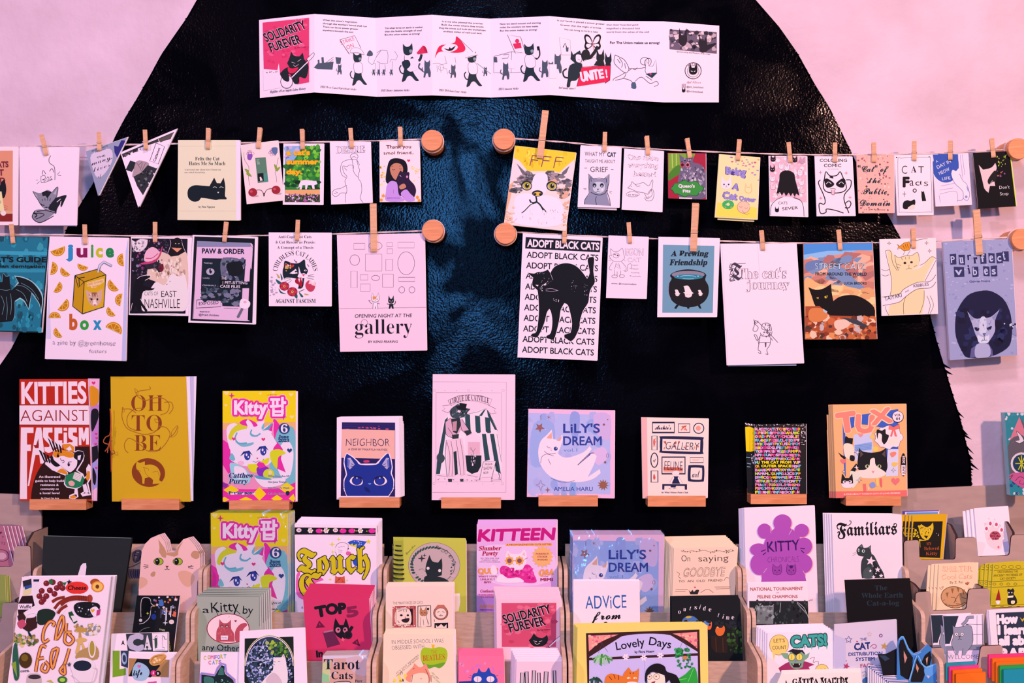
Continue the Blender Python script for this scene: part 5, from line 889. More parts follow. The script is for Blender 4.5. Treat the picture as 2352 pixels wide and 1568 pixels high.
L('fbe6ee', 16, ol, sm=0, closed=True); P('fbe0ea', '470,960 500,905 560,925 700,1050 700,1075 640,1055 540,1020'); P('14121a', '530,910 600,920 640,960 600,990 560,985 520,940', 1); P('e8841c', '590,1040 640,1010 690,1050 690,1070 620,1055', 1)
P('fbe0ea', '548,880 560,830 620,820 740,840 790,900 790,980 740,1040 700,1040 600,960 555,920', 1); P('e8841c', '548,880 560,830 620,815 740,845 770,880 720,900 640,880 590,900', 1); P('e8841c', '640,760 720,755 765,790 760,840 660,815', 0); P('fbe0ea', '680,810 720,780 740,815 710,830'); P('14121a', '765,860 800,830 855,838 862,885 840,940 800,1000 790,1000 800,930 760,900'); P('fbe0ea', '800,880 835,870 825,925 800,920')
E('14121a', 597, 880, 12, 17); E('14121a', 708, 968, 13, 20); E('fbe6ee', 712, 962, 4); L('14121a', 5, '585,860 615,850', '700,945 738,942', '620,905 635,930 655,925 660,945 640,950')
for bx, by in ((520, 770), (430, 880)):
    for i in range(4): P('14121a', [(bx-30+i*38, by-60+i*22-(20 if bx == 520 else 0)), (bx-5+i*38, by-50+i*22), (bx+40+i*26, by+60+i*6), (bx+25+i*26, by+60+i*8)])
P('1f7a50', '675,1080 790,1040 870,1110 850,1190 780,1212 690,1195 670,1165'); P('f0d0d8', '770,1045 852,1075 825,1148 748,1112'); [L('6a5a60', 2, [(765-i*4, 1060+i*14), (840-i*5, 1090+i*14)], sm=0) for i in range(4)]; P('f0a0a0', '705,1150 740,1135 770,1160 755,1190 720,1185', 1)
P('e8841c', '885,1110 900,1030 925,1040 925,1110 900,1140'); P('fbe0ea', '790,1215 775,1215 770,1275 800,1280'); P('fbe0ea', '860,1180 885,1165 915,1255 880,1265'); P('e8841c', '722,1295 770,1285 790,1305 760,1318 725,1315'); P('fbe0ea', '845,1270 900,1262 925,1275 890,1288 845,1288'); P('fbe0ea', '895,1010 915,975 930,1000 925,1040 900,1035')
TL('fbe0ea', ['An illustrated', 'guide to help build', 'resistance &', 'community on', 'a local level'], 362, 1105, 660, 42, 23, 's', .02, 'c'); T('fbe0ea', 'By Cloud Cat Arts', 425, 1322, 608, 1322, 14, 's', .02)
t = Z('k', '1137,65 1915,65 1962,1352 1152,1350', LD, 'mustard yellow hand-bound booklet with rust brown serif title and vine', 'd9a01c', 5)
for i, (a, b, c) in enumerate(((1955, 1985, 'f0d0ee'), (1990, 1995, 'c8b0e0'), (2022, 1985, 'f4d8f4'))): leaf('k', '1900,%d %d,62 %d,1345 1900,1345' % (70-i*3, a, min(b, 1990)), (.011-i*.0015, .026-i*.0015), c, t, 'loose_page')
for s, x0, x1, y in (('OH', 1350, 1678, 420), ('TO', 1355, 1665, 625), ('BE', 1382, 1655, 830)): T('8c3a14', s, x0, y, x1, y, 160, 'se', -.01)
V_ = 'a8641c'; L(V_, 8, '1540,165 1545,195 1490,205 1430,215 1400,240 1430,280 1500,310 1590,285 1680,290 1740,350 1720,430 1650,460', '1265,380 1255,480 1300,590 1400,640 1500,660 1600,630 1640,560', '1270,400 1340,400 1400,440', '1480,390 1380,400 1310,480 1320,580 1400,620', '1320,850 1290,820 1280,760 1320,700 1380,720 1460,780 1520,830 1620,830 1700,760 1750,660 1710,590 1640,580', '1750,690 1800,640 1830,575', '1690,330 1760,330 1780,390 1740,450')
for q in ('1385,190 1420,220 1410,265', '1765,640 1800,590 1830,570 1820,650 1770,690', '1260,380 1280,420 1260,430', '1590,500 1640,520 1610,540'): L(V_, 5, q, closed=True)
E('8c3a14', 1527, 1052, 172, 147, 10, n=32); P('d9a01c', '1408,935 1440,950 1490,935 1490,975 1560,970 1620,1000 1650,1060 1640,1120 1650,1140 1720,1160 1690,1170 1640,1165 1570,1170 1575,1130 1540,1100 1490,1110 1485,1168 1465,1165 1460,1100 1430,1040 1408,1020 1400,980'); L('8c3a14', 3, '1480,1000 1500,1060 1540,1110', '1570,1050 1620,1040 1640,1090', '1408,935 1440,950 1490,935', '1470,1000 1520,1010 1530,1030', '1410,1020 1450,1040')
def cord(nm, crop, q, dd, r, par, mt):
    cx, cy, k = CR[crop]; v, f = tube([P3(cx+x/k, cy+y/k, dd)-par.location for x, y in smooth(pts(q), False, 4)], r, 6); return mesh(nm, v, f, mt, par, smooth=True)
rm = mat('rust_thread', (.45, .13, .04), .8, .1)
cord('binding_thread', 'k', '1133,395 1140,500 1140,700 1143,850 1145,1045', .0255, .0011, t, rm); cord('thread_bow', 'k', '1140,560 1130,660 1085,690 1065,740 1120,760 1150,720 1120,780 1080,835', .029, .0010, t, rm); cord('thread_bow', 'k', '1145,600 1135,700 1130,780 1150,850 1180,850 1165,820', .0300, .0010, t, rm); cord('thread_bow', 'k', '1135,720 1115,780 1105,850', .031, .0010, t, rm)
def KPOP(ox, oy, sc):
    f = lambda s: [(ox+x*sc, oy+y*sc) for x, y in (pts(s) if isinstance(s, str) else s)]
    X = lambda x: ox+x*sc; Y = lambda y: oy+y*sc; w = sc
    P('f4c90c', f('0,0 752,0 750,320 0,330')); P('f0a878', f('0,330 752,320 752,420 0,400')); P('f08ab8', f('0,400 752,400 750,1143 0,1143')); P('e82aa0', f('0,500 90,560 120,760 90,900 0,760')); P('e82aa0', f('520,300 600,380 640,600 560,640'), 1)
    for x, y, r in ((40, 25, 26), (705, 40, 24), (520, 15, 20), (712, 270, 22), (35, 150, 16), (390, 30, 14)): HE('fbe08a', X(x), Y(y), r*sc)
    P('f6dcec', f('40,400 120,330 200,380 330,340 400,290 430,320 380,450 300,600 100,640'), 1)
    P('d8c82a', f('60,480 90,400 160,345 230,345 250,390 170,420 120,480 90,510'), 1); P('e82aa0', f('180,320 250,290 330,320 360,360 300,370 200,350'), 1); P('f6e6f4', f('240,320 260,290 300,330 320,370 260,370'))
    P('7ab0c8', f('560,420 640,380 745,420 750,940 600,960 480,820'), 1); P('f6dcec', f('600,560 680,520 730,640 700,860 620,900 560,760'), 1); P('e82aa0', f('480,640 560,520 620,600 600,700 650,840 560,800 540,720'))
    P('f4e4f4', f('95,500 130,430 200,400 300,380 380,370 400,400 525,320 520,400 500,440 560,540 520,600 540,680 470,760 360,780 200,770 90,720 80,600'), 0); P('e82aa0', f('520,330 512,420 460,400'), 0); P('5a9ab8', f('410,410 450,380 520,320 480,400'))
    for q in ('130,520 200,540 260,540 320,530 300,560 200,575', '280,440 320,460 360,455 380,430 360,470 300,470', '430,330 400,380 420,400', '95,640 70,700 110,720 130,700'): P('78b0c8', f(q), 1)
    L('6aa0c0', 14*w, f('150,430 130,490 170,540 250,535'), f('300,400 290,440 340,465 390,440')); HE('e8307a', X(420), Y(500), 20*sc); HE('e8307a', X(115), Y(495), 20*sc)
    for x, y, rt in ((255, 660, 0), (420, 610, 0)): P('1c2470', f([(x-75, y+15), (x-40, y-35), (x+20, y-45), (x+55, y+5), (x+20, y-20), (x-30, y-15)])); E('2c3a9a', X(x), Y(y+10), 32*sc, 45*sc); E('f6e6f4', X(x-8), Y(y-2), 9*sc, 14*sc); E('f6e6f4', X(x+10), Y(y+22), 7*sc, 10*sc)
    HE('e0305a', X(358), Y(695), 9*sc); L('2a2a5a', 4*w, f('310,725 345,735 370,720 400,730 425,700')); E('f6b0d8', X(190), Y(740), 34*sc, 22*sc)
    P('d8cc20', f('500,620 580,600 650,640 590,670 570,700 560,800 520,760 490,680'), 1); P('e0d020', f('260,760 350,750 420,710 480,690 460,750 360,790 350,840 290,830'), 1); P('8a2ab8', f('350,800 400,770 470,790 480,840 430,880 370,870'), 1); P('e82aa0', f('350,760 370,730 420,740 450,780 380,800')); E('d0cc30', X(475), Y(858), 58*sc, 54*sc); E('f0f088', X(490), Y(840), 20*sc)
    P('f6e6f4', f('330,880 480,900 640,900 620,960 500,990 400,980'), 1); P('5a9ac0', f('330,870 400,880 500,905 480,915 360,905'), 1); P('9ac8dc', f('80,740 200,780 280,860 270,950 120,950 90,860'), 1); P('f6e6f4', f('120,780 220,800 250,880 150,900'), 1); HE('24407a', X(690), Y(615), 26*sc)
    P('e82aa0', f('0,930 80,980 180,1010 400,1010 600,1000 750,940 750,1143 0,1143')); 
    for cx, cy, a, b in ((90, 1020, 80, 50), (380, 1060, 70, 70), (660, 1000, 80, 60), (560, 1110, 60, 40), (240, 1120, 70, 30), (20, 1120, 50, 30), (730, 1110, 50, 50)): P('f4c90c', f([(cx-a, cy), (cx, cy-b), (min(cx+a, 750), cy), (cx, min(cy+b, 1143))]))
    P('8a2a9a', f('0,940 60,960 40,1000 0,990'))
    T('fbe6f6', 'Kitty', X(118), Y(238), X(465), Y(238), 140*sc, 's', .02, hl=('fbd0ec', 27*sc)); T('fbe6f6', 'Kitty', X(118), Y(238), X(465), Y(238), 140*sc, 's', .045, hl=('ea2a9c', 20*sc))
    T('fbe6f6', '\ud31d', X(485), Y(245), X(655), Y(245), 155*sc, 's', .02, hl=('fbd0ec', 27*sc)); T('fbe6f6', '\ud31d', X(485), Y(245), X(655), Y(245), 155*sc, 's', .03, hl=('ea2a9c', 20*sc))
    SPK('d82090', X(95), Y(50), 34*sc); SPK('d82090', X(628), Y(270), 34*sc); T('e87a20', '(소쿨파-팝)', X(458), Y(50), X(560), Y(50), 14*sc)
    E('24407a', X(635), Y(388), 57*sc); T('fbe6f6', '6', X(600), Y(430), X(670), Y(430), 80*sc, 'se', .0); T('24306a', 'June', X(575), Y(485), X(682), Y(485), 28*sc, 'se', .02); T('24306a', '2023', X(575), Y(525), X(685), Y(525), 30*sc, 'se', .02)
    T('24306a', 'Catthew', X(60), Y(893), X(318), Y(893), 46*sc, 'si', .02, ol='d8ecf4', oo=.05); T('24306a', 'Purry', X(60), Y(953), X(258), Y(953), 46*sc, 'si', .02, ol='d8ecf4', oo=.05); T('24306a', 'Pawssanova', X(60), Y(1066), X(335), Y(1066), 32*sc, 'se', .03, ol='f0d8ec', oo=.03)
    for s, y, a in (('What Kitty Are U?', 885, 685), ('Hot June Trends', 945, 660), ('New Vibes To Watch', 1006, 688), ('Ask the Stars', 1066, 640)): T('24306a', s, X(470), Y(y), X(a), Y(y), 18*sc, 's', .03, ol='f6d8f0', oo=.05)
    P('24244a', f('650,1040 680,1030 690,1060 665,1078'), 1)
Z('l', '140,212 893,210 890,1355 142,1355', LD, 'bright yellow and pink pop magazine with white cartoon cat on a ledge', 'f4c90c', 5, pg=5, name='magazine', cat='magazine'); KPOP(140, 211, 1.0)
t = Z('l', '1315,485 1952,478 1960,1310 1313,1330', LD, 'zine with deep blue cat face, white border and peach sky on a ledge', 'fbd8f0', 2.2, 4, (2.2, -.9))
P('241a5a', '1368,535 1915,538 1915,1300 1355,1293'); L('3a2a7a', 3, '1370,560 1910,562', '1380,600 1900,590', '1370,580 1700,575', sm=0); SP('c04a70', 10, '1540,570 1880,570 1880,605 1540,605', 4, 14, 3, 2, 4); P('f3a8a4', '1366,605 1912,618 1912,912 1364,900'); L('f080a0', 4, '1370,608 1440,605'); P('c8386a', '1590,930 1640,925 1650,945 1600,950', 1)
o_ = '1418,858 1470,890 1520,935 1560,972 1720,970 1770,920 1830,860 1850,862 1870,930 1880,1000 1870,1060 1895,1130 1890,1220 1845,1293 1420,1293 1395,1220 1395,1130 1420,1070 1395,960 1400,900'; L('fbd8f0', 22, o_, sm=0, closed=True); P('1c2c8c', o_)
for sx in (1, -1):
    g = lambda s: [((1640+(x-1640)*sx), y) for x, y in pts(s)]
    P('b8a0d0', g('1425,905 1455,900 1500,970 1450,1020 1425,990')); P('6a68b8', g('1425,905 1450,930 1440,1010 1425,980')); L('161a5a', 5, g('1460,960 1490,975'), g('1455,985 1485,990')); P('f8e0f0', g('1450,1150 1455,1110 1480,1095 1560,1110 1582,1150 1560,1180 1490,1180'), 1); E('141a5c', 1640+(1522-1640)*sx, 1135, 52, 46); E('24309a', 1640+(1522-1640)*sx, 1140, 42, 36); E('f0e8ff', 1640+(1522-1640)*sx, 1108, 7); L('0e1240', 7, g('1442,1135 1480,1092 1560,1100 1585,1140')); L('241a5a', 4, g('1365,1195 1395,1205'), g('1362,1225 1395,1228'))
P('5a8ad0', '1635,1162 1670,1162 1655,1178', 1); P('141c66', '1600,1200 1640,1215 1660,1255 1610,1240', 1); T('1c1c58', 'NEIGHBOR', 1410, 775, 1858, 780, 78, 's', -.018, wob=.05); T('5a2a58', 'A ZINE BY MAKAYLA HAYNES', 1432, 822, 1836, 828, 22, 's', .0, wob=.05)
Z('m', '148,82 970,85 965,1340 138,1342', LD, 'tall pale pink zine with a pen drawing of a circus cat and striped tent', 'fbc4e2', 7)
G_ = '2a4450'; L('8a6a88', 3, '150,158 885,165 880,1265 145,1265', '182,268 838,270 835,1158 180,1160 182,268', sm=0)
for x, y in ((165, 246), (508, 246), (852, 246), (160, 1176), (845, 1178)): E('c898b8', x, y, 12, w=3)
for x in (270, 385, 630, 740): E('c898b8', x, 247, 4); E('c898b8', x+15, 1182, 4)
P('fbc4e2', '300,340 320,325 510,290 740,330 715,390 500,350 330,395'); L('2a2030', 3, '300,345 400,300 510,288 640,300 740,335 718,392 600,355 500,345 400,360 330,398 300,345', '320,390 245,400 270,430 240,445 300,470 330,440', '700,390 780,430 760,445 785,470 730,480 680,430', sm=0); T('1a1626', 'CIRQUE DE CATVILLE', 322, 386, 712, 378, 52, 'se', -.0, arc=38)
P('fbd0e8', '190,1080 240,600 320,470 480,480 680,420 790,640 835,900 835,1080')
P(G_, '270,540 300,510 220,1080 182,1080 190,960'); 
for i in range(6): P(G_ if i % 2 == 0 else 'fbd0e8', [(470+i*50, 480+i*8), (520+i*50, 488+i*8), (528+i*52, 655), (515+i*52, 672), (490+i*52, 672), (478+i*50, 655)]); 
for q in ('640,680 680,680 720,940 670,950', '720,680 760,680 830,1080 780,1050', '690,440 720,480 790,640 770,640 700,500', '610,500 660,440 680,430 640,500'): P(G_, q)
L('2a2030', 3, '480,485 600,460 680,425 760,560 795,650', '790,680 835,960', sm=0)
P('fbc8e4', '475,680 560,660 630,720 650,1060 610,1060 480,1050'); P('e8a8c4', '500,760 620,760 620,890 500,890'); P('1a242c', '475,895 635,895 632,1000 600,1060 540,1080 490,1050'); SP('fbc8e4 8a7a90', 20, '520,890 580,890 570,1000 530,990', 5, 16, 3, .5); L('3a2c40', 3, '550,860 535,830', '550,860 575,825', '550,860 560,890'); E('3a2c40', 530, 826, 8, w=2)
P('3a4450', '320,480 330,430 400,380 480,420 525,430 490,470 500,500 420,520 350,520'); SP('8a8aa0 1a242c', 40, '330,440 490,440 480,510 340,510', 4, 14, 3, .5, rot=.5); P('14161c', '415,370 490,380 475,440 420,425'); P('14161c', '375,405 420,400 490,430 480,448 400,432'); P('fbc4e2', '400,440 430,450 420,470 395,460'); P('14161c', '430,455 460,465 445,480')
P('e0a0c0', '275,560 330,520 400,540 440,530 470,580 520,660 540,680 500,690 430,640 400,680 350,720 280,680'); P('2a3038', '330,530 420,520 430,590 390,680 350,660'); P('c8889c', '345,560 390,550 385,650 350,650'); L('2a2030', 4, '275,560 330,520', '275,560 280,680 350,720 410,730', '440,530 470,580 530,650', '300,620 350,690', '425,560 440,640 500,690'); P('2a3038', '340,690 410,680 405,735 345,730'); P('2a3038', '460,650 520,640 540,670 490,700')
P('f3bcd8', '285,740 440,720 470,900 480,1080 430,1100 380,900 370,1100 300,1110 290,900'); L('4a3a50', 4, '290,760 320,900 310,1100', '330,750 350,900 340,1100', '380,740 400,860 430,1090', '420,735 450,900 460,1090', '285,740 275,900 290,1100', '372,900 372,1090'); P('24343c', '355,860 385,850 400,1080 370,1095'); P('2a3038', '300,1130 340,1130 340,1158 305,1158'); P('2a3038', '420,1130 455,1130 455,1155 425,1155')
P('f6c8e2', '655,960 780,950 740,1110 610,1120'); L('2a2030', 4, '655,960 780,950 735,1135', '655,960 615,1140', '780,960 825,1140', sm=0); T('2a2030', 'FREAK', 672, 995, 748, 990, 22, 's', .0); T('2a2030', 'SHOW', 658, 1042, 745, 1035, 34, 's', .0); T('2a2030', '$25', 655, 1078, 705, 1075, 20, 's', .0); L('5a4a60', 2, '185,1090 300,1110', '490,1090 600,1110', '560,1140 630,1138', '740,1142 830,1135'); SP('8a7088', 16, '190,1110 830,1110 830,1150 190,1150', 2, 6, 3, 2, 4); P('3a4450', '190,900 230,870 270,920 240,970 200,960', 1)
def LILY(ox, oy, sc, full=True):
    f = lambda s: [(ox+x*sc, oy+y*sc) for x, y in (pts(s) if isinstance(s, str) else s)]; X = lambda x: ox+x*sc; Y = lambda y: oy+y*sc
    SP('acace8 9ca0e2 b4a8e4 c0b0e8', 60, f('10,50 820,60 820,860 10,860'), 30*sc, 80*sc, 3, .7, 8); P('9698de', f('440,30 520,60 500,300 460,320 420,150'), 1); P('d0a8e0', f('660,60 820,60 820,300 700,260'), 1); P('dcb0e4', f('640,430 760,380 800,480 720,560 660,520'), 1); P('a0a4e4', f('60,150 260,150 240,500 40,560'), 1); P('8e9ee0', f('430,740 480,730 470,880 420,870'), 1); SP('f0e0ff', 30, f('50,60 800,60 800,850 50,850'), 2*sc, 5*sc, 6)
    P('fbdcf0', f('240,205 255,300 310,310 345,250 350,310 320,400 300,440 350,480 430,480 560,430 620,370 640,400 600,460 660,440 690,470 660,560 600,680 720,600 730,640 650,700 520,730 350,720 220,670 130,560 105,430 130,320 190,260'), 0)
    P('e8a098', f('240,230 245,295 205,295 190,285')); P('e8a098', f('345,268 325,320 285,318')); L('3a2a6a', 4*sc, f('190,368 210,388 225,382'), f('230,410 240,415'), f('165,420 210,450 280,440'), f('130,540 140,480 190,450 260,470'), f('205,500 230,555')); E('2a3a8a', X(280), Y(396), 20*sc); E('f0e8ff', X(286), Y(390), 6*sc); P('e8708a', f('228,395 240,395 234,404')); L('2a2a5a', 6*sc, f('500,560 560,500 620,445 665,440')); L('4a4a8a', 4*sc, f('230,690 320,725 400,730 470,715')); P('2a3a8a', f('505,560 620,450 630,455'))
    for s, y, a, b in (('LiLY\'S', 235, 355, 722), ('DREAM', 360, 358, 738)): T('2c3a94', s, X(a), Y(y), X(b), Y(y), 92*sc, 's', .02)
    T('5a78b8', 'vol.1', X(360), Y(425), X(495), Y(425), 34*sc, 's', -.01)
    ST('9a5a60', X(120), Y(185), 50*sc, 5, .45, -60); ST('9a5a60', X(210), Y(82), 30*sc, 6, .12); SPK('9a5a60', X(200), Y(808), 30*sc)
    for x, y, r in ((762, 155, 11), (775, 532, 12), (800, 105, 6)): E('8a5868', X(x), Y(y), r*sc)
    E('8a5868', X(798), Y(465), 12*sc, 18*sc, w=3*sc)
    if full: L('9a5a60', 4*sc, f('130,708 145,750 175,760 145,772 130,815 115,772 82,758 118,748'), sm=0, closed=True); ST('9a5a48', X(755), Y(758), 58*sc, 11, .55); T('2c3a94', 'AMELiA HARU', X(262), Y(818), X(650), Y(818), 44*sc, 's', -.005)
Z('m', '1105,430 1970,443 1965,1325 1090,1310', LD, 'square lilac watercolour zine with a floating white cat, on a ledge', 'f4b0dc', 6)
P('b8b0ea', '1108,470 1925,490 1925,1285 1098,1270'); LILY(1098, 432, 1.0)
Z('n', '168,295 958,310 945,1245 185,1248', LD, 'cream zine of navy picture frames around gallery lettering on a ledge', 'fbcfd2', 4)
P('f3a8b0', '168,297 235,297 245,1246 188,1246'); N_ = '1c2048'
def fr(x0, y0, x1, y1, w): RO(N_, w, x0, y0, x1, y1)
fr(300, 358, 556, 476, 20); fr(604, 374, 738, 474, 11); E(N_, 843, 426, 60, w=11, n=28); fr(292, 516, 354, 680, 10); E(N_, 322, 800, 41, 84, w=12, n=28); fr(284, 926, 364, 1058, 12); fr(742, 768, 896, 828, 8); fr(412, 764, 682, 960, 18)
P(N_, '415,518 860,528 895,560 890,695 860,730 420,715 388,680 390,545'); P('fbcfd2', '418,550 862,562 858,702 415,690'); P(N_, '740,858 880,860 908,885 905,1030 880,1052 740,1050 715,1020 720,880', 0); P('fbcfd2', '765,888 865,890 882,905 880,1010 862,1028 765,1025 748,1005 750,905')
T(N_, 'Archie\'s', 330, 440, 518, 440, 50, 'sc', .02); SP('e8706a c8503a', 18, '640,395 705,395 705,450 630,450', 5, 14); E('f0908a', 838, 425, 28); SP('e8706a', 6, '308,540 335,540 335,640 308,640', 6, 12, 2, .6); E('e06058', 320, 590, 12, 44); T(N_, 'of', 306, 815, 342, 812, 30, 'sc', .01); P('d85048', '318,960 335,1005 320,1030 308,1005', 1); L('f0a0a0', 4, '765,790 860,785', '770,800 840,803', sm=0)
SP('c05040 e89080', 20, '430,570 850,570 850,680 430,690', 8, 20, 5, .7); T(N_, 'GALLERY', 450, 672, 840, 684, 95, 's', -.012, sl=.1); P('c85a48', '430,880 655,888 655,925 430,920'); P('f0a098', '430,925 655,930 655,945 430,940'); T(N_, 'FELINE', 440, 912, 650, 918, 110, 's', -.015); T(N_, 'art', 765, 1002, 855, 1000, 90, 'sc', -.0)
P('fbe8e0', '530,950 560,925 600,925 615,950 600,970 545,970', 1); P(N_, '545,990 605,990 625,1075 530,1075'); P('fbe8e0', '545,985 500,1060 525,1070 555,1010'); P('fbe8e0', '605,990 655,1065 625,1075 595,1010'); L(N_, 2, '545,990 500,1060', '605,990 655,1070'); P(N_, '415,1080 705,1082 705,1145 680,1145 678,1102 440,1100 438,1145 415,1145'); P(N_, '510,1095 580,1095 570,1120 515,1118'); L('6a4a60', 3, '490,1130 520,1138', '540,1135 580,1128'); T('4a3a58', 'by What Mouse Paint Club', 405, 1186, 715, 1188, 17, 'si', .0)
t = Z('n', '1500,378 2103,372 2110,1200 1510,1200', (.020, .030), 'thick black zine crammed with multicoloured bubble lettering on a ledge', '12161c', 9, gloss=True)
leaf('n', '1385,355 1500,378 1510,1200 1415,1180', (.0145, .024), '12161c', t, 'spine_cover')
P('101418', '1502,380 2100,374 2108,1198 1512,1198'); r_ = random.Random(4); LCOL = 'f080c0 e8a8e0 7ac0e0 f0a030 e8d020 d83090 9ab8e8 f8b0d0 c8d040 5a9ab8 f06a9a d8a8f0'.split()
SPECIAL = {9: ('THE CAT FROM', 4, 'f4d810'), 10: ('OUTER SPACE', 4, 'f4d810')}
for i in range(18):
    y = 450+i*43.5; x = 1505
    if i in SPECIAL: T('f4d810', SPECIAL[i][0], 1575, y-3, 1925, y-3, 30, 's', .07)
    while x < 2015:
        w_ = r_.uniform(20, 32); skip = i in SPECIAL and 1545 < x < 1930
        if not skip:
            ch = r_.choice('ABCDEFGHKLMNOPRSTUWYZ'); T(r_.choice(LCOL) if r_.random() < .8 else LCOL[0], ch, x, y+r_.uniform(-3, 3), x+w_-2, y+r_.uniform(-3, 3), 31, 's', .07)
        x += w_
SP('fbe6f0', 40, '2032,385 2098,380 2100,640 2036,620', 3, 8, 8); SP('fbe6f0 c8c8d8', 30, '1510,378 2095,374 2095,400 1510,402', 2, 7, 9)
s = surf('n', '1385,355 1500,378 1510,1200 1415,1180', (.0147, .0242), t, t.location); P('f0c40c', '1388,410 1440,405 1440,700 1398,695'); P('e8b808', '1440,405 1498,430 1500,690 1442,702'); SP('f0e0f0', 22, '1460,730 1500,740 1500,860 1470,850', 3, 8, 3); L('8ab0d8', 8, '1400,765 1450,770', '1410,835 1455,845', '1410,875 1450,880', sm=0); SP('fbe6f0', 20, '1388,360 1500,380 1500,405 1390,385', 3, 8, 5); CUR = s
Z('o', '222,206 938,198 948,1100 255,1117', LD, 'orange magazine with tuxedo cats and pink puffy title, on a ledge', 'f3a87a', 3, 3, (-3.2, 0), name='magazine', cat='magazine')
P('e86a6a', '252,1052 946,1040 948,1100 255,1117'); T('fbd8d0', 'A ZINE ABOUT TUXEDO CATS OF JUNE MEMBERS', 330, 1086, 880, 1074, 14, 's', .02); P('3a5ac0', '320,390 340,330 860,250 862,900 740,905 740,440 500,400 345,480 350,910 335,840'); P('c8c0f0', '425,500 600,480 620,640 600,700 440,760'); P('8aa0e0', '435,600 605,570 600,650 440,660'); [L('5a70c0', 3, [(435, 610+i*16), (605, 590+i*14)], sm=0) for i in range(4)]; P('d8c8f4', '760,640 862,640 860,900 740,905')
for ch, p0, p1, h in (('T', (285, 480), (455, 455), 190), ('U', (450, 470), (610, 480), 170), ('X', (610, 400), (800, 370), 140)):
    T('f08078', ch, *p0, *p1, h, 's', .06, hl=('fbc8b0', 22))
E(K, 856, 326, 58, w=0); E('fbe6f0', 856, 324, 52); T(K, 'VOL', 822, 322, 888, 318, 24, 's', .03); T(K, '01', 838, 358, 878, 355, 26, 's', .03)
cl_ = [(765+135*math.cos(a)+10*math.cos(8*a), 525+110*math.sin(a)+10*math.sin(9*a)) for a in [i*.19 for i in range(33)]]; P('fbe6e6', cl_); L(K, 3, cl_, sm=0, closed=True); P('14161c', '655,450 700,460 735,445 740,490 770,510 740,580 690,600 660,540 650,500', 1); P('fbe6e0', '665,490 700,500 700,560 720,600 670,590', 1); P('fbe0d0', '750,560 840,530 870,570 800,600', 1); P('e86a6a', '770,400 815,425 870,395 875,440 830,450 850,520 825,515 815,460 800,520 780,515 800,455 765,450'); L(K, 2.5, '770,400 815,425 870,395 875,440 830,450', sm=0)
P('14161c', '340,540 350,510 375,530 420,535 415,590 380,620 340,590'); P('f4d0c8', '335,590 400,590 430,640 420,740 350,720 330,650', 1); P('14161c', '275,670 300,690 350,720 345,750 300,710'); P('14161c', '395,700 435,710 430,755 390,745', 1)
HE('e8707a', 325, 760, 30); HE('e8707a', 833, 955, 42); HE('f08a90', 495, 505, 24); ST('f4c060', 640, 640, 32, 8, .75); E('f4b870', 605, 520, 22); P('f08070', '780,680 830,665 840,690 800,720', 1); P('f4b860', '800,770 860,775 830,810 800,800', 1)
P('14161c', '480,625 510,660 600,675 690,660 742,628 750,740 755,820 730,880 640,900 520,880 470,830 465,760'); P('f8d8d4', '590,740 630,730 645,800 740,870 700,910 610,925 500,915 470,850 540,840 580,800', 1); P('5a4048', '490,650 520,690 490,720'); P('5a4048', '735,650 700,690 735,720'); E('c8c0a0', 558, 808, 20, 18); E('c8c0a0', 675, 808, 20, 18); E(K, 560, 808, 9, 14); E(K, 677, 808, 9, 14); P('e89098', '600,852 630,852 615,880'); P('e8d8d0', '390,870 430,830 470,860 490,920 420,1020 400,960', 1); P('14161c', '395,850 450,780 470,800 440,860')
CH('14161c', 363, 965, 115, 105, ear=.35, eye='14161c'); P('fbe6e6', '305,975 340,975 363,950 385,975 420,975 400,1015 330,1015', 1); E('fbe6f0', 338, 960, 18, 14); E('fbe6f0', 392, 958, 18, 14); E(K, 342, 958, 8); E(K, 388, 956, 8)
for x, y, r in ((462, 672, 28), (452, 818, 28), (480, 942, 26), (812, 845, 22), (330, 860, 18)): SPK(K, x, y, r*1.2); SPK('fbe6f0', x, y, r*.85)
P('e86a70', '515,980 545,975 550,1050 525,1055'); P('8a90d8', '580,980 620,960 640,1000 600,1020', 1); P('f0c070', '640,930 665,925 670,990 650,1000', 1); P('e8606a', '680,930 700,930 700,1010 685,990', 1); P('fbd0d0', '560,1000 580,1030 570,1040')
P(K, ell(910, 792, 26, 112, 0, 24)); P(K, '886,720 934,720 934,870 886,870'); P('fbe6f0', '890,795 930,795 930,870 925,895 895,895 890,870'); T('fbe6f0', '2025', 922, 780, 922, 705, 22, 's', .03); T(K, 'JUNE', 922, 880, 922, 808, 22, 's', .03)
t = Z('o', '1895,285 2200,290 2200,1090 1950,1090', (.060, .066), 'plastic-wrapped teal booklet with a winged cone hat, cut by the right edge', '3a9aa8', 16, name='wrapped_booklet', cat='booklet', pages='a8c0e0', sleeve=True)
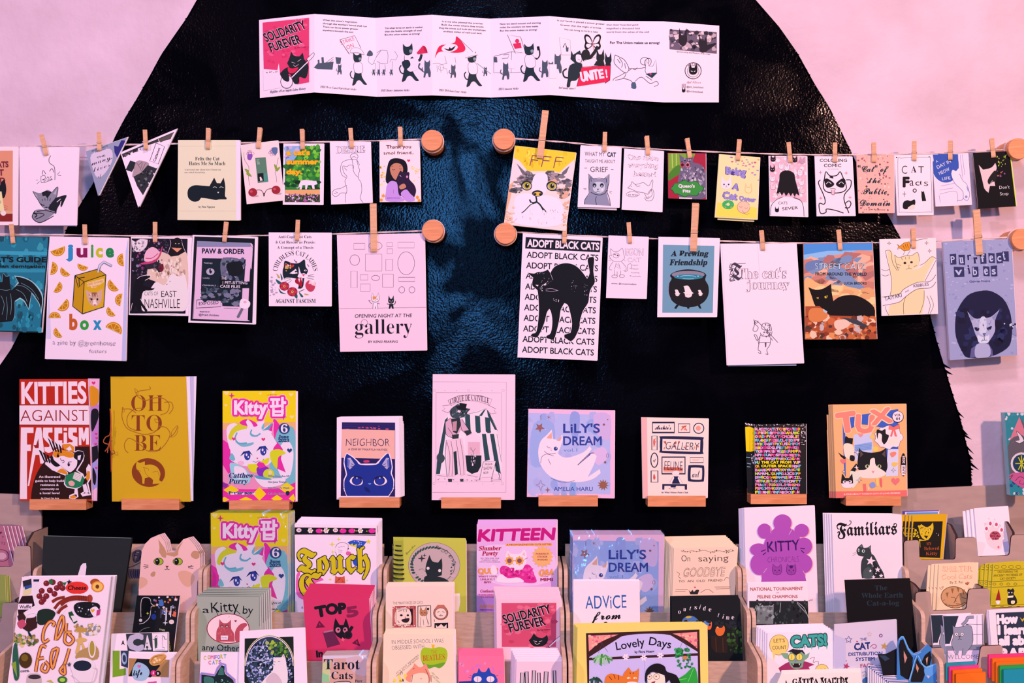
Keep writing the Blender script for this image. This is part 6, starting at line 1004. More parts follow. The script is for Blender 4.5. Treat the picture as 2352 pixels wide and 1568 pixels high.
P('2c88a0', '1898,290 2200,290 2200,1088 1952,1088'); SP('e8f0f4 2c88a0 f4e0f0', 26, '1900,295 2190,300 2190,400 1920,560', 10, 24, 3); SP('e8f0f4 1c4a88', 20, '1960,960 2200,960 2200,1080 1960,1080', 10, 26, 4); P('6a5a6a', '1925,620 2040,325 2200,560 2200,900 1945,880'); P('e87a98', '1940,560 2040,325 2120,540 2060,500 1990,520'); P('f8e0f0', '2010,465 2060,510 2085,560 2040,585 1995,560 2040,550'); L('2a2030', 4, '2010,465 2060,510 2085,560 2040,585 1995,560 2040,550', closed=True); E('f4d8e8', 2060, 780, 105, 108); E('1a3a5c', 2060, 780, 85, 88); L('e8e020', 9, '2000,780 2120,780', '2030,720 2090,840', '2090,720 2030,840', '2060,700 2060,860', sm=0); P('d85a98', '1940,900 2000,870 2200,880 2200,1020 2080,1020 1970,950', 1); L('8a2a60', 6, '2000,950 2040,910 2090,930 2080,980 2040,970 2050,945'); L('2a2030', 5, '1940,910 1980,890', '1945,935 1975,900')
D1 = (.088, .128); D2 = (.168, .208); D3 = (.250, .293)
# ---- rack 1 ----
Z('p', '375,298 1135,318 1020,1060 340,1060', (.092, .134), 'big plain black hardcover book with a white paper tail, leftmost rack', '24262a', 7, ext=E1, name='hardcover_book', cat='book', pages='141619')
P('fbe0ec', '668,650 695,560 715,538 742,535 745,570 735,650'); L('8a8a90', 3, '385,300 1130,320', sm=0)
L('6a6a70', 2, '372,320 335,640', sm=0)
cs = [(1200, 1100), (1195, 760), (1210, 560), (1222, 430), (1250, 370), (1300, 320), (1375, 288), (1420, 350), (1440, 440), (1512, 440), (1530, 390), (1580, 330), (1625, 318), (1680, 380), (1725, 460), (1728, 620), (1700, 700), (1690, 1100)]
Z('p', '1195,288 1728,288 1690,1060 1200,1060', (.088, .129), 'pale pink cat-shaped zine with green eyes looking sideways', 'f8b4b8', 2.5, 3, (2.2, -1.0), ext=E1, outline=[(x, y if y < 1100 else (E1-1150)*3.752) for x, y in cs], back='5a6a98')
P('c88a70', '1365,330 1375,400 1370,440 1395,480 1425,495 1440,455 1415,400'); P('c88a70', '1440,445 1512,442 1530,400 1555,370 1580,345 1540,420 1535,465 1500,480 1440,465'); P('c88a70', '1645,460 1670,430 1715,440 1722,480 1690,500 1655,485', 1); P('e8a090', '1535,620 1580,600 1640,615 1680,660 1640,735 1590,730 1550,680', 1); P('c88a70', '1298,630 1320,608 1340,615 1330,650 1305,650', 1); P('e8a090', '1205,660 1260,670 1270,710 1225,750 1200,750', 1)
for x, k_ in ((1367, -1), (1532, -1)): E(K, x, 522, 43, 32); E('a8b030', x, 522, 38, 28); P(K, ell(x-10, 522, 20, 27)); E('f8e8e0', x-14, 512, 5)
P('6a2a2a', '1425,560 1455,560 1440,578'); L('3a1a20', 4, '1440,575 1435,590 1418,590', '1440,575 1448,592 1462,588', '1240,548 1280,555', '1235,565 1275,562', '1245,580 1280,570', '1620,565 1668,562', '1622,575 1665,580', '1625,570 1655,555')
# the dark ribbon tassel between the black book and the cat-shaped zine
t = thing('ribbon_tassel', 'dark ribbon tassel beside the black hardcover book', 'tassel', P3(310, 1320, .092)); dk = mat('dark_ribbon', (.05, .05, .08), .6, .3, bump=.5, bscale=300)
for q, r in (('1150,450 1180,430 1210,440 1200,500 1160,520 1150,450', .0022), ('1160,460 1200,470 1180,510', .003), ('1210,530 1150,560 1100,580 1092,610', .0009)): cord('ribbon_loop', 'p', q, .094, r, t, dk)
for i in range(5): cord('tassel_strand', 'p', '%d,590 %d,640 %d,665' % (1120+i*20, 1115+i*21, 1130+i*18), .095, .0022, t, dk)
Z('p', '190,655 955,650 855,1500 75,1500', (.262, .294), 'large collage zine of food cut-outs with orange hand-lettered cat food title', 'fbdce8', 9, 1, (4, 0), ext=1690, pages='d8c0e0')
r_ = random.Random(11)
P('2a2430', '195,690 270,670 275,740 210,820'); P('e8c8a0', '205,740 275,730 270,800 195,830'); P('2a4a98', '210,735 270,720 275,745 215,765'); P('f4d8e4', '285,690 330,690 345,900 290,940'); P('1c2448', '288,675 340,675 335,695 288,695'); P('2a1418', '190,820 280,815 300,900 160,990 150,900')
P('fbe6ec', '155,885 278,885 275,935 150,935'); T(K, 'Waffle', 168, 926, 270, 924, 30, 's', .02)
for x, y in ((400, 710), (455, 700), (490, 750), (430, 770), (360, 775), (340, 820), (375, 850), (520, 715), (470, 800), (540, 750), (360, 870), (400, 820)): E('7a2028', x, y, 26, 25); E('b04a50', x-8, y-8, 7)
P('2a6a3a', '420,680 450,670 460,710 430,720'); P('2a6a3a', '530,705 575,700 560,730'); ST('1c2028', 597, 700, 26); E('e8302a', 665, 748, 98, 54); T('2a0a10', 'Cheese', 582, 765, 745, 765, 38, 's', .03, sl=.15)
E('b04a20', 820, 700, 42, 30); E('e8842a', 842, 738, 55, 48); E('f4b860', 842, 738, 44, 38); E('7a3418', 840, 738, 16, 18)
L('fbe0e8', 60, '470,960 520,900 560,860 640,830 780,840', '500,980 560,900'); L('8a2a1c', 44, '520,890 580,850 660,835 770,845'); L('8a2a1c', 26, '470,930 510,880 560,850', '500,970 530,930 580,900', '450,870 500,840 560,830'); E('a83a2a', 775, 840, 24, 34); [L('5a1810', 3, [(680+i*20, 815), (684+i*20, 860)]) for i in range(5)]
P('14161c', '640,900 700,870 840,880 860,930 800,1000 700,1000 650,960', 1); SP('f0e8f0 8a8a98 3a3a48', 26, '650,890 840,890 800,990 680,990', 3, 9, 3); P('1c4a2a', '590,960 620,950 670,1040 640,1058 600,1000'); P('f0e8e0', '610,990 650,985 665,1030 635,1045'); P('f8e0f0', '780,930 830,910 860,960 820,1000 790,970', 1); P('c83a80', '835,940 870,930 860,980 830,990'); HE('e8a030', 800, 945, 18)
P('3a1c1c', '150,990 200,960 230,1010 300,1000 330,960 320,1090 250,1130 180,1080'); P('c84a6a', '150,1050 200,1020 230,1060 180,1100', 1); L('f4d8e4', 6, '220,1050 240,980 310,970 320,1040'); P('1c2c24', '330,950 420,930 480,970 420,1050 330,1060', 1); P('1c2c3a', '230,1090 290,1180 250,1160')
SP('b89050 6a8a3a e8c080 c8a0b0 8a6a3a 4a5a3a e8b8c8', 60, '120,1150 320,1160 330,1240 110,1240', 8, 24, 5); SP('c8a070 e8c8b0 a87850 8a8a98 f0d0d8', 50, '640,1050 860,1060 850,1160 640,1130', 8, 22, 6); P('c8904a', '640,1120 690,1080 750,1110 740,1130 700,1130 705,1180 680,1180 680,1130', 1); P('e0a868', '650,1200 700,1175 750,1190 740,1210 715,1215 740,1280 720,1300 700,1230 680,1300 650,1310 670,1220', 1); P('b88a5a', '690,1290 830,1250 840,1360 660,1360', 1); E('f8e0e0', 795, 1270, 32, 82); E('b09040', 795, 1270, 22, 66)
for c, w_ in (('8a1c3a', 30), ('f09a4a', 17)):
    L(c, w_, '455,1080 470,1050 430,1040 385,1100 370,1180 385,1215 425,1190', '480,1200 500,1080 540,990 550,1060 520,1150 490,1190', '575,1050 565,1150 560,1210 600,1235 635,1190 590,1140', '555,1130 620,1130'); L(c, w_, '400,1260 360,1250 330,1350 310,1470', '325,1360 380,1350', '380,1400 360,1450 400,1470 420,1420 390,1380', '450,1290 500,1270 480,1360 455,1440 440,1360 455,1290', '600,1270 560,1400 520,1460 560,1490 555,1400')
E('4a3014', 222, 1372, 56, 68); E('7a5a20', 215, 1350, 30, 30); T('3a3a4a', 'corn.', 180, 1475, 258, 1470, 24, 'se'); P('2a5a4a', '120,1250 150,1240 170,1500 130,1540 110,1400', 1); P('8a9a3a', '100,1400 140,1380 150,1520'); P('c8a8b0', '240,1500 300,1485 350,1500 350,1600 240,1600', 1); E('3a3038', 300, 1515, 55, 20); P('c8a850', '400,1550 440,1540 470,1570'); E('3a6a2a', 540, 1540, 42, 32); E('a8c850', 540, 1540, 24, 17)
E('f4dce4', 715, 1420, 110, 72); P('f4dce4', '610,1430 825,1430 790,1560 650,1560'); E('1c2438', 712, 1418, 78, 46); L('d8b8c8', 8, '800,1440 840,1450 820,1540 790,1560', '620,1500 700,1570'); ST('5a4a58', 600, 1408, 22)
Z('p', '1180,815 1550,818 1490,1330 1115,1330', (.17, .213), 'black rounded zine with beads, stars and small charms printed on it', '16161c', 4, ext=1592, gloss=True)
SP('c83a40 e8607a 4a6ab8 e8c8d8 f0e0e8 8a8ad0 d8803a 6a5a60', 44, '1330,825 1535,825 1520,1000 1320,960', 5, 14, 3); L('f4dce8', 5, '1215,1000 1215,880 1235,835 1290,840 1300,880 1320,900 1300,920 1290,1000 1240,1050 1200,1060'); P('0c0c10', '1230,850 1290,850 1300,900 1290,960 1220,990', 1); E('f4e0ea', 1212, 1028, 14); ST('d8d040', 1272, 968, 14, 4, .4); P('4a6ab8', '1375,860 1400,850 1410,900 1370,900', 1); L('e0d0e0', 8, '1475,905 1470,1000', sm=0); L('c8b8d8', 14, '1435,920 1430,1030', sm=0); L('3a3a50', 14, '1390,930 1385,1010', sm=0); E('2a3a98', 1325, 998, 22, 26); E('f4c8d0', 1478, 1042, 22, 20); ST('f4e0e8', 1515, 848, 18); P('e86a5a', '1495,950 1520,955 1515,1000 1490,995'); SPK('d8d0e0', 1425, 1050, 24); T('d8c8a0', 'THIS', 1370, 1112, 1420, 1122, 14, 's', .02); L('8a8a90', 4, '1200,1130 1240,1100 1290,1090')
T('b8c030', 'UNLESS LOVE', 1440, 1170, 1460, 1290, 16, 's')
Z('p', '960,1145 1450,1130 1450,1500 945,1510', (.257, .277), 'cut-out letter collage zine with a green L on white', 'fbdce8', 3, ext=E3)
P('2c3038', '1085,1145 1450,1132 1450,1300 1240,1305 1100,1290'); T(K, 'A', 1045, 1240, 1075, 1240, 40, 's', .03); T('c0a8c8', 'C', 1110, 1280, 1228, 1278, 130, 's', .09); P('3a3a48', '1235,1150 1310,1145 1305,1285 1240,1290'); T('e8c8dc', 'A', 1242, 1278, 1305, 1276, 110, 'se', .03); P('fbdce8', '1310,1135 1445,1132 1445,1290 1318,1292'); P('2a4a3a', '1330,1180 1360,1180 1350,1270 1335,1275'); T('fbe6ee', 'T', 1318, 1278, 1440, 1275, 128, 'se', .03, ol='3a6a3a', oo=.02); P('7a9a24', '972,1290 1032,1290 1030,1450 1085,1440 1085,1500 970,1520'); P('2c3850', '1040,1290 1110,1290 1105,1440 1045,1420'); T('a8a8d0', 'O', 1050, 1405, 1098, 1402, 100, 's', .03)
Z('p', '1108,1312 1500,1318 1490,1550 1098,1550', (.266, .2925), 'small tan-framed collage zine with a blue cut-out disc', 'fbdce8', 3, 2, (1.5, -1.5), ext=E3)
P('b07a50', '1110,1355 1460,1368 1455,1520 1105,1510'); P('14161c', '1180,1358 1330,1365 1380,1420 1300,1520 1110,1510'); P('a0b4d8', '1150,1430 1190,1390 1260,1420 1290,1480 1250,1545 1170,1545 1140,1500', 1); P('d89050', '1285,1380 1330,1330 1410,1320 1435,1345 1390,1400 1320,1420', 1); L(K, 3, '1300,1385 1330,1345 1400,1330', '1310,1405 1380,1395 1425,1345'); [E('f4c8a0', x, y, 10) for x, y in ((1330, 1390), (1352, 1375), (1375, 1368), (1340, 1358))]; T(K, 'life', 1150, 1505, 1225, 1500, 52, 'sc', .02); E('e02a80', 1322, 1482, 24); E('14161c', 1362, 1486, 24); T('fbe6ee', 'i', 1316, 1492, 1326, 1492, 24, 's', .02); T('fbe6ee', 's', 1352, 1494, 1370, 1494, 28, 's', .02); HE('e85aa0', 1200, 1425, 16); P('e840a0', '1270,1560 1350,1552 1350,1580 1280,1580')
# ---- rack 2 ----
Z('q', '165,104 828,108 835,1060 172,1060', (.096, .132), 'plastic-sleeved yellow and pink pop magazine, front of stack in rack', 'f4c90c', 2.5, 5, (1.8, -1.1), ext=E1, sleeve=True, name='magazine', cat='magazine'); KPOP(165, 104, .882)
Z('q', '888,198 1590,210 1592,1060 895,1060', (.096, .132), 'white zine with gold blackletter title and small white cat wizard', 'fbd3ee', 2, 6, (1.6, -2.6), ext=E1)
P('16141e', '888,228 1586,236 1586,300 888,292'); L('fbd3ee', 5, [(892+i*24, 292) for i in range(30)], sm=0)
for i, x in enumerate((925, 1024, 1100, 1160, 1240, 1305, 1382, 1455, 1555)):
    if i % 3 == 2 or x == 1382: E('e82a9a', x, 258, 30, 20)
    elif i % 2: [E('fbe6f4', x+16*math.cos(j), 255+16*math.sin(j), 8) for j in range(6)]; E('e8d040', x, 255, 7)
    else: E('f8c8dc', x, 252, 22, 18); E('16141e', x-5, 252, 4); E('16141e', x+7, 252, 4)
SP('c8d040', 8, '940,240 1540,240 1540,262 940,262', 4, 8)
for x, y, r in ((1212, 372, 28), (1268, 330, 18), (1218, 438, 18)): SPK('e8d840', x, y, r)
P('fbe0f0', '1240,400 1260,370 1300,360 1360,365 1400,385 1430,380 1440,440 1400,480 1330,500 1270,490 1240,450', 1); L(K, 3, '1240,400 1260,370 1300,358 1345,372 1350,400 1340,440 1360,470 1330,500 1270,490 1240,440', closed=False); E('e85aa0', 1352, 452, 22, 18); L(K, 2, '1260,420 1300,430', '1262,440 1300,442', '1265,400 1320,390'); E(K, 1352, 412, 5); P('2a50b8', '1345,355 1400,335 1510,350 1470,400 1430,405 1360,372'); P('e8c820', '1350,360 1365,385 1385,365 1395,385 1425,370 1420,400 1360,385'); ST('e8c820', 1525, 350, 22); P('2a50b8', '1390,480 1450,460 1480,500 1430,560 1395,540', 1); SP('fbe6f4', 8, '1400,345 1480,350 1460,390 1400,370', 3, 6)
T('d8b818', 'Touch', 918, 636, 1535, 610, 195, 'fr', .02, ol='1a1620', oo=.025, wob=.0)
P('f05ab0', '905,640 940,600 930,680 1010,640 1100,650 1140,680 1050,720 960,850 905,800'); P('fbd3ee', '925,650 935,640 932,700 1000,660 940,720 920,760'); T('d8b818', 'C', 945, 850, 1140, 830, 190, 'fr', .02, ol='1a1620', oo=.03); P('d85a40', '1240,640 1255,655 1300,655 1318,645 1325,708 1235,708'); SP('a83a30', 8, '1245,660 1315,660 1315,700 1240,700', 4, 8); SPK('e8d840', 1195, 675, 16); SPK('e8d840', 1340, 682, 14); SPK('e8d840', 1218, 632, 12); T('4a2a38', 'A zine of wizards', 945, 925, 1100, 930, 20, 'se')
Z('q', '48,815 590,822 600,1250 55,1250', D2, 'grey-green zine with a red cat in an oval and black cursive', 'a8a29c', 2.2, 5, (3.6, -3.5), ext=E2, pages='f4c8e0')
L('1c2430', 3, '55,818 585,822 585,1080', sm=0); T(K, 'a', 95, 965, 152, 965, 58, 's', .0); T(K, 'Kitty', 170, 962, 410, 945, 92, 's', .0, wob=.03); T(K, 'by', 440, 970, 530, 975, 72, 's', .0, wob=.03); L(K, 5, '200,920 240,1000 300,1000 250,970', '380,940 420,975', '500,990 470,1010'); E('fbc8d8', 315, 1100, 180, 126); E('8a1c38', 315, 1100, 182, 128, w=7, n=30)
P('c04a5c', '212,1212 215,1120 235,1080 240,1018 270,1050 310,1050 340,1022 342,1100 365,1140 372,1212'); P('c04a5c', '380,1210 375,1130 410,1070 460,1050 480,1070 450,1100 430,1150 420,1200', 1); SP('a83a4c d86a78', 26, '230,1090 350,1090 360,1205 225,1205', 4, 14, 3, .4); 
for x in (262, 305): E(K, x, 1078, 13, 12); E('f8e8d0', x, 1080, 8); E(K, x, 1078, 5)
P('fbe6ee', '252,1160 315,1160 313,1195 252,1195'); T(K, 'Purdy', 260, 1184, 305, 1184, 14, 's'); T(K, 'any Other', 92, 1285, 410, 1295, 55, 's', .0, wob=.04); HE('8a1c38', 380, 1035, 10); L(K, 2, '320,1000 328,996')
Z('q', '415,1122 975,1090 992,1560 405,1560', (.262, .2925), 'white framed zine with a white cat photo in an oval by wrought iron', 'fbd3ee', 3, ext=E3)
P('16201c', '458,1185 878,1168 885,1600 455,1600'); P('2a3a50', ell(672, 1420, 208, 258, 0, 30)); SP('3a6a2a 7a9a2a 1c3a1c a8b040 4a7a30', 70, '640,1200 820,1230 850,1340 700,1330', 6, 20, 4); SP('a8a0d8 7a78b8 c8c0e8 10141c', 260, ell(600, 1420, 130, 200), 5, 14, 5); SP('a8a0d8 10141c', 90, '800,1340 870,1360 870,1560 810,1560', 5, 12, 8); L('b0a8dc', 6, ell(575, 1310, 62, 58), '630,1195 600,1270', '480,1390 700,1360', '640,1190 650,1260', closed=False); P('f0d0e0', '600,1600 640,1520 700,1460 705,1390 720,1350 775,1345 790,1318 808,1350 820,1420 830,1500 800,1600', 1); P('e8a0a0', '785,1340 795,1322 803,1350'); L('5a4050', 4, '712,1385 725,1388', '745,1385 765,1380', '708,1405 718,1412'); P('d8b0c4', '640,1560 700,1480 760,1520 780,1600', 1)
L('e8e0a0', 5, ell(672, 1420, 214, 264, 0, 36, 180, 360)); L('fbe0f4', 7, ell(672, 1420, 204, 252, 0, 36, 180, 360)); P('fbd3ee', '415,1560 460,1560 455,1700 405,1700')
Z('q', '80,1302 430,1302 420,1560 68,1560', (.252, .286), 'small white zine with a dark teal cat and multicoloured lettering', 'fbdcee', 2, ext=E3)
for i, (ch, x, y, c) in enumerate(zip('COMFORTCATS', (103, 138, 165, 196, 222, 248, 276, 145, 178, 205, 232), (1368, 1362, 1362, 1362, 1360, 1356, 1354, 1408, 1406, 1404, 1404), ('c8c040', 'd0a040', 'e870a0', 'b070c8', '6a90d8', 'd0c040', '60b0b0', 'e870a0', '70a0d8', 'c8c040', 'b070c8'))): T(c, ch, x, y, x+24, y, 34, 's', .02, ol='5a4060', oo=.015)
o_ = '75,1500 85,1485 200,1500 225,1440 260,1400 290,1410 300,1480 370,1540 380,1640 80,1640'; L('e878c0', 22, o_, sm=0, closed=True); L('6a90d8', 12, o_, sm=0, closed=True); P('14262c', '85,1495 200,1510 235,1450 262,1415 285,1425 290,1490 360,1545 370,1640 85,1640'); P('3a6a68', '225,1500 250,1430 275,1440 280,1500'); P('3a6a68', '110,1515 190,1530 180,1600 120,1600', 1); E('8ab0a0', 262, 1545, 10); SP('4a7a78 24403f', 16, '200,1520 350,1540 350,1600 200,1600', 5, 14)
Z('q', '960,820 1530,835 1555,1250 990,1250', D2, 'hot pink top five zine with a black cat holding a magnifier', 'd83064', 2.2, 7, (1.4, -3.8), ext=E2, pages='fbd8ec')
T('14121a', 'T', 1078, 1000, 1165, 985, 90, 's', .07); T('14121a', 'OP', 1165, 975, 1328, 965, 88, 's', .07); T('8a1c48', '5', 1345, 1000, 1435, 985, 84, 's', .07); P('6a1238', '1070,1095 1100,1030 1152,1088'); P('6a1238', '1382,1225 1430,1188 1455,1252'); L('d83064', 6, '1103,1055 1108,1072', '1422,1210 1425,1228', sm=0)
P('6a2048', '1130,1130 1220,1115 1282,1235 1170,1265'); P('b06a8a', '1140,1125 1215,1110 1222,1122 1135,1138'); P('14121a', '1225,1120 1228,1060 1240,1008 1275,1068 1310,1068 1330,1008 1355,1080 1355,1150 1310,1195 1260,1170'); E('d86a8a', 1262, 1112, 22, 24); E('d86a8a', 1325, 1112, 20, 24); E(K, 1265, 1108, 9); E(K, 1322, 1108, 9); E('3a1028', 1350, 1155, 36, 36); P('14121a', '1345,1120 1375,1075 1398,1085 1370,1135'); E('14121a', 1348, 1155, 26); T('14121a', 'in a', 1075, 1345, 1200, 1335, 60, 's', .05); P('e8607a', '1290,1200 1300,1175 1320,1190 1310,1212')
Z('q', '1130,1330 1510,1322 1512,1560 1122,1560', (.258, .290), 'pastel tarot zine with black serif title in plastic sleeve', 'f4a8a0', 2.5, 4, (.8, -1.6), ext=E3, sleeve=True)
P('fbdcee', '1130,1334 1508,1326 1508,1352 1130,1360'); P('e8d8a0', '1130,1400 1200,1360 1190,1560 1125,1560'); P('a8d0a0', '1125,1480 1180,1500 1190,1560 1122,1560'); P('f4b8c8', '1330,1360 1505,1350 1508,1500 1400,1480', 1); T('1c1620', 'Tarot', 1140, 1450, 1450, 1450, 84, 'se', .0); T('1c1620', 'Cats', 1205, 1535, 1388, 1535, 62, 'se', .0); T('1c1620', 'Purr', 1408, 1562, 1472, 1562, 22, 'se', .0); L('1c1620', 6, '1225,1590 1240,1560 1360,1555 1375,1590'); P('f8e0e0', '1235,1565 1360,1560 1365,1600 1230,1600')
# ---- rack 3 ----
t = Z('r', '165,335 790,345 795,1060 165,1060', (.096, .132), 'yellow spiral-bound notebook with a dark grey cat in a wreath', 'c8b84c', 3, 3, (-.6, -2.0), ext=E1, name='spiral_notebook', cat='notebook')
for q in range(9):
    cx, cy, k = CR['r']; c0 = P3(cx+205/k, cy+(385+q*40)/k, .100+q*.0016)-t.location
    for dz in (0, .0012):
        v, f = tube([c0+Vector((-.0095*math.cos(a)*1.0+.001, -.006*math.sin(a)-.001, dz+.0008*math.cos(a))) for a in [i*.52 for i in range(12)]], .0006, 5, True); mesh('wire_ring', v, f, M['black'], t)
P('a8a038', '165,340 250,340 248,700 165,700'); P('c8a0a8', ell(515, 555, 222, 196, 0, 36)); E('5a5038', 515, 555, 222, 196, w=2.5, n=36); T('3a3820', 'Bjonnie Allen', 275, 465, 355, 385, 18, 'sc')
for a in range(190, 290, 9): P('2a4a44', ell(500+180*math.cos(math.radians(a)), 555+155*math.sin(math.radians(a)), 18, 8, a+60))
for a in range(120, 190, 9): P('2a4a44', ell(500+178*math.cos(math.radians(a)), 555+155*math.sin(math.radians(a)), 16, 9, a+20))
L('2a3c38', 4, ell(510, 555, 182, 158, 0, 30, -70, 50)); [L('3a3038', 3, ell(x, y, 16, 10, r), closed=True) for x, y, r in ((545, 400, 60), (590, 430, 20), (620, 440, 100), (690, 530, 60), (680, 640, 0), (655, 480, 40))]; SP('2a4a44 b08a98', 18, '650,470 700,520 690,640 660,640', 5, 11); P('d8a0b0', ell(680, 645, 22, 16)); P('c898b0', ell(345, 645, 20, 16))
P('20262c', '448,540 475,465 500,520 550,530 580,492 585,560 580,640 540,650 600,665 640,690 640,715 425,715 430,660 455,640 440,600'); E('e8c8d0', 462, 580, 13); E('e8c8d0', 562, 600, 13); L('20262c', 3, '385,595 415,585 440,610'); E('e0c0d0', 410, 612, 24, w=2.5); SPK('3a3038', 408, 495, 34); SPK('3a3038', 432, 468, 18); P('fbd8d8', '672,800 735,795 740,870 725,950 672,958', 0); L(K, 8, '672,870 680,880', sm=0)
Z('r', '98,738 672,735 674,1200 95,1200', D2, 'pale peach zine with three framed cat portraits and small caps', 'f8c8c4', 2.2, 4, (.6, -2.2), ext=E2)
T('5a3a38', 'THE MANY FACES OF CATS', 160, 892, 415, 886, 24, 's', -.01, wob=.04); P('c85a5c', '160,908 355,905 358,1085 158,1090'); P('14161c', '185,932 330,930 330,1065 185,1068'); P('f8c8c4', '190,935 300,932 310,1065 188,1065', 1); L('3a1a1c', 4, '160,908 355,905 358,1085 158,1090 160,908', '185,932 330,930 330,1065 185,1068 185,932', sm=0); SP('a83a40 f8c8c4', 30, '160,908 355,905 355,930 160,932', 4, 8); SP('a83a40 f8c8c4', 24, '160,1068 355,1066 355,1086 160,1088', 4, 8)
E(K, 232, 985, 12, 9); E(K, 288, 985, 10, 9); P('e86a7a', '258,998 275,998 266,1008'); P('2a1a20', '235,1022 300,1010 288,1045 250,1045', 1); L(K, 4, '205,950 240,945', '250,935 255,955', '275,935 275,955', '266,1008 266,1020', '200,1030 215,1050', sm=0); P('f8c8c4', '375,905 485,902 488,1080 375,1085'); L(K, 6, '375,905 485,902 488,1080 375,1085 375,905', sm=0); CH('c87a5a', 422, 965, 60, 55, ol=K, lw=3, eye=K); P('f8c8c4', '400,1000 450,1000 460,1075 395,1078', 1); L(K, 3, '400,1000 395,1075', '450,1000 465,1070', '420,1020 425,1070', '470,920 450,1000 470,1060'); E(K, 462, 930, 10)
E('c86a5c', 572, 965, 62, 58); E('f8c8c4', 572, 968, 50, 46); E(K, 572, 965, 62, 58, w=4); E(K, 572, 968, 50, 46, w=3); P('c86a5c', '520,930 545,895 600,895 625,930 600,915 545,915'); L(K, 4, '540,960 560,952', '585,952 605,960', '555,985 572,990 590,985', '572,975 572,990'); L(K, 3, '515,1020 520,1040', sm=0); P('16141a', '518,1052 635,1048 635,1095 518,1095'); P('f8c8c4', '530,1065 545,1085 575,1060 600,1085 622,1062 622,1095 530,1095')
Z('r', '78,1148 680,1150 690,1560 70,1560', (.256, .290), 'peach zine with a green apple and handwritten capitals', 'fbcabc', 2.4, 4, (.8, -2.4), ext=E3)
T('2a4a68', 'IN MIDDLE SCHOOL I WAS', 150, 1232, 595, 1220, 36, 's', -.015, wob=.03); T('2a4a68', 'OBSESSED WITH', 150, 1282, 430, 1270, 36, 's', -.015, wob=.03); P('e8b020', '490,1235 520,1240 515,1275 500,1270')
P('a8b820', '400,1300 430,1262 500,1270 560,1258 615,1275 630,1330 610,1400 560,1442 520,1430 470,1445 430,1420 402,1370', 1); P('6a9a2a', '405,1380 430,1400 500,1412 610,1390 570,1438 520,1430 470,1444 430,1420', 1); T('c85a20', 'THE', 488, 1318, 540, 1315, 32, 's', -.01); T('c85a20', 'BEATLES', 418, 1378, 608, 1365, 46, 'se', -.0)
TL('7a6a60', ['IT\'S SGT PEPPERS', 'HEARTS CLUB BAND'], 195, 1492, 385, 22, 14, slope=-.85, wob=.05); P('f08a78', '270,1500 330,1430 345,1400 380,1430 410,1430 440,1400 460,1440 480,1560 300,1560', 1); P('f4c8b8', '330,1500 450,1490 460,1600 330,1600', 1); L('3a2a30', 4, '330,1500 320,1560', '440,1450 470,1520 465,1600', '330,1450 345,1440'); L('e85a70', 4, '395,1525 402,1535 410,1525'); ST(K, 243, 1545, 16); L('2a2a30', 3, '225,1500 225,1475 240,1475 240,1495', '490,1560 488,1500'); SP('f4c860', 10, '170,1480 280,1500 250,1560 160,1560', 8, 20); TL('7a8a40', ['OH HEY', 'YOU GOT'], 490, 1480, 560, 26, 14, slope=1.0); T('fbcabc', '.', 500, 1500, 502, 1500, 4)
Z('r', '882,212 1570,210 1570,1060 880,1060', (.096, .132), 'lilac-pink cat teen magazine with a white cat in flower sunglasses', 'e8a4e0', 2.2, 5, (.4, -2.6), ext=E1, name='magazine', cat='magazine')
P('d88ad8', '882,800 1050,800 1050,960 880,960'); P('f0b8e8', '900,400 1500,420 1500,700 1000,700', 1); T('c8107a', 'KITTEEN', 895, 345, 1545, 330, 100, 's', .055, sl=.15); P('f4a860', '1130,368 1530,362 1530,388 1130,388'); T('a81c4a', 'A MEOWGAZINE FOR CUTE KITTIES', 1138, 384, 1525, 380, 14, 's', .03)
T('b0103c', 'Slumber', 898, 426, 1090, 424, 34, 'si', .02); T('b0103c', 'Pawty', 925, 470, 1062, 468, 34, 'si', .02); TL('8a3a7a', ['10+ TIPS FOR THE', 'PURRFECT NIGHT', 'WITH YOUR FURIENDS'], 905, 498, 1085, 16, 9, jus='c', o=.02); T('f09a40', 'QUIZ!', 895, 626, 1062, 622, 44, 's', .05, ol='d04a90', oo=.02); TL('a01a4a', ['WHO\'S YOUR', 'UNLIKELY', 'BFF?'], 898, 658, 1056, 25, 16, jus='c', o=.03); T('a01a4a', 'Confessions', 910, 788, 1060, 788, 22, 'si', .02); TL('c83a30', ['"I WAS ADDICT', 'TO CATNIP"'], 898, 815, 1055, 20, 12, jus='c', o=.03); T('f08a40', 'Astrological', 905, 918, 1070, 916, 26, 'si', .02); T('a01a4a', 'MEOWDELS OF', 910, 944, 1060, 944, 12, 's', .03)
P('fbe6f2', '1128,500 1145,430 1180,455 1250,455 1290,420 1312,470 1300,560 1250,595 1180,590 1140,560', 1); P('f8b0b8', '1150,445 1170,470 1148,475'); P('f8b0b8', '1290,435 1300,475 1275,465')
for x in (1163, 1250): ST('f0a040', x, 515, 42, 8, .78); E('8a4a6a', x, 515, 20)
L('c86a90', 5, '1200,515 1215,515', '1290,505 1320,490', sm=0); P('e02a90', '1080,600 1100,560 1160,570 1190,610 1260,610 1300,550 1345,560 1370,620 1395,700 1280,700 1250,660 1160,670 1100,640', 1); SP('f04aa8 c8187a', 60, '1090,580 1360,580 1380,680 1250,650 1110,630', 8, 18, 3); P('fbe6f2', '1060,700 1090,630 1150,665 1240,660 1280,700', 1); P('fbe6f2', '1000,600 1010,560 1040,560 1060,620 1020,640', 1); L('8a6a80', 2, '1200,545 1200,555', '1180,545 1155,550')
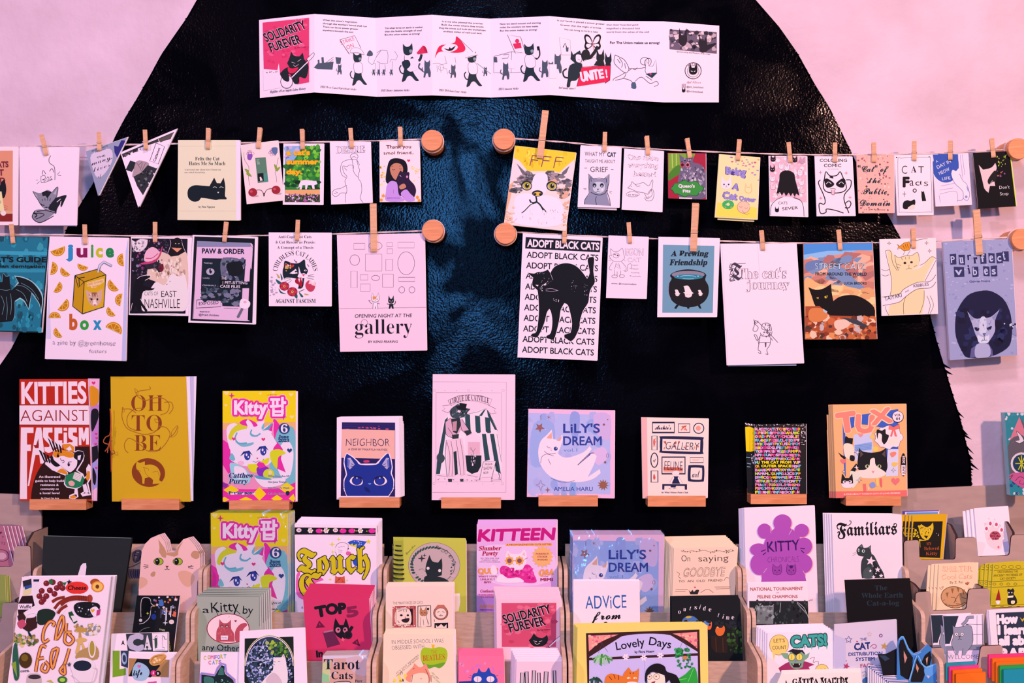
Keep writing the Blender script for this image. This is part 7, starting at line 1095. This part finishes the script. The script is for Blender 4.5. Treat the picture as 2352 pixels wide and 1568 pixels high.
ST('f4a870', 1448, 480, 95, 16, .8); TL('a02a50', ['PURRFECT!', 'STICKER', 'INSIDE!'], 1392, 462, 1504, 25, 14, jus='c', o=.03); T('f09a40', 'Q&A', 1412, 640, 1545, 634, 44, 'si', .03, ol='d05a90', oo=.02); T('a01a4a', 'with', 1462, 655, 1498, 655, 9, 's', .02); T('a01a4a', 'MIMI', 1432, 690, 1535, 688, 26, 's', .05)
Z('r', '1050,845 1612,850 1608,1250 1055,1250', D2, 'zine with pink cover art and slanted black lettering over a black cat', 'f8b8d4', 2.4, 6, (-.9, -4.4), ext=E2, pages='fbd8ea')
P('d8486e', '1095,880 1568,878 1565,1258 1098,1258'); SP('e86488 c83a60', 36, '1100,890 1560,890 1560,1250 1100,1250', 10, 26, 3, 1.5); T(K, 'SOLIDARITY', 1122, 1058, 1530, 962, 80, 's', .03, ol='f8c0d8', oo=.02, sl=-.1); T(K, 'FUREVER', 1172, 1132, 1480, 1066, 80, 's', .03, ol='f8c0d8', oo=.02, sl=-.1); T(K, 'By Kit Oliver', 1405, 1120, 1518, 1112, 14, 's', .02); P('14181e', '1330,1200 1350,1180 1375,1138 1400,1170 1450,1180 1485,1155 1495,1175 1490,1215 1450,1250 1370,1250'); L('f8c8dc', 3, '1370,1205 1400,1212', '1420,1212 1445,1205', '1380,1220 1400,1235 1425,1225'); L(K, 14, '1500,1258 1560,1200 1605,1165', sm=0); L('fbd8e8', 10, '1505,1255 1560,1205 1600,1170', sm=0); P('fbd8e8', '1560,1195 1600,1165 1605,1190 1575,1215')
Z('r', '725,1330 1115,1335 1120,1560 725,1560', (.256, .290), 'pink zine with a bright blue cat face and hearts', 'f06a98', 2.2, 4, (-.4, -3.6), ext=E3, pages='f89ab8', back='e85a88')
SP('d868c0 e880b8', 12, '740,1390 1100,1390 1100,1480 740,1480', 10, 18); P('2040a8', '835,1545 850,1490 885,1480 900,1440 920,1470 960,1470 985,1435 1005,1480 1040,1500 1048,1570 835,1570', 1); P('f8c8e0', ell(890, 1535, 34, 26)); P('f8c8e0', ell(1000, 1535, 34, 26)); L('2040a8', 3, '820,1500 845,1510', '810,1520 840,1525', '1040,1510 1068,1500', '890,1512 890,1560', '1000,1512 1000,1560', sm=0); P('1c3490', '728,1555 850,1550 850,1580 728,1580')
Z('r', '1225,1360 1625,1360 1628,1560 1220,1560', (.258, .290), 'pink zine with bulging outlined lettering, stack fanned to the left', 'f4bcd8', 2.2, 5, (-2.2, -4.2), ext=E3, pages='fbdcee')
P('fbdcee', '1225,1362 1622,1362 1622,1385 1225,1385')
for i, (x, w_) in enumerate(((1270, 26), (1315, 20), (1370, 22), (1420, 18), (1475, 26), (1555, 16))): L(K, w_+14, [(x, 1600), (x+(-4 if i % 2 else 6), 1480-i % 3*10)]); L('c8a8c0', w_, [(x, 1600), (x+(-4 if i % 2 else 6), 1482-i % 3*10)])
# ---- rack 4 ----
Z('s', '210,290 995,290 985,1060 200,1060', (.096, .132), 'square lilac watercolour zine with floating white cat, plastic-sleeved in rack', 'f4b0dc', 2.4, 4, (-1.0, -2.2), ext=E1, sleeve=True)
P('9aa0e4', '212,340 950,350 945,1055 205,1055'); LILY(205, 292, .88)
Z('s', '213,690 780,690 786,1250 213,1250', D2, 'white zine with blue and black hand-lettered advice title', 'fbd6f2', 2.6, 2, (.6, -1.6), ext=E2)
T('2858a8', 'ADViCE', 318, 930, 672, 920, 118, 's', -.0, wob=.02); T(K, 'from', 370, 1025, 622, 1015, 72, 'sc', .02); P(K, ell(492, 1055, 18, 14))
Z('s', '250,1085 1368,1070 1375,1560 240,1560', (.26, .292), 'large yellow-bordered zine with an orange cat and dark-haired woman', 'f4c870', 2.6, 4, (-1.8, -1.2), ext=E3, pages='f8b8c8')
P('3a1a1c', '322,1140 1300,1108 1310,1600 335,1600'); P('c8b0ea', '350,1345 640,1160 830,1140 1040,1150 1285,1300 1290,1600 350,1600'); P('f08a8c', '342,1162 600,1150 420,1230 348,1300'); P('f08a8c', '1040,1145 1280,1128 1282,1290 1180,1210'); SP('e0508a f4a898', 20, '345,1165 560,1158 380,1260', 8, 18); SP('e0508a f4a898', 20, '1100,1140 1275,1135 1275,1270', 8, 18); L('f4b088', 3, '380,1210 420,1180 470,1200 440,1240', '1120,1160 1180,1150 1230,1180'); L('3a1a1c', 18, '345,1310 480,1210 640,1155 830,1135 1040,1145 1180,1205 1290,1290'); L('3a1a1c', 22, '350,1362 1290,1322', sm=0); L('8a78b8', 2, '830,1360 830,1600', sm=0)
T(K, 'Lovely', 585, 1285, 832, 1245, 72, 's', .01); T(K, 'Days', 862, 1238, 1052, 1270, 72, 's', .01); T(K, 'by Flora Huang', 742, 1310, 912, 1304, 20, 's', .03)
for x, y in ((665, 1345), (820, 1350), (963, 1332)): [P('fbe6f2', ell(x+16*math.cos(i*1.05), y+16*math.sin(i*1.05), 14, 7, math.degrees(i*1.05))) for i in range(6)]; E('3a2a20', x, y, 4)
def plant(cx, cy, n, r, cols, seed):
    q = random.Random(seed)
    for i in range(n):
        a = math.radians(q.uniform(-10, 190)); rr = r*q.uniform(.5, 1); L(q.choice(cols), 9, [(cx, cy), (cx+rr*.5*math.cos(a), cy-rr*.25*math.sin(a)-8), (cx+rr*math.cos(a), cy+rr*.7*abs(math.sin(a))+q.uniform(0, 20))])
L('5a4a60', 2, '460,1225 430,1310', '460,1225 510,1300', '1160,1200 1130,1270', '1160,1200 1200,1270', sm=0); plant(465, 1350, 26, 95, ('8ab88a', '4a8a4a', 'a8c8a0'), 3); SP('2a8a4a 1c6a38 3aa85a', 34, '1090,1270 1230,1280 1220,1350 1100,1340', 10, 20, 3); SP('2a8a4a 1c6a38', 22, '1110,1370 1240,1360 1240,1440 1110,1440', 6, 15, 5); E('c87a48', 1175, 1350, 22, 16)
plant(400, 1540, 14, 70, ('1c3a30', '24503c'), 5); P('2a9a3a', '1110,1540 1180,1490 1250,1430 1280,1500 1270,1600 1110,1600', 1); L('7ad070', 4, '1250,1440 1200,1560', '1120,1540 1190,1530')
P('e0702c', '480,1600 490,1520 540,1485 640,1510 650,1480 690,1432 715,1470 750,1465 778,1440 775,1520 760,1570 700,1600'); L('6a2a18', 6, '520,1510 545,1540', '560,1495 575,1530', '600,1500 605,1540', '700,1475 705,1490', '730,1475 728,1490'); P('fbe0e0', '680,1560 760,1560 750,1600 690,1600', 1)
for x in (690, 745): P('f8e8c0', ell(x, 1525, 16, 8)); E(K, x+5, 1525, 4)
P('141018', '830,1540 840,1460 890,1410 950,1400 1000,1425 1020,1470 1100,1500 1140,1580 1060,1580 1040,1540 1010,1570 1000,1500 900,1470 850,1500 845,1580'); P('f8d0c8', '850,1520 900,1480 990,1500 1000,1560 970,1600 880,1600', 1); E('3a2a38', 868, 1515, 22, w=3); E('3a2a38', 930, 1512, 25, w=3); E('8a4a40', 870, 1512, 7); E('8a4a40', 926, 1510, 7); P('a01c38', '880,1560 920,1550 910,1580'); L('141018', 4, '850,1490 880,1482', '915,1480 945,1482')
Z('s', '1080,405 1630,395 1598,860 1065,860', (.098, .132), 'peach zine with pencil lettering about saying goodbye to old friend', 'fbc4b8', 2.2, 8, (-2.6, -3.2), ext=E1, pages='fbc8b0', back='fbd0a8')
L('5a4a48', 3, '1140,430 1180,440 1230,430 1290,435 1340,425 1400,440 1470,430 1530,440 1600,428'); SP('5a4a48', 30, '1140,420 1600,418 1600,446 1140,446', 3, 7, 3)
T('3a3030', 'On', 1145, 520, 1220, 520, 54, 's', -.022, ol='8a7a78', oo=.02); T('3a3030', 'saying', 1292, 522, 1550, 515, 56, 's', -.008, wob=.04); T('fbc4b8', 'GOODBYE', 1152, 655, 1515, 645, 80, 's', -.01, sl=.2, ol='4a3a40', oo=.028); T('3a3030', 'TO  AN  OLD  FRIEND', 1120, 702, 1500, 692, 20, 's', .0); L('4a3a40', 3, '1105,610 1130,630 1120,650 1140,670', '1510,690 1530,660 1555,665', '1090,780 1180,778', '1095,765 1200,762', '1310,790 1370,760 1420,790', '1430,742 1568,740', '1440,758 1560,756'); P('2a2428', '1208,768 1225,785 1240,765 1252,785 1275,765 1298,768 1285,805 1222,805'); HE('c85a6a', 1262, 745, 9)
Z('s', '1060,860 1648,850 1668,1250 1062,1250', D2, 'black zine with spaced white lowercase lettering and round orange cats', '14171c', 2.4, 4, (-.2, -2.3), ext=E2, pages='2c3c44')
for ch, x, y in zip('outsidetime', (1115, 1160, 1212, 1255, 1295, 1330, 1378, 1455, 1495, 1528, 1575), (970, 948, 940, 932, 930, 942, 950, 998, 1012, 1020, 1018)): T('f4e8ee', ch, x, y, x+(10 if ch in 'ti' else 22 if ch != 'm' else 28), y+3, 38, 'se', -.01)
P('4a6ab0', '1165,1010 1210,990 1260,1000 1290,1045 1160,1045', 1); P('c8a040', '1180,1000 1210,990 1235,1000 1200,1012', 1); P('e0603a', '1370,1050 1405,1040 1400,1100 1370,1105', 1); P('5a7ac0', '1310,1050 1350,1032 1380,1048 1378,1075 1320,1070', 1); P('e0642c', '1440,1100 1455,1080 1480,1090 1510,1075 1520,1110 1500,1155 1460,1160 1438,1130', 1); P('f4b090', '1450,1085 1470,1085 1460,1098'); P('2a1a18', '1400,1160 1545,1165 1540,1310 1440,1310 1400,1260'); L('4a2a20', 8, '1440,1180 1445,1300', '1500,1180 1505,1300', sm=0); SP('1c3018 2a4420 3a5a28 101c14', 70, '1545,1100 1665,1080 1670,1300 1560,1300', 8, 24, 3); SP('1c2430 241c20', 40, '1090,1040 1660,1030 1640,1090 1560,1100', 8, 22, 4)
# ---- rack 5 ----
Z('t', '185,58 790,38 825,1060 208,1060', (.092, .131), 'white zine with a big purple flower shape and purple hand-lettered title', 'fbdcf0', 2.6, 4, (-2.3, .8), ext=E1)
fl = [(515, 190, 78, 75), (680, 255, 62, 58), (360, 260, 60, 66), (700, 390, 70, 75), (310, 420, 75, 55), (690, 540, 82, 85), (320, 545, 82, 95), (520, 420, 170, 200), (520, 620, 190, 120), (515, 280, 80, 90)]
for dx, c in ((-9, 'c8a0e8'), (9, 'f4a0b8')): [E(c, x+dx, y+abs(dx)*.5, a, b, n=24) for x, y, a, b in fl]
for x, y, a, b in fl: E('b04ab4', x, y, a, b, n=24)
P('b04ab4', '330,705 345,600 700,600 722,702')
L('e0a0d8', 4, '600,240 570,290', '410,230 415,280', '350,620 380,580', '690,600 715,640'); P('fbdcf0', '335,706 722,703 722,712 335,712')
T('3c1060', 'KITTY', 385, 440, 665, 420, 92, 's', .01, wob=.04); T('5a1c70', 'CHRONICALS', 388, 530, 655, 525, 52, 's', -.025, wob=.04); L('4a1468', 8, '330,435 370,420', '345,465 372,445', '668,408 708,412', '675,425 700,448', sm=0)
for x in (468, 590): CH('9a3aa0', x, 600, 82, 76, ear=.25, ol='4a1468', lw=4, eye='4a1468')
P('4a1468', '575,555 605,555 600,580 580,580'); T('6a5a70', 'alb', 740, 862, 775, 858, 14, 'sc'); P('fbdcf0', '330,715 720,710 720,740 330,740')
Z('t', '215,705 728,697 748,1250 220,1250', D2, 'zine with a white title strip over a dark photo of shiny satin', 'fbdce8', 2.2, 1, (-1, -1), ext=E2)
P('1c2026', '228,862 745,862 748,1050 748,1290 235,1290'); SP('3a3e46 5a5e66 2a2e34 0c0e12', 70, '240,865 740,865 740,1060 250,1060', 8, 26, 3, .6); P('7a7680', '300,905 440,900 435,1060 290,1060'); SP('9a96a0 5a5660', 16, '305,910 435,905 430,1050 300,1050', 8, 22, 4); L('d0c8d0', 3, '255,980 290,900', '500,880 490,960', '640,870 700,920 740,1010', '310,880 320,900 330,880', '400,900 420,910 440,890'); L('8a8690', 8, '260,1040 300,900', '640,880 730,980'); T('b04a40', 'NATIONAL TOURNAMENT', 238, 774, 692, 768, 30, 's', .02); T('b04a40', 'OF', 460, 796, 485, 795, 10, 's'); T('b04a40', 'FELINE CHAMPIONS', 300, 838, 645, 836, 28, 's', .02)
Z('t', '940,112 1540,116 1555,1060 968,1060', (.094, .131), 'white zine with blackletter title and a grey cat covered in stars', 'fbd3ea', 2.4, 4, (-4.0, -.4), ext=E1)
T(K, 'Familiars', 985, 302, 1502, 288, 100, 'fr', .012); L(K, 6, '980,215 1010,195 1060,215 1100,200 1105,175 1090,172')
P('33383f', '1152,430 1165,400 1200,370 1215,405 1250,400 1278,378 1278,440 1310,480 1350,560 1385,620 1395,665 1200,665 1190,600 1195,520 1215,480 1170,470'); P('20242a', '1290,500 1360,590 1390,665 1300,665'); P('4a5058', '1215,600 1260,570 1290,620 1290,665 1215,665', 1); P('6a6a74', '1180,395 1200,378 1205,400'); P('6a6a74', '1255,405 1272,388 1272,415'); E('d0d0d8', 1172, 425, 8, 14); E('d0d0d8', 1212, 432, 13, 14); E(K, 1174, 425, 4, 9); E(K, 1214, 432, 6, 9); L('3a3a40', 2, '1155,440 1118,455', '1158,450 1115,475'); ST('fbe0f0', 1275, 518, 42, 5, .42, -80); ST('fbe0f0', 1335, 592, 26); ST('fbe0f0', 1272, 602, 14); ST('fbe0f0', 1365, 645, 20); ST('fbe0f0', 1300, 656, 18); E('c8c0d0', 1293, 562, 6, w=2); E('fbe0f0', 1320, 625, 5); E('fbe0f0', 1290, 455, 9, 5)
Z('t', '1052,680 1610,665 1670,1250 1095,1250', D2, 'matte black zine with faint dark blue serif title', '0b0b0f', 3, ext=E2, pages='111318')
for s, x0, x1, y in (('The', 1310, 1418, 768), ('Whole Earth', 1195, 1552, 832), ('Cat-a-log', 1242, 1520, 898)): T('1e2e3c', s, x0, y+4, x1, y, 42, 'se', .0)
Z('t', '385,1135 965,1118 975,1560 380,1560', (.246, .276), 'white counting zine with a green vampire cat and dripping teal letters', 'fbd3ea', 2.4, 5, (-3.8, -3.0), ext=E3)
E('f4c070', 485, 1240, 82, 88); E('3a2a20', 485, 1240, 82, 88, w=3); P('f4c070', '425,1290 440,1380 455,1310 520,1320 560,1300'); T('3a2a20', 'LET\'S', 440, 1220, 536, 1216, 32, 's', .0); T('3a2a20', 'COUNT', 428, 1280, 548, 1276, 32, 's', .0); T('3a9a9a', 'CATS!', 590, 1258, 900, 1238, 94, 's', .05, hl=('1c4a50', 9)); [P('3a9a9a', [(x, 1245), (x+14, 1245), (x+7, 1285)]) for x in (600, 655, 700, 760, 820, 890)]
P('a02a60', '480,1560 500,1490 480,1440 540,1400 600,1380 700,1380 790,1410 740,1430 760,1480 740,1520 560,1560'); P('7a9a8a', '500,1310 560,1310 570,1330 590,1290 640,1280 700,1300 710,1330 750,1305 735,1350 700,1380 690,1430 640,1450 590,1430 560,1360 530,1355'); P('1a1820', '555,1300 600,1275 690,1285 715,1330 680,1300 630,1330 590,1300'); [(E('f4c860', x, 1345, 28, 30), E('3a3020', x, 1345, 28, 30, w=3), L('3a3020', 3, [(x, 1325), (x, 1365)])) for x in (595, 660)]; P('2a1018', '590,1400 680,1400 660,1435 610,1435'); P('fbe0e0', '600,1402 612,1402 606,1418'); P('fbe0e0', '655,1402 668,1402 660,1418'); P('8a6ab0', '618,1370 640,1370 628,1392'); L('4a3a40', 3, '750,1360 790,1345 780,1390 820,1380 825,1410'); E('f4c070', 855, 1455, 56, 48); E('3a2a20', 855, 1455, 56, 48, w=3); T('3a2a20', '1 CAT', 820, 1468, 888, 1466, 24, 's'); P('141018', '615,1475 640,1465 660,1478 650,1500 620,1500')
t = Z('t', '962,1062 1495,1018 1510,1560 955,1560', (.248, .274), 'white zine in a plastic bag with coloured stars and hand-lettered FAQ title', 'f4ccee', 2.4, ext=E3, sleeve=True)
P('e0c0ec', '965,1150 1060,1190 1060,1560 960,1560'); T('2a3a8a', 'THE', 1185, 1205, 1242, 1200, 24, 's', .02); T('24307a', 'CAT', 1135, 1285, 1275, 1272, 58, 's', .04, wob=.04); T('2a3a8a', 'DiSTRiBUTiON', 1085, 1335, 1375, 1325, 30, 's', .03, wob=.04); T('2a3a8a', 'SYSTEM', 1148, 1378, 1308, 1372, 30, 's', .03, wob=.04); T('b03a70', 'FAQs', 1188, 1438, 1298, 1428, 34, 's', .02, wob=.04); L('c85a90', 7, '1270,1260 1300,1235 1325,1250 1310,1270 1290,1262'); ST('2a3a8a', 1085, 1195, 32, w=6); ST('d8985a', 1392, 1252, 34, rot=-80); ST('d8a07a', 1265, 1148, 22, w=3); E('8a3a90', 1362, 1160, 12, w=7); ST('c83a70', 1065, 1425, 32, rot=-70); SPK('2a3a8a', 1370, 1398, 24); HE('d84a70', 1158, 1212, 8); L('8a8aa8', 4, '1200,1480 1230,1470 1240,1500 1210,1510 1225,1490'); E('c85a6a', 1065, 1378, 5); P('3a6ab0', '1205,1540 1240,1515 1250,1560 1210,1568', 1); L('f4e8f8', 9, '962,1058 1495,1012', sm=0)
Z('t', '505,1492 1182,1475 1195,1600 460,1590', (.281, .2905), 'low cream zine with black cat-ear letters at the very front, rack below flower zine', 'fbd8dc', 2.2, 3, (1.2, -2), ext=1690)
T(K, 'GATITA MALITA', 600, 1580, 1080, 1568, 44, 'se', .02); [P(K, [(x, 1522), (x+20, 1545), (x+32, 1518)]) for x in (650, 750, 840, 950, 1050)]; L(K, 8, '1010,1515 1040,1530 1035,1560'); P(K, '540,1568 545,1540 555,1568')
ear = 'Z'
def earcat(pl, dd, lab, bgc, n, dn):
    q = pts(pl); xs = [p[0] for p in q]; ys = [p[1] for p in q]; x0, x1, y0, y1 = min(xs), max(xs), min(ys), max(ys)
    return Z('t', [(x0, y0), (x1, y0), (x1, 1560), (x0, 1560)], dd, lab, bgc, 2, n, dn, name='cat_shaped_zine', outline=q, back='3a6ac0')
earcat('1335,1320 1400,1320 1500,1270 1500,1460 1560,1600 1400,1600 1360,1400', (.274, .279), 'black die-cut zine shaped as a cat ear pointing left, behind blue ones', '10131c', 0, (0, 0)); P('2a3a58', '1345,1330 1400,1330 1440,1360 1400,1380', 0)
earcat('1505,1230 1520,1190 1555,1170 1600,1270 1650,1320 1700,1300 1760,1240 1800,1270 1800,1700 1500,1700', (.278, .284), 'glossy blue-edged cat head zine standing upright with open ears', '3c74c4', 1, (1, -1)); P('10131c', '1515,1250 1530,1200 1555,1190 1590,1280 1640,1350 1620,1560 1530,1500', 0); P('c08080', '1560,1290 1590,1350 1570,1400 1560,1340'); L('6aa0e8', 8, '1520,1195 1555,1175 1600,1275 1650,1325 1710,1300'); P('10131c', '1700,1420 1740,1330 1790,1290 1800,1350 1780,1440', 0); P('c09080', '1750,1360 1770,1340 1760,1420')
earcat('1600,1560 1640,1430 1672,1330 1700,1360 1720,1400 1760,1430 1860,1390 1890,1420 1840,1500 1840,1700 1600,1700', (.283, .288), 'glossy blue and black cat head zine in front of the upright one', '3c74c4', 0, (0, 0)); P('10131c', '1620,1545 1650,1440 1675,1350 1700,1400 1730,1430 1740,1500 1700,1600 1640,1600', 0); P('c08070', '1668,1400 1690,1440 1680,1480 1665,1440'); P('5a90e0', '1740,1440 1850,1400 1830,1480 1760,1520', 1); L('8ab8f0', 6, '1610,1545 1672,1335 1720,1405 1760,1432 1860,1395'); P('c8a8c0', '1760,1500 1785,1510 1775,1530 1765,1520')
Z('t', '1430,1560 1850,1545 1870,1620 1430,1640', (.287, .2905), 'white zine with blue stripe at front of a fanned stack', 'f4dcf0', 1.2, 11, (-3.2, -2.6), ext=1700, back='2a3060'); P('3a50a0', '1435,1566 1850,1553 1850,1570 1435,1582')
# ---- right tabbed rack ----
R1, R2, R3 = (.052, .089), (.108, .144), (.160, .194)
Z('u', '583,122 882,112 845,520 560,500', R1, 'small yellow-bordered zine with a yellow and black screaming cat photo', 'd89a10', 2.4, 3, (-7, -2), pages='c8a8d8', back='4a6ab8')
P('16120c', '592,178 845,175 822,492 575,480'); SP('d8b018 16120c', 26, '595,215 640,215 640,320 590,320', 5, 12); P('d8a818', '635,225 660,200 700,225 735,215 760,185 765,240 745,300 720,335 690,335 655,300', 0); SP('16120c', 22, '650,225 750,225 730,300 665,300', 3, 10, 4, .5); P('16120c', '680,300 720,300 705,325', 0); E('f0e0a0', 672, 250, 6, 4); E('f0e0a0', 728, 248, 6, 4); P('d8a818', '640,330 700,340 690,420 650,400'); P('14100e', '650,345 828,340 815,470 655,475'); T('b04a20', 'MY', 705, 382, 748, 380, 26, 'se', -.01); T('b04a20', 'Beloved', 685, 425, 815, 420, 28, 'se', -.01); T('b04a20', 'Kitty', 700, 468, 800, 465, 28, 'se', -.01); SP('f0e0f0', 4, '790,280 815,285 810,305', 2, 4)
for i in range(3): Z('u', '%d,%d %d,%d %d,490 %d,480' % (500+i*20, 88+i*6, 812-i*4, 80+i*8, 790-i*6, 520+i*10), (.037+i*.0026, .064+i*.003), ('blue and purple zine, back of the pile behind the screaming cat zine', 'lilac-edged zine, second from the back behind the screaming cat zine', 'pale blue zine directly behind the screaming cat zine')[i], ('4a3a9a', 'd8b0e8', '5a88c8')[i], 2)
Z('u', '1115,62 1405,42 1445,460 1150,482', R1, 'white zine with a pale pink paw print drawing', 'fbd8ea', 2.2, 3, (-7.5, 1.0))
P('f8c0d4', '1200,215 1225,185 1250,175 1300,180 1340,210 1370,235 1365,330 1340,420 1260,400 1220,340', 1)
for x, y in ((1222, 238), (1255, 195), (1307, 203), (1352, 250)): E('fbd8ea', x, y, 25, 30); E('c84a70', x, y, 12, 16); L('8a3a5a', 2, [(x-8, y-34), (x-18, y-48)], [(x+20, y+10), (x+14, y+25)])
E('c04a68', 1295, 298, 46, 38); TL(K, ['Pippi\'s', 'Little Book', 'of Cats'], 1252, 285, 1345, 24, 18, 'sc', .02, 'c'); E('d86a88', 1325, 398, 9, 12); E('f8a8c0', 1242, 325, 7, 9); P('c8b0e0', '1365,355 1420,345 1430,430 1370,440')
Z('u', '812,545 1148,528 1130,925 790,940', R2, 'peach zine with outlined lettering and a curled striped cat', 'f6bfa8', 2.4, 3, (-7, -1.6))
T('f6bfa8', 'SHELTER', 840, 608, 1105, 606, 46, 's', .0, ol='c86a58', oo=.025, wob=.03); T('f6bfa8', 'Cool Cats', 832, 676, 1102, 668, 44, 's', .0, ol='c86a58', oo=.025, wob=.03); T('3a2420', 'By Z. Rei', 908, 712, 1020, 708, 22, 's', -.005); E('c88a68', 945, 830, 115, 92, 8, n=28); E('4a2a20', 945, 830, 115, 92, 8, w=5, n=28); [P('8a5a3a', [(x, y), (x+26, y-2), (x+14, y+45)]) for x, y in ((870, 790), (915, 755), (965, 745), (1010, 765))]; L('4a2a20', 4, '850,880 900,900 980,900 1040,870', '940,880 980,810 1000,800 1010,830 1050,840', '915,830 950,835 960,870', '960,885 1000,890'); P('c88a68', '975,830 995,800 1010,830'); HE('b05a48', 1055, 712, 16, -.4); L('8a3a30', 3, '815,745 835,762 850,738 830,745', '1040,712 1058,722 1075,702', '1060,755 1075,750 1090,760'); L('8a5a3a', 4, '870,905 875,880', '900,915 905,890', '930,920 932,898', '845,860 865,850')
Z('u', '1278,542 1570,520 1560,915 1255,925', R2, 'yellow zine about ancient cat mysteries with a gnome and black cat', 'c8a820', 2.4, 4, (-8, -2.2), pages='d8c0e8', back='8a9a3a')
L('5a4a10', 4, '1285,598 1560,585', '1270,695 1560,680', '1270,745 1560,730', '1262,902 1555,890', sm=0)
for i in range(4): L('5a4010', 3, ell(1310+i*62, 568, 22, 12)); L('5a4010', 3, ell(1290+i*60, 716, 14, 9)); L('5a3010', 5, [(1270+i*70, 910), (1300+i*70, 905)])
TL('4a3408', ['UNCOVERING THE', 'ANCIENT MYSTERIES OF', 'CAT SOCIETY'], 1282, 624, 1530, 29, 20, 's', .0, 'c', slope=-.04); P('9a1c1c', '1300,855 1328,755 1345,855'); E('f4d8c8', 1320, 868, 20, 12); P('fbe6e6', '1302,870 1340,868 1330,890 1310,890'); P('14161c', '1400,770 1410,755 1430,765 1450,752 1462,775 1455,800 1480,840 1485,880 1450,900 1405,890 1400,850 1410,810'); E('e8e8f0', 1415, 790, 5); E('e8e8f0', 1440, 790, 5); P('f4e8c0', '1402,820 1455,815 1450,832 1405,835'); P('e8c8a8', '1435,860 1465,860 1460,885 1435,885', 1)
Z('u', '845,985 1190,972 1192,1430 880,1432', R3, 'white and navy zine with a grey cat standing on a welcome mat', 'f0ccec', 2.4, 1, (-26, -3))
P('14283c', '852,992 982,990 905,1230 865,1230'); L('2a3a6a', 3, '1040,1060 1190,1065', '1140,985 1140,1240', '1060,1150 1190,1148', sm=0); L('1a2a5a', 5, '850,990 870,1235', '1185,980 1188,1240', sm=0); P('7a7494', '855,1250 1190,1235 1190,1430 875,1432'); P('e8c0e8', '890,1290 1160,1285 1160,1430 890,1430'); T('24304a', 'WELCOME', 888, 1362, 1155, 1358, 38, 's', -.018); T('24304a', 'CHANGE', 908, 1430, 1140, 1428, 38, 's', -.018)
P('8a84a4', '930,1070 955,1085 1010,1080 1038,1075 1045,1060 1090,1080 1105,1160 1100,1230 1060,1290 1040,1330 1010,1330 1010,1290 985,1290 975,1330 955,1325 950,1290 920,1230 935,1170', 0); L('3a3654', 4, '930,1070 955,1088 1010,1082 1038,1075', '930,1070 935,1170 920,1230 955,1325', '1045,1062 1090,1080 1105,1160 1100,1230 1060,1290', '1010,1330 1020,1270'); L('3a3654', 26, '1010,1070 1050,1030 1060,1005 1112,1000'); L('8a84a4', 19, '1010,1070 1050,1030 1060,1005 1110,1000'); [(E('fbe6f0', x, 1148, 15), E(K, x, 1148, 15, w=3), E(K, x, 1148, 5)) for x in (963, 1012)]; P(K, '978,1165 1002,1165 990,1178'); L(K, 3, '990,1178 990,1188 975,1195', '990,1188 1008,1194')
Z('u', '1240,938 1640,915 1640,1390 1275,1390', R3, 'white zine with bold white lettering on navy, cut by the right edge', 'f8cce4', 2.4, 2, (-1.4, -1))
P('1c2a44', '1302,965 1620,950 1620,1380 1330,1380')
for s, x0, y, x1 in (('How', 1318, 1058, 1488), ('I learned', 1325, 1148, 1690), ('all about', 1335, 1240, 1690), ('RABIES', 1345, 1362, 1720)): T('f8d0e8', s, x0, y, x1 if x1 < 1600 else x1, y-8, 78 if s != 'RABIES' else 92, 's', .07)
P('c8a030', '1508,1000 1530,1020 1560,990 1560,1010 1530,1040')
def pad(crop, q, d, cols, dep, lab, wr=False):
    s_ = surf(crop, q, d, None, (0, 0, 0)); SURFS.remove(s_); c = s_.w3[3].copy(); t = thing('paper_pad', lab, 'notepad', c); k = dep/len(cols)
    for i, cc in enumerate(cols):
        sh = Vector((-.0035*i, k*i, .0042*i)); v, f = prism([p-c+sh for p in s_.w3], Vector((0, k*.9, 0))); mesh('coloured_block', v, f, cmat(cc), t)
    return t
pad('u', '960,1490 1215,1475 1215,1620 960,1640', .232, ('f06a20', 'f06a20', 'f03a90', '2a90b0'), .02, 'orange paper pad with pink and blue layers behind, below the grey cat zine')
pad('u', '1370,1455 1700,1440 1700,1640 1370,1650', .246, ('1c86a8', '2a9a50', 'f06a20', 'f06a20', 'f03a80'), .03, 'teal paper pad with orange and pink layers behind, bottom right corner')
# ---- left tabbed rack ----
Z('p', '-60,205 28,215 118,565 -60,560', (.052, .089), 'dusty pink zine with a cat in a bubble, cut by the left edge', 'c86a88', 2.5, 5, (6.5, -3), pages='f8e0f4', back='f4d8f0', sleeve=True)
HE('5a2040', 5, 275, 12); SPK('5a2040', 25, 310, 12); T('5a2040', 'TS', 5, 375, 45, 380, 26, 's', -.01); E('4a1838', 15, 470, 62, 50, 10, w=5); L('4a1838', 4, '-10,480 20,450 50,470 40,500'); E('e8a0b8', 15, 475, 40, 30)
Z('p', '-60,640 40,642 55,1000 -60,1000', (.108, .144), 'olive green-edged zine, front of a pile cut by the left edge', '8a8a48', 2.5, 3, (1.5, -2), pages='b8a860', back='6a7a38')
finish_surfaces()
